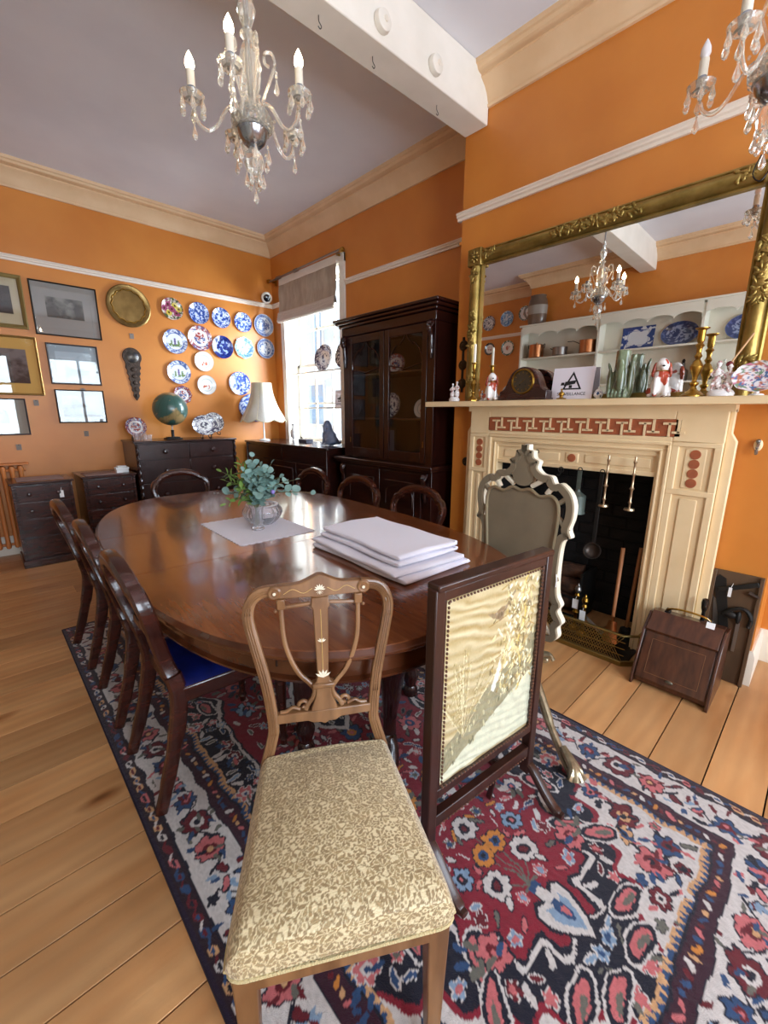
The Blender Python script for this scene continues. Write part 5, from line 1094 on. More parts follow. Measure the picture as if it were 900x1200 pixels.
# navy field with pink paisleys, red inner ground with cream scalloped edge, white corner with flowers
for x, y in ((.30, .80), (.30, 1.15), (.31, 1.5), (.33, .95), (.32, 1.3), (.47, .33), (.6, .31), (.75, .32), (.36, 1.7)): fl(x, y, .035, rnd.choice([PINK, DRD]), CRM, BLU, 6); leafy(x, y, 6, .07, [CRM, PINK, GRY, BLU], .018)
edge = crv([(.40, 1.80), (.40, 1.5), (.45, 1.38), (.385, 1.25), (.45, 1.12), (.40, .98), (.47, .88), (.43, .78), (.52, .70), (.50, .62), (.60, .60), (.58, .52), (.68, .52), (.70, .44), (.80, .47), (.92, .44)], 6)
c.poly(edge+[(2, .44), (2, 2), (.4, 2)], CRM)
c.poly([(x+.012, y+.012) for x, y in edge]+[(2, .46), (2, 2), (.42, 2)], NAVY); c.poly([(x+.022, y+.022) for x, y in edge]+[(2, .47), (2, 2), (.43, 2)], RED_)
cor = [(.286, .286), (.286, .74)]+crv([(.286, .74), (.34, .66), (.40, .66), (.41, .57), (.48, .55), (.49, .47), (.56, .45), (.56, .38), (.64, .36), (.70, .286)], 5)
c.poly([(x+(.012 if x > .29 else 0), y+(.012 if y > .29 else 0)) for x, y in cor], RED_); c.poly(cor, CRM)
for x, y, r, a, b in ((.36, .36, .045, BLU, DRD), (.35, .50, .05, DRD, PCH), (.46, .38, .05, PINK, DRD), (.34, .62, .035, BLU, PINK), (.42, .47, .035, PCH, BLU), (.56, .33, .035, DRD, CRM)): fl(x, y, r, a, b, NAVY, 6, NAVY); leafy(x, y, 7, .075, [BLU, DRD, NAVY, PINK], .017)
for x, y, a in ((.55, .64, .8), (.66, .42, .2), (.46, .80, 1.2), (.40, 1.06, 1.5), (.41, 1.42, 1.5), (.74, .36, 0.1), (.50, .56, .7)):
    c.ell(x-.02, y-.02, .075, .036, CRM, a); c.ell(x-.02, y-.02, .066, .029, NAVY, a); c.ell(x-.022, y-.02, .05, .018, PINK, a); c.ell(x-.03, y-.028, .03, .008, GRY, a)
# inner red ground: vase of flowers, sprays
def spray(x, y, seed, s=1):
    for k in range(7):
        a = PI/2+(k-3)*.36; c.line([(x, y), (x+.12*s*math.cos(a), y+.12*s*math.sin(a))], .005, GRY)
c.poly([(.80, .425), (.755, .46), (.725, .515), (.725, .56), (.75, .585), (.78, .575), (.785, .60), (.9, .60), (.9, .425)], NAVY); c.poly([(.80, .435), (.76, .468), (.735, .52), (.735, .555), (.752, .572), (.785, .56), (.79, .60), (.9, .60), (.9, .435)], CRM); c.poly([(.80, .455), (.775, .48), (.757, .52), (.765, .55), (.80, .53), (.9, .53), (.9, .455)], LBL); c.ell(.80, .52, .02, .035, BLU); c.ell(.80, .515, .010, .018, PINK); c.rect(.765, .85, .605, .615, GRY); c.rect(.78, .85, .585, .605, BLU)
c.line([(.80, .61), (.77, .75)], .006, GRY); c.line([(.80, .61), (.80, .90)], .006, GRY); c.line([(.80, .61), (.72, .68)], .006, GRY)
fl(.765, .765, .042, ORG, BLU, NAVY, 8, NAVY); fl(.72, .68, .042, CRM, NAVY, DRD, 9, NAVY); fl(.80, .86, .042, CRM, NAVY, DRD, 9, NAVY); fl(.66, .76, .035, LBL, NAVY, PINK, 6, NAVY)
for x, y, r, a, b in ((.57, .60, .048, PINK, DRD), (.60, .98, .05, BLU, CRM), (.50, 1.14, .045, CRM, BLU), (.72, 1.08, .05, ORG, BLU), (.56, 1.34, .05, PINK, BLU), (.70, 1.36, .05, CRM, DRD), (.52, 1.54, .05, LBL, NAVY), (.66, 1.62, .06, CRM, NAVY), (.78, 1.25, .04, PINK, CRM), (.53, .84, .04, CRM, BLU), (.80, 1.48, .05, BLU, ORG)): fl(x, y, r, a, b, PINK, 7, NAVY); leafy(x, y, 8, .10, [GRY, BLU, CRM, NAVY, PINK], .022)
for k in range(95):
    x = rnd.uniform(.50, .80); y = rnd.uniform(.56, 1.74)
    i_, j_ = int(x/PXR), int(y/PXR)
    if i_ < c.nx and j_ < c.ny and np.allclose(c.a[i_, j_], hx(RED_)): a = rnd.uniform(0, PI); q = rnd.choice([GRY, BLU, CRM, NAVY, PINK, ORG]); c.ell(x, y, .022, .009, NAVY if q != NAVY else GRY, a); c.ell(x, y, .018, .006, q, a)
c.poly([(.80, 1.50), (.74, 1.56), (.70, 1.66), (.72, 1.80), (.9, 1.80), (.9, 1.5)], CRM); c.poly([(.80, 1.53), (.75, 1.58), (.72, 1.68), (.74, 1.80), (.9, 1.80), (.9, 1.53)], NAVY); fl(.80, 1.70, .05, PINK, CRM, BLU, 8)
def infill(col, n, seed, x0, x1, y0, y1):
    R2 = random.Random(seed); tgt = np.array(hx(col))
    for k in range(n):
        x = R2.uniform(x0, x1); y = R2.uniform(y0, y1); i_, j_ = int(x/PXR), int(y/PXR); w_ = 4
        if i_ < w_ or j_ < w_ or i_+w_ >= c.nx or j_+w_ >= c.ny: continue
        if not np.allclose(c.a[i_-w_:i_+w_+1:w_, j_-w_:j_+w_+1:w_], tgt): continue
        kd = R2.random(); pal = [PINK, CRM, BLU, GRY, DRD, LBL] if col != CRM else [BLU, DRD, PINK, GRY, NAVY, MAR]
        if kd < .35: c.flower(x, y, .020, (R2.choice(pal), R2.choice(pal)), 5, R2.uniform(0, 1), NAVY if col == CRM else CRM)
        elif kd < .75:
            a = R2.uniform(0, PI); q_ = R2.choice(pal); c.ell(x, y, .024, .010, NAVY if col == CRM else CRM, a); c.ell(x, y, .019, .0065, q_, a)
        else: a = R2.uniform(0, PI); c.line([(x-.02*math.cos(a), y-.02*math.sin(a)), (x, y+.006), (x+.02*math.cos(a), y+.02*math.sin(a))], .0055, R2.choice(pal))
infill(NAVY, 2600, 4, .29, .80, .29, 1.74); infill(CRM, 3800, 6, .06, .80, .06, 1.74); infill(RED_, 1300, 8, .45, .80, .5, 1.74)
c.rect(0, .009, 0, 9, '241430'); c.rect(0, 9, 0, .009, '241430')
q = c.a*.84; q = np.concatenate([q, q[::-1][1:]], 0); q = np.concatenate([q, q[:, ::-1][:, 1:]], 1)
nx, ny = q.shape[:2]; X, Y = np.meshgrid(np.arange(nx), np.arange(ny), indexing='ij')
wob_x = (vnoise(X*.06, Y*.06, 5, 2)-.5)*7; wob_y = (vnoise(X*.06+50, Y*.06, 9, 2)-.5)*7
qi = np.clip(np.round(X+wob_x*(np.minimum(X, nx-1-X) > 12)).astype(int), 0, nx-1); qj = np.clip(np.round(Y+wob_y*(np.minimum(Y, ny-1-Y) > 12)).astype(int), 0, ny-1); q = q[qi, qj]
q = q*(.86+.28*vnoise(X*.9, Y*.5, 3, 1))[..., None]
cc = Can(.1, .1, .05, 'ffffff'); cc.px = PXR; cc.nx, cc.ny = nx, ny; cc.a = q
RUGM = mat_vc('rug_pile', .95, bump=.5, bscale=420, spec=.15, sheen=.25)
mb = cc.mesh(lambda X_, Y_: [X_*-1+1.82, Y_-.20, .0075+.0018*vnoise(X_*90, Y_*90, 2, 2)+.003*np.sin(Y_*5+X_*2)*np.exp(-((X_-.0)**2)*60)])
mb.F = mb.F[:, ::-1]
rug = thing('persian_rug', 'large red and navy patterned wool rug with white floral border under the table', 'rug', (0, 0, 0))
build_np('pile', mb, RUGM, rug); build('edge_binding', MB().box(.216, 1.824, -.204, -.200, .0, .010).box(.216, 1.824, 3.28, 3.284, 0, .010).box(.216, .220, -.2, 3.28, 0, .010).box(1.82, 1.824, -.2, 3.28, 0, .010).box(.22, 1.82, -.2, 3.28, .0006, .003), mat('rug_edge', '221526', .95), rug)

# ---------------- dining table ----------------
TC = Vector((1.165, 2.14)); TA, TB, TN, TP = .825, 1.43, 2.75, -.065; TZ = .757
def oval(off, n=120):
    o_ = []
    for k in range(n):
        a = 2*PI*k/n; ca, sa = math.cos(a), math.sin(a); x = (TA+off)*abs(ca)**(2/TN)*(1 if ca > 0 else -1); y = (TB+off)*abs(sa)**(2/TN)*(1 if sa > 0 else -1); o_.append((x, y))
    return o_
tb = thing('dining_table', 'long oval polished mahogany extending dining table in the middle of the rug', 'table', (TC.x, TC.y, .012), TP)
def ovl(prof, cap_top=True, cap_bot=True):
    n = 120; v = []; f = []
    for d, z in prof: v += [(x, y, z-.012) for x, y in oval(d, n)]
    for i in range(len(prof)-1):
        for k in range(n): l = (k+1) % n; f.append((i*n+k, i*n+l, (i+1)*n+l, (i+1)*n+k))
    if cap_top: f.append(tuple((len(prof)-1)*n+k for k in range(n)))
    if cap_bot: f.append(tuple(range(n-1, -1, -1)))
    return MB().add(v, f)
build('table_edge', ovl([(-.03, TZ-.034), (-.008, TZ-.034), (.0, TZ-.026), (.0, TZ-.016), (-.006, TZ-.012), (-.010, TZ-.004), (-.016, TZ-.001)], False), mat('table_edge_wood', '5a301b', .22, col2='42200f', scale=8, coat=.4), tb, sharp=50)
# top in three leaves with fine joints
poly = oval(-.012, 160)
def clip(P, y0, y1):
    def cl(P, yy, s):
        o_ = []
        for i in range(len(P)):
            a, b_ = P[i], P[(i+1) % len(P)]; ia = (a[1]-yy)*s >= 0; ib = (b_[1]-yy)*s >= 0
            if ia: o_.append(a)
            if ia != ib: t_ = (yy-a[1])/(b_[1]-a[1]); o_.append((a[0]+t_*(b_[0]-a[0]), yy))
        return o_
    return cl(cl(P, y0, 1), y1, -1)
for a, b_ in ((-2, -.33), (-.3285, .33), (.3315, 2)): build('table_leaf', MB().prism(clip(poly, a, b_), TZ-.030-.012, TZ-.012, lambda x, y, d: (x, y, d)), TABLE, tb, .0015, seg=1)
build('apron', ovl([(-.07, TZ-.125), (-.055, TZ-.12), (-.055, TZ-.034)], False, False), MATS['table_edge_wood'], tb, sharp=60)
build('apron_bead', ovl([(-.06, TZ-.13), (-.045, TZ-.128), (-.042, TZ-.118), (-.055, TZ-.112)], False, False), MATS['table_edge_wood'], tb, sharp=60)
build('underframe', MB().box(-.55, .55, -1.15, 1.15, TZ-.10, TZ-.045), MAHO, tb)
for sy2 in (-1, 1):
    p = crv([(0, 0, .70), (.0, .05, .64), (.0, .068, .55), (.0, .04, .38), (.0, -.008, .22), (.0, -.012, .12), (.0, .012, .05), (.0, .04, .012)], 6)
    rr = crv([(.056,), (.060,), (.056,), (.042,), (.030,), (.027,), (.036,), (.032,)], 6)
    build('cabriole_leg', MB().tube([(-.06+sy2*.7*y, sy2*(1.10+y), z+.002) for x, y, z in p], [r_[0] for r_ in rr], 12), MAHO, tb)
fl0 = None
for sx2, sy2 in ((-1, -1), (1, -1), (-1, 1), (1, 1)):
    w = MB().lathe([(0, 0), (.035, 0), (.035, .03), (.024, .05), (.038, .10), (.038, .12), (.028, .14), (.038, .20), (.045, .45), (.038, .52), (.048, .55), (.048, .58), (.038, .60), (.045, .70), (0, .70)], 32, wob=lambda a: 1+.045*math.cos(12*a))
    if fl0 is None: fl0 = build('fluted_leg', w, MAHO, tb); fl0.location = (sx2*.30, sy2*.84, 0)
    else: share(fl0, (sx2*.30, sy2*.84, 0), tb)
# lace mat, bowl, vase
t = thing('lace_mat', 'white lace mat with scalloped edge under the crystal bowl on the table', 'mat', (1.09, 2.21, TZ+.0005), -.03)
pts = []
for (x0, y0), (x1, y1) in (((-.21, -.28), (.21, -.28)), ((.21, -.28), (.21, .28)), ((.21, .28), (-.21, .28)), ((-.21, .28), (-.21, -.28))):
    L_ = math.hypot(x1-x0, y1-y0); m_ = int(L_/.035); nx_, ny_ = (y1-y0)/L_, -(x1-x0)/L_
    for k in range(m_*4): t_ = k/(m_*4); b_ = .008*abs(math.sin(PI*m_*t_)); pts.append((x0+(x1-x0)*t_+nx_*b_, y0+(y1-y0)*t_+ny_*b_))
build('cloth', MB().prism(pts, .0005, .0025, lambda a, b, d: (a, b, d)), mat('lace', 'f2f0fa', .85, bump=.35, bscale=170), t)
t = thing('crystal_bowl', 'round cut crystal bowl on the white lace mat', 'bowl', (1.165, 2.27, TZ+.0035))
def cut(a): return 1+.022*math.cos(16*a)
build('bowl', MB().lathe([(0, 0), (.06, .0), (.076, .011), (.087, .022), (.099, .036), (.108, .05), (.111, .063), (.112, .075), (.107, .088), (.10, .10), (.088, .115), (.082, .115), (.094, .098), (.104, .072), (.098, .052), (.075, .026), (.05, .012), (0, .012)], 96, wob=cut), CRYST, t, sharp=20)
# cut diamond relief on the outer wall
bw = [o for o in COL.objects if o.name.startswith('bowl') and o.parent == t][0]
for v_ in bw.data.vertices:
    r_ = math.hypot(v_.co.x, v_.co.y); a_ = math.atan2(v_.co.y, v_.co.x)
    if r_ > .075 and .015 < v_.co.z < .105: k_ = 1+.035*math.sin(12*a_+v_.co.z*110)*math.sin(12*a_-v_.co.z*110); v_.co.x *= k_; v_.co.y *= k_
build('rose_grid', MB().tube([(.0905*math.cos(a), .0905*math.sin(a), .113) for a in np.linspace(0, 2*PI, 49)[:-1]], .0035, 6, closed=True), mat('grid_wire', 'c9c6cc', .3, .6), t)
t = thing('bud_vase', 'small cut crystal vase holding the eucalyptus stems beside the bowl', 'vase', (1.075, 2.16, TZ+.0035))
build('vase', MB().lathe([(0, 0), (.034, 0), (.036, .01), (.030, .02), (.028, .06), (.034, .12), (.040, .135), (.036, .135), (.030, .118), (.024, .06), (.022, .03), (0, .02)], 32, wob=lambda a: 1+.03*math.cos(10*a)), CRYST, t, sharp=20)
build('water', MB().lathe([(0, .022), (.021, .03), (.023, .06), (.024, .08), (0, .08)], 20), mat_pane('water', (.93, .97, .95), 1.33), t)
# eucalyptus bouquet
bq = thing('eucalyptus_bouquet', 'loose bunch of blue green eucalyptus and foliage in the small crystal vase', 'bouquet', (1.075, 2.16, TZ+.03))
EUC = mat('eucalyptus_leaf', '8aa79e', .6, col2='64897f', scale=12, rnd=.18); GLF = mat('fresh_leaf', '728f42', .5, col2='4d7032', scale=14, rnd=.2); STM = mat('stem_green', '5a5a38', .6)
def leafmesh(w_, l_, m, nm):
    mb = MB(); v = [(0, 0, 0)]; n = 8
    for k in range(1, n): t_ = k/n; hw_ = w_*math.sin(PI*t_)**.6; v += [(-hw_, l_*t_, .12*l_*math.sin(PI*t_)-.0), (0, l_*t_, .05*l_*math.sin(PI*t_)), (hw_, l_*t_, .12*l_*math.sin(PI*t_))]
    v.append((0, l_, 0)); f = [(0, 1, 2), (0, 2, 3)]
    for k in range(n-2): a = 1+3*k; f += [(a, a+3, a+4, a+1), (a+1, a+4, a+5, a+2)]
    a = 1+3*(n-2); f += [(a, a+3, a+1), (a+1, a+3, a+2)]
    return build('leaf', mb.add(v, f), m, bq)
lf_e = leafmesh(.023, .044, EUC, 'e'); lf_g = leafmesh(.010, .052, GLF, 'g'); R = random.Random(5); first = {id(lf_e): True, id(lf_g): True}
def put_leaf(src, p, d, s):
    q_ = d.to_track_quat('Y', 'Z').to_matrix().to_4x4() @ RY(R.uniform(-1, 1))
    if first.get(id(src)): first[id(src)] = False; o = src
    else: o = bpy.data.objects.new('leaf', src.data); COL.objects.link(o); o.parent = bq
    o.location = p; o.rotation_euler = q_.to_euler(); o.scale = (s, s, s)
rv = Vector(rt); 
stems = [(-.19, .06, .10, 'e'), (-.13, .0, .17, 'g'), (-.16, .04, .21, 'g'), (-.07, .02, .26, 'g'), (-.02, .05, .28, 'e'), (.03, .0, .24, 'e'), (.07, .03, .25, 'e'), (.11, .0, .19, 'e'), (.25, -.02, .12, 'e'), (.17, .05, .17, 'e'), (.0, -.07, .18, 'e'), (.05, -.09, .13, 'e'), (-.05, -.06, .14, 'g'), (-.10, .08, .22, 'g'), (.02, .1, .22, 'e'), (-.12, -.05, .07, 'g'), (.08, -.03, .20, 'e'), (-.04, -.02, .22, 'e'), (.04, -.05, .17, 'e'), (.09, .0, .14, 'e')]
RTH = Vector((rt.x, rt.y, 0)).normalized(); FWH = Vector((fw.x, fw.y, 0)).normalized()
for i, (a, b_, h, kd) in enumerate(stems):
    a *= 1.22; b_ *= 1.1; h = h*1.15
    tip = RTH*a+FWH*b_+Vector((0, 0, h+.05)); mid = RTH*a*.35+FWH*b_*.35+Vector((0, 0, .12+h*.45)); base = Vector((R.uniform(-.012, .012), R.uniform(-.012, .012), 0)); P = [Vector(p) for p in crv([tuple(base), (base.x*.5+a*.02, base.y*.5, .10), tuple(mid), tuple(tip)], 6)]
    build('stem', MB().tube(P, [.0026]*(len(P)-4)+[.0018, .0015, .0012, .001], 6), STM, bq)
    nL = 9 if kd == 'e' else 10
    for k in range(nL):
        j = 7+int((len(P)-9)*k/nL); p = P[j]; d = (P[j+1]-P[j-1]).normalized(); sd = d.cross(Vector((R.uniform(-1, 1), R.uniform(-1, 1), R.uniform(-.3, 1)))).normalized()
        for e in (-1, 1): put_leaf(lf_e if kd == 'e' else lf_g, p, (sd*e+d*.6+Vector((0, 0, .15))).normalized(), R.uniform(.75, 1.15) if kd == 'e' else R.uniform(.7, 1.1))
    put_leaf(lf_e if kd == 'e' else lf_g, P[-1], (P[-1]-P[-2]).normalized(), .7)
build('purple_bud', MB().ball(tuple(RTH*.10-FWH*.02+Vector((0, 0, .19))), .012, 10, 8), mat('purple_petal', '8f7fc4', .6), bq)
# folded tablecloths
def fold_stack(name, label, loc, rz, w_, l_, layers, seed):
    t = thing(name, label, 'cloth', loc, rz); R = random.Random(seed); z = 0
    for k in range(layers):
        th = .019+R.uniform(0, .005); dx, dy = R.uniform(-.008, .008), R.uniform(-.012, .012); sc = 1-.015*k; A, B_ = w_/2*sc, l_/2*sc; ph = R.uniform(0, 6)
        def g(u, v, z=z, th=th, dx=dx, dy=dy, A=A, B_=B_, ph=ph):
            a = 2*PI*v; e = max(0, abs(2*u-1)-.955)/.045; k2 = math.sqrt(max(0, 1-min(1, e)**2)); x = A*(1 if math.cos(a) > 0 else -1)*abs(math.cos(a))**.14*(.985+.015*k2); s2 = (1 if math.sin(a) > 0 else -1)*abs(math.sin(a))**.45
            y = -B_+2*B_*u; wav = .0022*math.sin(x*22+ph)+.0018*math.sin(y*17+x*9+ph*2) if s2 > 0 else 0
            return (x+dx+.004*math.sin(y*14+ph), y+dy+.005*math.sin(x*12+ph), z+th/2+th/2*s2*(.35+.65*k2)+wav)
        mb = MB().grid(g, 60, 36, cv=True)
        mb.f.append(tuple(range(36))); mb.f.append(tuple(range(59*36, 60*36)))
        mb.xf(T(R.uniform(-.006, .006), 0, 0) @ RZ(R.uniform(-.03, .03)))
        lyr = build('folded_layer', mb, LINEN, t, sharp=70)
        build('fold_edge', MB().tube([(A*.985+dx, y, z+th*.5+.002*math.sin(y*20+ph)) for y in np.linspace(-B_*.97+dy, B_*.97+dy, 16)], th*.42, 8), LINEN, lyr)
        z += th*.97
    return z
z = fold_stack('folded_tablecloth', 'wide folded white tablecloth lying directly on the table', (1.30, 1.37, TZ+.001), -.06, .40, .66, 2, 2)
fold_stack('folded_tablecloth', 'smaller folded white tablecloth stacked on top of the wide one', (1.33, 1.385, TZ+.006+z), -.075, .345, .60, 2, 4)
# ---------------- balloon back dining chairs ----------------
BLUE = mat('blue_leather', '101a5c', .3, col2='0c1448', scale=20, coat=.3, bump=.1, bscale=60); GREYS = mat('grey_seat_cloth', '5a5a66', .8, bump=.2, bscale=120)
SH_ = .46
def rsec(w, h, n=10, p=3):
    return [(w/2*abs(math.cos(a))**(2/p)*(1 if math.cos(a) > 0 else -1), h/2*abs(math.sin(a))**(2/p)*(1 if math.sin(a) > 0 else -1)) for a in np.linspace(0, 2*PI, n+1)[:-1]]
def balloon_chair(label, seatm, loc, rz):
    t = thing('dining_chair', label, 'chair', loc, rz, 'balloon back dining chairs around the table')
    bw, fw_, D = .19, .225, .21
    fr = [(-fw_, D), (fw_, D), (bw, -D), (-bw, -D)]
    build('seat_frame', MB().prism([(x*1.0, y*1.0) for x, y in fr], SH_-.075, SH_-.01, lambda a, b, d: (a, b, d)), MAHO2, t, .01)
    def cush(u, v):
        y = D-2*D*v; w = fw_+(bw-fw_)*v; x = -w+2*w*u; e = (1-abs(2*u-1)**4)*(1-abs(2*v-1)**4); return (x*.985, y*.985, SH_-.012+.035*e**.4)
    build('seat', MB().grid(cush, 20, 20), seatm, t)
    for e in (-1, 1):
        pr = [(0, 0), (.014, 0), (.014, .02), (.020, .03), (.013, .05), (.016, .12), (.024, .30), (.02, .33), (.027, .345), (.027, .40), (0, .40)]
        build('front_leg', MB().lathe(pr, 16, (e*(fw_-.03), D-.03, 0)), MAHO2, t)
        P = crv([(e*(bw-.0), -D-.10, .0), (e*(bw-.005), -D-.055, .14), (e*(bw-.01), -D-.012, .30), (e*(bw-.015), -D+.005, .42), (e*(bw-.02), -D-.005, .50)], 5)
        build('rear_leg', MB().sweep(P, rsec(.038, .058), ref=(0, 1, 0), scale=[.75]*4+[.85]*5+[1]*(len(P)-9)), MAHO2, t)
    lean = .24
    def bp(x, z): return (x, -D-.002-lean*(z-.48), z)
    hoop = crv([(-.168, .48), (-.150, .55), (-.172, .64), (-.212, .72), (-.222, .78), (-.200, .825), (-.168, .842), (-.14, .868), (-.07, .893), (0, .900), (.07, .893), (.14, .868), (.168, .842), (.200, .825), (.222, .78), (.212, .72), (.172, .64), (.150, .55), (.168, .48)], 5)
    sc = [(1.0+.9*max(0, (z-.75)/.15), 1.0) for x, z in hoop]
    build('balloon_back', MB().sweep([bp(x, z) for x, z in hoop], rsec(.030, .050), ref=(0, 1, 0), scale=sc), MAHO2, t)
    build('inner_bead', MB().tube([(p[0]*.90, p[1]+.013, .72+(p[2]-.72)*.90) for p in [bp(x, z) for x, z in hoop[14:-14]]], .004, 6), MAHO2, t)
    rail_ = crv([(-.158, .60), (-.10, .625), (-.05, .615), (0, .635), (.05, .615), (.10, .625), (.158, .60)], 4)
    build('cross_rail', MB().sweep([bp(x, z) for x, z in rail_], rsec(.038, .018), ref=(0, 1, 0)), MAHO2, t)
    return t
C_ = balloon_chair('balloon back chair nearest the camera on the left side, with blue leather seat', BLUE, (.585, 1.62, .0125), -PI/2)
dup(C_, (.585, 2.20, .0125), -PI/2-.02, 'balloon back chair in the middle of the left side of the table')
balloon_chair('farthest balloon back chair on the left side of the table, with greyish seat', GREYS, (.575, 2.83, .0125), -PI/2+.03)
dup(C_, (1.21, 3.50, .002), PI, 'balloon back chair at the far end of the table before the tall chest')
dup(C_, (1.81, 3.12, .004), PI/2, 'farthest of the three balloon back chairs on the bookcase side')
dup(C_, (1.81, 2.50, .004), PI/2, 'middle of the three balloon back chairs on the bookcase side')
dup(C_, (1.81, 1.88, .004), PI/2, 'nearest of the three balloon back chairs on the bookcase side')
for o in list(COL.objects):
    if o.name.startswith('dining_chair') and o.parent is None and o.location.x > 1.5: o.location.z = .0125 if o.location.x < 1.6 else .004
# ---------------- foreground side chair ----------------
dv = Vector((.513, .858, 0)); wv = Vector((.858, -.513, 0)); ang = math.atan2(wv.y, wv.x)
fc = thing('side_chair', 'light walnut side chair with gold brocade seat and inlaid lyre back in the foreground', 'chair', (.460, .642, .0125), ang)
# local: x = right (as seen from camera), y = away from camera; back at +y
ZF = .0125; bwid, fwid, HD = .172, .203, .221; FD = .190
# seat upholstery with woven leaf pattern
PXS = .0021; c = Can(.50, .62, PXS, 'd6c59c'); rs = random.Random(9); TAN, TN2 = '8f7851', '9d865c'
cell = .0235
for j in range(int(.62/cell)+2):
    for i in range(int(.5/cell)+2):
        x = (i+(.5 if j % 2 else 0))*cell+rs.uniform(-.004, .004); y = j*cell+rs.uniform(-.004, .004); a = rs.uniform(0, 2*PI); kd = rs.random()
        if kd < .30:
            c.flower(x, y, .0125, (TAN, 'd6c59c', TN2), 5, a, 'd6c59c')
        else:
            for k in range(5):
                b_ = a+(k-2)*.78; l_ = rs.uniform(.0075, .0105)*(1.15 if k == 2 else 1); px_, py_ = x+l_*math.cos(b_), y+l_*math.sin(b_)
                c.ell(px_, py_, l_*1.12, .0056, 'd6c59c', b_); c.ell(px_, py_, l_*.98, .0040, rs.choice([TAN, TN2]), b_)
            c.line([(x, y), (x-.010*math.cos(a+.3), y-.010*math.sin(a+.3)), (x-.018*math.cos(a-.3), y-.018*math.sin(a-.3))], .0028, TAN)
def seatf(X, Y):
    u = X/.50; v = Y/.62    # v: 0 front bottom edge, wraps over the front roll to the back
    s = np.clip((v-.10)/.84, 0, 1); yy = -FD-.004+(HD+FD+.000)*s; w = fwid+.016+(bwid+.008-fwid-.016)*s
    uu = 2*u-1; side = np.clip((np.abs(uu)-.72)/.28, 0, 1); xx = np.sign(uu)*np.where(np.abs(uu) < .72, np.abs(uu)/.72*.84, .84+.16*np.sin(side*PI/2))*w
    top = .500+.034*(1-np.clip(np.abs(uu)/.80, 0, 1)**2)*np.sin(np.clip(s, .05, .95)*PI)**.7; drop = .070
    z = top-drop*(1-np.cos(side*PI/2)); fr = np.clip((.17-v)/.17, 0, 1); z = z-drop*(1-np.cos(fr*PI/2))*(1-(1-np.cos(side*PI/2))*.999); yy = yy-.016*np.sin(fr*PI/2)+.022*side**2*np.clip((.30-v)/.30, 0, 1); xx = xx*(1-.035*np.clip((.2-v)/.2, 0, 1)**2); z = np.maximum(z, .425)
    bk_ = np.clip((v-.93)/.07, 0, 1); z = z-.07*(1-np.cos(bk_*PI/2))*(side < .99); z = np.maximum(z, .425)
    return [xx, yy, z-ZF]
BRO = mat_vc('brocade', .42, bump=.35, bscale=300, sheen=.3, coat=.12)
build_np('seat', c.mesh(seatf), BRO, fc, label='gold leaf brocade upholstered seat')
gp = []
for X_, Y_ in [(0., .60-.60*k/24) for k in range(24)]+[(.50*k/30, 0.) for k in range(31)]+[(.50, .60*k/24) for k in range(1, 25)]:
    q_ = seatf(np.array([[X_]]), np.array([[Y_]])); gp.append((float(q_[0][0, 0]), float(q_[1][0, 0]), .431-ZF))
build('gimp_braid', MB().tube(gp, .0042, 6), mat('braid', 'c2b082', .8, bump=.6, bscale=300), fc)
build('seat_rail', MB().prism([(-fwid-.004, -FD-.004), (fwid+.004, -FD-.004), (bwid+.002, HD-.004), (-bwid-.002, HD-.004)], .372-ZF, .424-ZF, lambda a, b, d: (a, b, d)), WALN, fc, .003)
for e in (-1, 1):
    w = MB(); x, y = e*(fwid-.018), -FD+.018; v = []
    for z, hw_ in ((0, .013), (.372, .022), (.42, .0225)): v += [(x+a*hw_, y+b_*hw_, z-(ZF if z else 0)) for a, b_ in ((-1, -1), (1, -1), (1, 1), (-1, 1))]
    w.add(v, [(0, 1, 2, 3)[::-1]]+[(4*q+k, 4*q+(k+1) % 4, 4*q+4+(k+1) % 4, 4*q+4+k) for q in range(2) for k in range(4)]+[(8, 9, 10, 11)])
    build('front_leg', w, WALN, fc, .003)
    P = crv([(e*.185, HD+.10, .0), (e*.178, HD+.05, .16), (e*.170, HD+.008, .34), (e*.166, HD+.0, .43)], 5)
    build('rear_leg', MB().sweep(P, rsec(.030, .034, 8, 5), ref=(0, 1, 0), scale=[.75+.25*k/(len(P)-1) for k in range(len(P))]), WALN, fc)
LE = .15
def B3(x, z, d=0): return (x, HD+.004+LE*(z-.46)+d, z-ZF)
out_l = [(-.168, .43), (-.160, .475), (-.142, .54), (-.137, .58), (-.150, .69), (-.176, .81), (-.188, .875), (-.180, .915), (-.155, .938), (-.112, .944)]
st_ = crv(out_l, 5)
for e in (-1, 1):
    pth = [B3(-e*x, z) for x, z in st_]
    s_ = build('stile', MB().sweep(pth, rsec(.030, .022, 12, 4), ref=(0, 1, 0)), WALN, fc)
    for off in (-.006, .0, .006):
        build('reed', MB().tube([(p[0]-off*(1 if k < 30 else .3)*e*-1, p[1]-.0115, p[2]+(0 if k < 30 else off*.9)) for k, p in enumerate(pth[4:-1])], .0019, 5), WALN, s_)
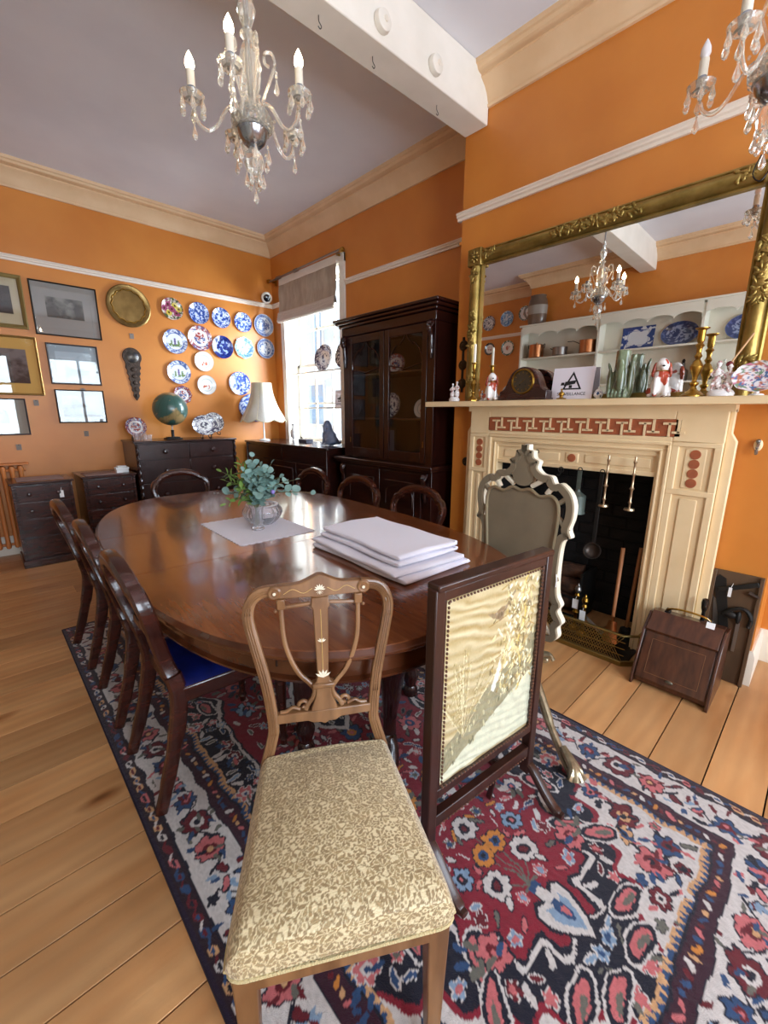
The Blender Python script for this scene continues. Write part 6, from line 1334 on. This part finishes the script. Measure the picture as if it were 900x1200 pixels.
# inlaid crest rail
cr = crv([(-.128, .948), (-.11, .956), (-.06, .958), (-.035, .966), (-.018, .974), (0, .980), (.018, .974), (.035, .966), (.06, .958), (.11, .956), (.128, .948)], 3)
bt = [(.128, .926), (.10, .922), (.04, .922), (.0, .918), (-.04, .922), (-.10, .922), (-.128, .926)]
cs_ = build('crest_rail', MB().prism(cr+bt, -.013, .012, lambda a, b, d: B3(a, b, d)), WALN, fc, .003)
IV = mat('ivory_inlay', 'e2d6bd', .4)
for x in (-.118, .118):
    build('roundel', MB().lathe([(0, -.018), (.006, -.018), (.008, -.016), (.014, -.017), (.018, -.014), (.019, -.01)], 20, B3(x, .939), 'y'), WALN, cs_); build('inlay_dot', MB().lathe([(0, -.0195), (.004, -.0195), (.0045, -.017)], 12, B3(x, .939), 'y'), IV, cs_)
def fan(cx, cz, s, n=5, up_=1):
    w = MB()
    for k in range(n):
        a = PI/2+(k-(n-1)/2)*.5; dx, dz = math.cos(a)*s, math.sin(a)*s*up_; nx_, nz_ = -math.sin(a)*s*.13, math.cos(a)*s*.13; w.add([B3(cx, cz, -.0142), B3(cx+dx*.6+nx_, cz+dz*.6+nz_, -.0142), B3(cx+dx, cz+dz, -.0142), B3(cx+dx*.6-nx_, cz+dz*.6-nz_, -.0142)], [(0, 1, 2, 3)])
    return w
o = build('inlay', fan(0, .940, .016, 7).add(fan(0, .938, .012, 5, -1).v, fan(0, .938, .012, 5, -1).f), IV, cs_); o['kind'] = 'stuff'
w = MB()
for e in (-1, 1): w.tube([B3(e*x, .940+.006*math.sin(x*110), -.0137) for x in np.linspace(.02, .095, 14)], .0009, 4)
o = build('inlay_scroll', w, mat('gold_inlay', 'c9a566', .4), cs_); o['kind'] = 'stuff'
# centre splat
sp_ = [(-.022, .918), (.022, .918), (.024, .900), (.026, .895), (.020, .885), (.015, .70), (.019, .685), (.026, .682), (.026, .668), (.020, .664), (.022, .645), (.034, .615), (.036, .605), (-.036, .605), (-.034, .615), (-.022, .645), (-.020, .664), (-.026, .668), (-.026, .682), (-.019, .685), (-.015, .70), (-.020, .885), (-.026, .895), (-.024, .900)]
# tapered: wider at the bottom
sp_ = [(x*(1.0 if z > .9 or z < .7 else 1.0), z) for x, z in sp_]
s_ = build('splat', MB().prism(sp_, -.010, .010, lambda a, b, d: B3(a, b, d)), WALN, fc, .0025)
for cz, s1, n_ in ((.795, .014, 5), (.697, .024, 5)): o = build('inlay', fan(0, cz, s1, n_).xf(T(0, .0035, 0)), IV, s_); o['kind'] = 'stuff'
build('inlay_line', MB().tube([B3(0, z, -.0107) for z in (.885, .72)], .0009, 4), MATS['gold_inlay'], s_)
build('collar', MB().box(-.031, .031, HD+LE*(.675-.46)-.012, HD+LE*(.675-.46)+.018, .668-ZF, .682-ZF), WALN, s_, .004)
for e in (-1, 1):
    ly = crv([(e*.103, .920), (e*.103, .885), (e*.099, .81), (e*.085, .755), (e*.063, .71), (e*.036, .680), (e*.024, .660), (e*.030, .640), (e*.042, .625), (e*.050, .608)], 5)
    l_ = build('lyre_bar', MB().sweep([B3(x, z) for x, z in ly], rsec(.013, .014, 10, 3), ref=(0, 1, 0)), WALN, fc)
    build('capital', MB().box(e*.103-.011, e*.103+.011, HD+LE*.44-.010, HD+LE*.44+.018, .893-ZF, .922-ZF), WALN, l_, .003); build('side_stud', MB().ball(B3(e*.118, .886, 0), .005, 8, 6), WALN, l_)
    build('tie_bar', MB().tube([B3(e*.026, .900), B3(e*.092, .895)], .0055, 8), WALN, fc)
    build('scroll', MB().tube([B3(e*(.055+.014*math.cos(q)*(1-q/9)+.0), .622+.013*math.sin(q)*(1-q/9)) for q in np.linspace(0, 5.5, 16)], .0055, 8).tube(crv([B3(e*.065, .611), B3(e*.085, .618), B3(e*.10, .610), B3(e*.118, .608)], 3), .005, 8), WALN, l_)
lr = [(-.140, .606), (.140, .606), (.140, .582), (.045, .580), (.03, .572), (.012, .572), (.0, .566), (-.012, .572), (-.03, .572), (-.045, .580), (-.140, .582)]
build('lower_rail', MB().prism(lr, -.010, .010, lambda a, b, d: B3(a, b, d)), WALN, fc, .003)
# ---------------- embroidered fire screen ----------------
sc_ = thing('embroidered_fire_screen', 'dark wooden fire screen with gold silk embroidery of a tree and a bird', 'fire screen', (1.062, .628, .0125), -.115)
Z_ = .0125; PW2 = .249
SCW = mat('screen_wood', '3c2018', .35, col2='2a140f', scale=12, stretch=(1, 1, .3), coat=.15)
for e in (-1, 1):
    build('post', MB().box(e*PW2-.017, e*PW2+.017, -.018, .018, .085, .955-Z_), SCW, sc_, .004)
    build('foot', MB().sweep(crv([(e*PW2, -.160, .012), (e*PW2, -.13, .016), (e*PW2, -.085, .050), (e*PW2, -.03, .105), (e*PW2, 0, .118), (e*PW2, .03, .105), (e*PW2, .085, .050), (e*PW2, .13, .016), (e*PW2, .160, .012)], 4), rsec(.030, .034), ref=(1, 0, 0), scale=[.7]*3+[1]*27+[.7]*3), SCW, sc_)
x0, x1, z0, z1 = -PW2+.017, PW2-.017, .30, .935
build('frame_rail', MB().box(x0, x1, -.015, .015, z1-.03, z1), SCW, sc_, .003); build('frame_rail', MB().box(x0, x1, -.015, .015, z0-.03, z0), SCW, sc_, .003); build('cap_moulding', MB().box(-PW2-.012, PW2+.012, -.024, .024, z1+.001, z1+.022), SCW, sc_, .005)
build('stretcher', MB().box(x0, x1, -.014, .014, .165, .205), SCW, sc_, .003)
for e in (-1, 1): build('frame_stile', MB().box(e*(PW2-.017)-(.012 if e > 0 else 0), e*(PW2-.017)+(0 if e > 0 else .012), -.013, .013, z0, z1-.03), SCW, sc_, .002)
build('back_strut', MB().sweep([(.10, .016, .19), (.112, .055, .0)], rsec(.022, .010), ref=(1, 0, 0)), SCW, sc_)
# carved bead edge (many small knobs, one part)
w = MB(); 
for k in range(44): z = z0+.012+k*(z1-z0-.05)/43; w.ball((x0+.016, -.016, z), (.004, .004, .005), 6, 4); w.ball((x1-.016, -.016, z), (.004, .004, .005), 6, 4)
for k in range(32): x = x0+.02+k*(x1-x0-.04)/31; w.ball((x, -.017, z1-.034), (.005, .004, .004), 6, 4); w.ball((x, -.017, z0+.004), (.005, .004, .004), 6, 4); w.ball((x, -.016, .170), (.005, .003, .003), 6, 4)
o = build('bead_moulding', w, mat('worn_bead', '5c3c2c', .4), sc_); o['kind'] = 'stuff'
iw, ih = (x1-x0)-.024, z1-.03-z0; PXE = .0022; c = Can(iw, ih, PXE, 'cdb987'); q = c.xy(0, iw, 0, ih); X, Y = q[4], q[5]
Hm = np.zeros(X.shape)
wv_ = np.sin(Y*190+9*vnoise(X*9, Y*16, 3, 3)+X*30); n_ = vnoise(X*14, Y*40, 8, 3)
base = np.array(hx('c9b581')); hi = np.array(hx('e6dab4')); lo = np.array(hx('ac9358')); k_ = np.clip(.5+.5*wv_*n_*1.3, 0, 1)[..., None]; c.a = (lo*(1-k_)+hi*k_*.6+base*k_*.4)*.88; Hm += .0022*wv_*n_
# ground: bank (grey green) and pale water
bank = Y < .10+.28*(X/iw)+.03*vnoise(X*20, Y*20, 5, 2); bank &= Y > .02+.16*(X/iw)
gcol = np.array(hx('8d8664'))*(.8+.5*vnoise(X*60, Y*60, 6, 2))[..., None]; c.a[bank] = gcol[bank]
wat = (Y < .02+.22*(X/iw)) & (Y > .01); wc = np.array(hx('cfd0b4'))*(.85+.3*vnoise(X*50, Y*25, 7, 2))[..., None]; c.a[wat] = wc[wat]
rs = random.Random(12)
def stitch(x, y, a, l_, col, h=.002): c.ell(x, y, l_, l_*.34, col, a); i0, j0 = int(x/PXE), int(y/PXE); r_ = int(l_/PXE)+1; i1, i2, j1, j2 = max(0, i0-r_), min(c.nx, i0+r_+1), max(0, j0-r_), min(c.ny, j0+r_+1); XX, YY = X[i1:i2, j1:j2]-x, Y[i1:i2, j1:j2]-y; U = XX*math.cos(a)+YY*math.sin(a); V = -XX*math.sin(a)+YY*math.cos(a); m_ = np.clip(1-(U/l_)**2-(V/(l_*.34))**2, 0, 1); Hm[i1:i2, j1:j2] = np.maximum(Hm[i1:i2, j1:j2], h*m_**.5)
# weeping shrub at left, reeds
for k in range(26):
    a = PI/2+rs.uniform(-.9, .9); L_ = rs.uniform(.10, .22); pts = [(.10+.0*t+L_*math.cos(a)*t, .12+.16*t*1.2+L_*math.sin(a)*t*.5-.10*t*t*abs(math.cos(a))) for t in np.linspace(0, 1, 10)]; c.line(pts, .0018, rs.choice(['9c8a50', 'e4d8ae', '8b7a48']))
    for p in pts[3:]:
        if rs.random() < .7: stitch(p[0]+rs.uniform(-.006, .006), p[1]+rs.uniform(-.006, .006), rs.uniform(0, PI), .006, rs.choice(['b5a263', 'e2d7ac', '94844e']), .0015)
# tree with trunk and hanging leaves
tr = crv([(iw*.82, .18), (iw*.84, .27), (iw*.78, .36), (iw*.85, .46), (iw*.80, .54), (iw*.86, .60)], 8); c.line(tr, .010, 'd8bd62'); c.line([(x+.004, y) for x, y in tr], .003, '8f7433')
for bx_, by_, dx_, dy_ in ((.80, .36, -.16, -.03), (.85, .44, -.18, .02), (.82, .52, -.12, .05), (.84, .30, -.12, -.05), (.84, .48, .05, .05), (.82, .40, .07, .0), (.83, .34, .07, .03)): c.line([(iw*bx_, by_), (iw*bx_+dx_*.5, by_+dy_+.02), (iw*bx_+dx_, by_+dy_)], .004, 'a08138')
for k in range(330):
    x = rs.gauss(iw*.76, .055); y = rs.uniform(.20, .575); 
    if x > iw-.008 or x < iw*.38 or (y > .5 and x < iw*.6): continue
    stitch(x, y, PI/2+rs.uniform(-.9, .9), rs.uniform(.008, .014), rs.choice(['efe6c4', 'd9c98f', 'b39b5c', '94804a', 'e8dcb0', '7d6c42']), .0035)
for k in range(60): x = rs.uniform(.02, iw-.02); y = .03+.22*x/iw+rs.uniform(-.02, .07); stitch(x, y, PI/2+rs.uniform(-.4, .4), rs.uniform(.006, .013), rs.choice(['6e6a4c', '9a9470', 'c6be94']), .002)
c.poly([(iw*.50, .235), (iw*.54, .22), (iw*.60, .30), (iw*.585, .335)], 'e9e6d4'); c.line([(iw*.50, .235), (iw*.48, .22)], .003, 'c9b98a')
# bird
c.poly([(iw*.42, .505), (iw*.50, .500), (iw*.56, .515), (iw*.60, .512), (iw*.66, .525), (iw*.60, .495), (iw*.585, .475), (iw*.55, .465), (iw*.53, .478), (iw*.47, .485)], '8a7350'); c.ell(iw*.545, .487, .018, .009, '6f5a3c', .3)
Hm += .0006*vnoise(X*300, Y*300, 4, 1)
mb = c.mesh(lambda X_, Y_: [X_-iw/2, -.004-Hm, Y_+z0]); build_np('embroidery', mb, mat_vc('silk', .45, sheen=.4, coat=.05), sc_, label='gold silk embroidered panel')
build('backing_board', MB().box(x0+.004, x1-.004, .002, .009, z0, z1-.03), SCW, sc_); build('glass', MB().add([(x0+.012, -.0105, z0), (x1-.012, -.0105, z0), (x1-.012, -.0105, z1-.03), (x0+.012, -.0105, z1-.03)], [(0, 1, 2, 3)]), mat_pane('screen_glass', ior=1.3), sc_)

# ---------------- rococo cheval screen seen from behind ----------------
RC = mat('cream_gesso', 'e9e2cf', .45, col2='d8ceb4', scale=14); RB = mat('taupe_backing', '8d8068', .75, col2='80745e', scale=5); SG = mat('silver_gilt', 'b8ab8f', .3, .75, col2='8f8266', scale=30)
rc = thing('rococo_mirror_stand', 'cream rococo framed cheval mirror turned to show its taupe back', 'mirror', (1.835, .985, .0), -1.70)
hwp = .20
def sym(P): return P+[(-x, z) for x, z in P[::-1]]
panel = crv([(0, .455), (.10, .45), (.165, .44), (.185, .46), (.178, .56), (.185, .75), (.20, .93), (.195, 1.01), (.16, 1.045), (.10, 1.035), (.05, 1.06), (0, 1.05), (-.05, 1.06), (-.10, 1.035), (-.16, 1.045), (-.195, 1.01), (-.20, .93), (-.185, .75), (-.178, .56), (-.185, .46), (-.165, .44), (-.10, .45)], 5, closed=True)
build('back_board', MB().prism(panel, -.004, .006), RB, rc)
build('back_bead', MB().sweep([(x, -.008, z) for x, z in panel], rsec(.016, .016, 8, 2), ref=(0, 1, 0), closed=True), mat('champagne_edge', 'a89a7c', .35, .5), rc)
outer = [(0, .415), (.08, .40), (.13, .385), (.175, .36), (.225, .365), (.250, .40), (.243, .44), (.262, .475), (.236, .52), (.248, .555), (.225, .60), (.218, .70), (.222, .82), (.235, .86), (.262, .875), (.250, .91), (.262, .96), (.262, 1.02), (.240, 1.07), (.195, 1.105), (.165, 1.10), (.145, 1.13), (.10, 1.135), (.07, 1.16), (.075, 1.19), (.048, 1.205), (.040, 1.235), (.018, 1.24), (.015, 1.262), (0, 1.262)]
o_r = crv(outer, 4); full = o_r+[(-x, z) for x, z in o_r[::-1]][1:-1]
def ribbon(path, wd, d0, d1, m, nm, par):
    P = [Vector((x, 0, z)) for x, z in path]; n = len(P); v = []; f = []
    for i in range(n):
        t_ = (P[(i+1) % n]-P[i-1]).normalized(); nn = Vector((t_.z, 0, -t_.x)); w_ = wd(P[i]) if callable(wd) else wd
        for s_, y in ((0, d0), (w_, d0), (w_, d1), (0, d1)): v.append(P[i]-nn*s_*SGN+Vector((0, y, 0)))
    for i in range(n):
        j = (i+1) % n
        for k in range(4): l = (k+1) % 4; f.append((i*4+k, i*4+l, j*4+l, j*4+k))
    return build(nm, MB().add(v, f), m, par, sharp=40)
SGN = 1
ribbon(full, .030, -.010, .004, RB, 'frame_back', rc); ribbon(full, .026, .0045, .034, RC, 'carved_frame', rc)
# crest cartouche and pierced scroll ties
cart = sym([(0, 1.262), (.013, 1.258), (.016, 1.235), (.038, 1.230), (.045, 1.203), (.070, 1.188), (.062, 1.155), (.05, 1.125), (.03, 1.09), (.0, 1.075)][::-1])
build('crest_cartouche', MB().prism([(x*.97, z-.004) for x, z in crv([(.0, 1.075), (.04, 1.085), (.060, 1.125), (.062, 1.155), (.070, 1.186), (.045, 1.203), (.038, 1.228), (.016, 1.235), (.012, 1.256), (-.012, 1.256), (-.016, 1.235), (-.038, 1.228), (-.045, 1.203), (-.070, 1.186), (-.062, 1.155), (-.060, 1.125), (-.04, 1.085)], 3, closed=True)], -.006, .028), RB, rc)
for e in (-1, 1):
    for pts in ([(.05, 1.075), (.09, 1.10), (.12, 1.125)], [(.13, 1.05), (.15, 1.075), (.19, 1.085)], [(.195, 1.02), (.22, 1.04), (.240, 1.05)], [(.195, .95), (.22, .93), (.245, .90)], [(.185, .74), (.20, .70), (.215, .66)], [(.182, .58), (.21, .56), (.232, .53)], [(.17, .445), (.20, .42), (.22, .40)], [(.09, .455), (.11, .425), (.13, .40)]):
        build('scroll_tie', MB().sweep([(e*x, .004, z) for x, z in crv(pts, 4)], rsec(.022, .026), ref=(0, 1, 0)), RC if pts[0][0] < .18 else RB, rc)
for e in (-1, 1): build('string_tie', MB().tube([(e*.222, -.012, .70), (e*.228, -.014, .67), (e*.224, -.012, .64)], .0025, 5), PAPER, rc)
build('mirror_front', MB().prism([(x*.96, .745+(z-.745)*.97) for x, z in panel], .0065, .012), MIRROR, rc)
# tripod stand: column below, silver gilt cabriole legs
build('column', MB().lathe([(0, .16), (.03, .16), (.034, .20), (.020, .24), (.028, .30), (.018, .36), (.022, .41), (0, .41)], 20, (0, -.02, 0)), SG, rc)
# local directions: camera side is -y (world -x); near side is +x (world -y)
for a in (-.45, -2.52, PI/2):
    dx, dy = math.cos(a), math.sin(a); L_ = .585 if a == -.45 else .36
    P = crv([(0, -.02, .26), (dx*L_*.18, dy*L_*.18-.02, .30), (dx*L_*.45, dy*L_*.45-.02, .24), (dx*L_*.72, dy*L_*.72-.02, .11), (dx*L_*.88, dy*L_*.88-.02, .055), (dx*L_, dy*L_-.02, .028)], 6)
    lg = build('leg', MB().tube(P, [.024]*12+[.020]*6+[.016]*6+[.018]*(len(P)-24), 10), SG, rc)
    w = MB(); fx_, fy_ = dx*L_, dy*L_-.02
    for k in range(4): b_ = a+(k-1.5)*.5; w.tube(crv([(fx_-dx*.07, fy_-dy*.07, .085), (fx_+math.cos(b_)*.015, fy_+math.sin(b_)*.015, .062), (fx_+math.cos(b_)*.045, fy_+math.sin(b_)*.045, .030)], 4), [.015]*6+[.012]*3, 8)
    w.ball((fx_, fy_, .032), (.022, .022, .018), 12, 8); build('scroll_foot', w, SG, lg)

# ---------------- purdonium (coal box) and tool panel ----------------
cb = thing('coal_box', 'dark wooden sloping lidded coal box with brass handle and white tag', 'coal box', (2.38, .385, 0), 0)
CW = mat('coal_box_wood', '55301e', .32, col2='3d2013', scale=10, stretch=(1, 4, 1), coat=.2)
prof = [(.01, .0), (.30, .0), (.30, .325), (.185, .345), (.085, .275), (-.03, .035), (-.03, .0)]
for y in (-.172, .158): build('side_panel', MB().prism([(x, z) for x, z in prof], y, y+.014), CW, cb, .003)
build('body', MB().prism([(.0, .012), (.292, .012), (.292, .312), (.185, .33), (.10, .268), (-.005, .045)], -.157, .157), CW, cb)
lid = build('lid', MB().prism([(-.018, .045), (.090, .270), (.103, .264), (-.004, .040)], -.152, .152), CW, cb, .002)
n_ = Vector((-.9, 0, .43)).normalized()
w = MB(); A_, B_ = Vector((-.018, 0, .045)), Vector((.090, 0, .270))
def lp_(u, y, o=.0012): return A_*(1-u)+B_*u+n_*o+Vector((0, y, 0))
for (u0, y0_), (u1, y1_) in (((.14, -.115), (.14, .115)), ((.86, -.115), (.86, .115)), ((.14, -.115), (.86, -.115)), ((.14, .115), (.86, .115))): w.tube([lp_(u0, y0_), lp_(u1, y1_)], .0013, 5)
o = build('inlay_line', w, mat('box_inlay', '7a5434', .4), lid); o['kind'] = 'stuff'
build('escutcheon', MB().ball(tuple(lp_(.10, -.0, .003)), (.006, .018, .010), 12, 8), mat('tarnished_metal', '6a6a60', .35, .8), lid)
build('top_board', MB().prism([(.085, .272), (.185, .342), (.285, .322), (.285, .334), (.185, .356), (.080, .284)], -.156, .156), CW, cb, .002)
build('handle', MB().tube(crv([(.215, -.095, .345), (.20, -.09, .375), (.19, -.04, .392), (.19, .04, .392), (.20, .09, .375), (.215, .095, .345)], 6), .0055, 8), BRASS, cb)
for y in (-.095, .095): build('handle_mount', MB().box(.195, .235, y-.012, y+.012, .335, .362).ball((.215, y, .366), .010, 10, 8), IRON, cb, .002)
build('shovel_grip', MB().lathe([(0, 0), (.010, 0), (.008, .05), (.014, .07), (.017, .10), (.014, .12), (.006, .125), (0, .127)], 16, (.265, -.05, .338)), mat('ebonised', '15120f', .25, coat=.4), cb)
tg = build('tag', MB().box(-.001, .001, -.018, .018, -.045, .0).xf(T(.185, -.10, .372) @ RY(.5)), PAPER, cb, label='white paper tag'); build('string', MB().tube([(.19, -.08, .39), (.186, -.095, .375)], .0012, 5), PAPER, tg)
tp = thing('tool_board', 'dark wooden board mounted with old tools, leaning on the wall behind the coal box', 'board', (2.738, .236, 0.0), rot=(0, .05, 0))
TW = mat('board_wood', '5c432b', .6, col2='46321f', scale=9, stretch=(1, 1, .3))
build('board', MB().box(0, .014, -.104, .104, .0, .60), TW, tp, .002)
for y in (-.104, .088): build('side_batten', MB().box(-.016, -.0005, y, y+.016, .0, .60), TW, tp, .002)
build('saw_blade', MB().prism([(.095, .55), (.075, .575), (.045, .56), (-.02, .20), (.01, .18)], -.010, -.006, lambda a, b, d: (d, a, b)), IRON, tp)
build('plane_iron', MB().box(-.006, .006, -.012, .012, 0, .17).xf(T(-.014, -.01, .53) @ RX(-2.0) @ T(0, 0, -.085)), IRON, tp, .003)
build('file_handle', MB().tube([(-.016, -.055, .512), (-.016, -.095, .497)], [.012, .009], 10), DRK, tp)
build('pale_blade', MB().prism([(.085, .45), (.065, .43), (.02, .18), (.05, .18)], -.005, -.002, lambda a, b, d: (d, a, b)), PEWTER, tp)
build('brace_bow', MB().tube(crv([(-.016, .03, .37), (-.018, -.01, .41), (-.018, -.055, .42), (-.018, -.085, .38), (-.018, -.08, .33)], 5), .010, 8), IRON, tp); build('brace_head', MB().ball((-.018, .0, .375), (.012, .03, .02), 12, 8).ball((-.018, -.035, .37), (.012, .012, .035), 10, 8), IRON, tp); build('brace_bit', MB().box(-.012, -.004, -.045, -.030, .18, .34), PEWTER, tp)
tg = build('tag', MB().box(-.022, -.020, .012, .026, .47, .52), PAPER, tp, label='white paper tag'); build('string', MB().tube([(-.021, .018, .52), (-.018, .012, .545)], .0012, 5), PAPER, tg)

# ---------------- chandeliers ----------------
CG = mat('chandelier_glass', (1, .96, .86), .06, trans=.84, spec=.8); CG.node_tree.nodes['Principled BSDF'].inputs['IOR'].default_value = 1.45
CHM = mat('aged_silver', '9a9da2', .2, .9); CSL = mat('candle_sleeve', 'd9d0be', .5); BULB = mat('lit_bulb', (1, .85, .6), .3, emit=((1.0, .80, .52), 22)); DBULB = mat('unlit_bulb', 'e2dede', .25, coat=.3)
def dropmesh(s, par, loc, first=[None]):
    v_ = MB().lathe([(0, .0), (.004*s, -.004*s), (.0025*s, -.008*s), (.011*s, -.034*s), (.008*s, -.044*s), (0, -.050*s)], 6)
    if first[0] is None: first[0] = build('crystal_drop', v_, CG, par, loc=loc, sharp=10); return first[0]
    return share(first[0], loc, par, name='crystal_drop')
DROP = {}
def drop(par, loc, rz=0):
    if 'd' not in DROP: DROP['d'] = build('crystal_drop', MB().lathe([(0, .0), (.004, -.003), (.002, -.007), (.011, -.036), (.012, -.040), (.007, -.050), (0, -.056)], 6), CG, par, loc=loc, sharp=10); return
    share(DROP['d'], loc, par, rot=(0, 0, rz), name='crystal_drop')
def bead(par, loc):
    if 'b' not in DROP: DROP['b'] = build('bead', MB().ball((0, 0, 0), .0058, 6, 5), CG, par, loc=loc, sharp=10); return
    share(DROP['b'], loc, par, name='bead')
def chandelier(label, loc, lit, phase, miss, ztop):
    t = thing('chandelier', label, 'chandelier', loc, phase, 'glass chandeliers')      # origin at centre of the bowl
    build('rod', MB().tube([(0, 0, .0), (0, 0, ztop-loc[2])], .006, 8), CHM, t); build('ceiling_rose', MB().lathe([(0, 0), (.05, 0), (.045, -.02), (.02, -.035), (0, -.04)], 24, (0, 0, ztop-loc[2])), WHITE, t)
    build('silvered_bowl', MB().lathe([(0, -.070), (.022, -.066), (.045, -.045), (.060, -.012), (.062, .0), (.056, .008)], 32), CHM, t)
    build('bowl', MB().lathe([(.062, -.010), (.075, .0), (.079, .025), (.070, .05), (.045, .062), (.02, .066)], 40, wob=lambda a: 1+.03*math.cos(16*a)), CG, t, sharp=15)
    build('baluster', MB().lathe([(.02, .06), (.03, .075), (.018, .10), (.034, .13), (.040, .17), (.036, .22), (.026, .26), (.014, .28), (.03, .30), (.014, .32), (.024, .345), (.034, .375), (.022, .41), (.010, .43), (.018, .45), (.008, .47)], 24, wob=lambda a: 1+.05*math.cos(8*a)), CG, t, sharp=15)
    build('lower_finial', MB().lathe([(.018, -.07), (.030, -.085), (.038, -.115), (.030, -.145), (.012, -.16), (.016, -.172), (0, -.18)], 24, wob=lambda a: 1+.05*math.cos(8*a)), CG, t, sharp=15)
    for k in range(6): a = k*PI/3; drop(t, (.060*math.cos(a), .060*math.sin(a), -.075)); bead(t, (.058*math.cos(a), .058*math.sin(a), -.066)); drop(t, (.032*math.cos(a+.5), .032*math.sin(a+.5), -.150))
    drop(t, (0, 0, -.205)); bead(t, (0, 0, -.19)); bead(t, (0, 0, -.199))
    for k in range(5):
        a = 2*PI*k/5; ca, sa = math.cos(a), math.sin(a)
        P = lambda r, z: (r*ca, r*sa, z)
        am = build('arm', MB().tube(crv([P(.03, .045), P(.06, .07), P(.095, .045), P(.13, -.01), P(.165, -.032), P(.20, -.005), P(.213, .05)], 5), .0068, 8), CG, t)
        build('drip_pan', MB().lathe([(0, .052), (.022, .050), (.040, .062), (.044, .075), (.041, .076), (.024, .060), (0, .060)], 24, P(.213, 0)), CG, am, sharp=15)
        build('cup', MB().lathe([(.008, .05), (.014, .06), (.018, .085), (.014, .10), (0, .10)], 16, P(.213, 0)), CHM, am)
        if k != miss:
            build('candle_sleeve', MB().lathe([(0, .085), (.0145, .085), (.0145, .150), (0, .151)], 16, P(.213, 0)), CSL, am)
            build('bulb', MB().lathe([(0, .150), (.010, .151), (.0165, .166), (.015, .182), (.007, .200), (0, .212)], 16, P(.213, 0)), BULB if lit else DBULB, am)
        for q in range(6):
            b_ = q*PI/3; x, y = .213*ca+.041*math.cos(b_), .213*sa+.041*math.sin(b_); bead(t, (x, y, .068)); drop(t, (x, y, .062), b_)
        bead(t, P(.213, -.012)); drop(t, P(.213, -.018)); 
        # upper scrolls
        a2 = a+PI/5; ca2, sa2 = math.cos(a2), math.sin(a2); Q = lambda r, z: (r*ca2, r*sa2, z)
        if k % 2 == 0 or k == 3:
            build('scroll_arm', MB().tube(crv([Q(.028, .05), Q(.05, .11), Q(.075, .17), Q(.095, .225), Q(.085, .26), Q(.06, .255), Q(.058, .225), Q(.075, .215)], 5), .0055, 8), CG, t)
            bead(t, Q(.10, .20)); bead(t, Q(.10, .188)); drop(t, Q(.10, .18))
        for q in range(1, 8): u_ = q/8; bead(t, (.055*ca2+(.213*ca-.055*ca2)*u_*.0+.04*u_*ca2, .055*sa2+.04*u_*sa2, .02+.07*u_-.10*math.sin(PI*u_)*.5))
    return t
chandelier('lit glass chandelier hanging left of the white beam', (.975, 1.787, 2.485), True, .16, 0, ZC)
chandelier('unlit glass chandelier at the upper right, in front of the chimney breast', (2.05, .33, 2.46), False, .30, 9, ZC)
t = thing('wire_ornament', 'dark looped wire with a small red ornament hanging below the unlit chandelier', 'ornament', (2.02, .30, 2.215)); build('wire_loop', MB().tube(crv([(0, 0, .03), (.0, .0, -.02), (-.005, .02, -.06), (-.0, .045, -.03), (.0, .03, .02)], 5), .0022, 6), IRON, t); build('red_ornament', MB().ball((0, -.015, -.03), (.02, .022, .02), 12, 8), mat('rust_red', '8a3a22', .5), t)
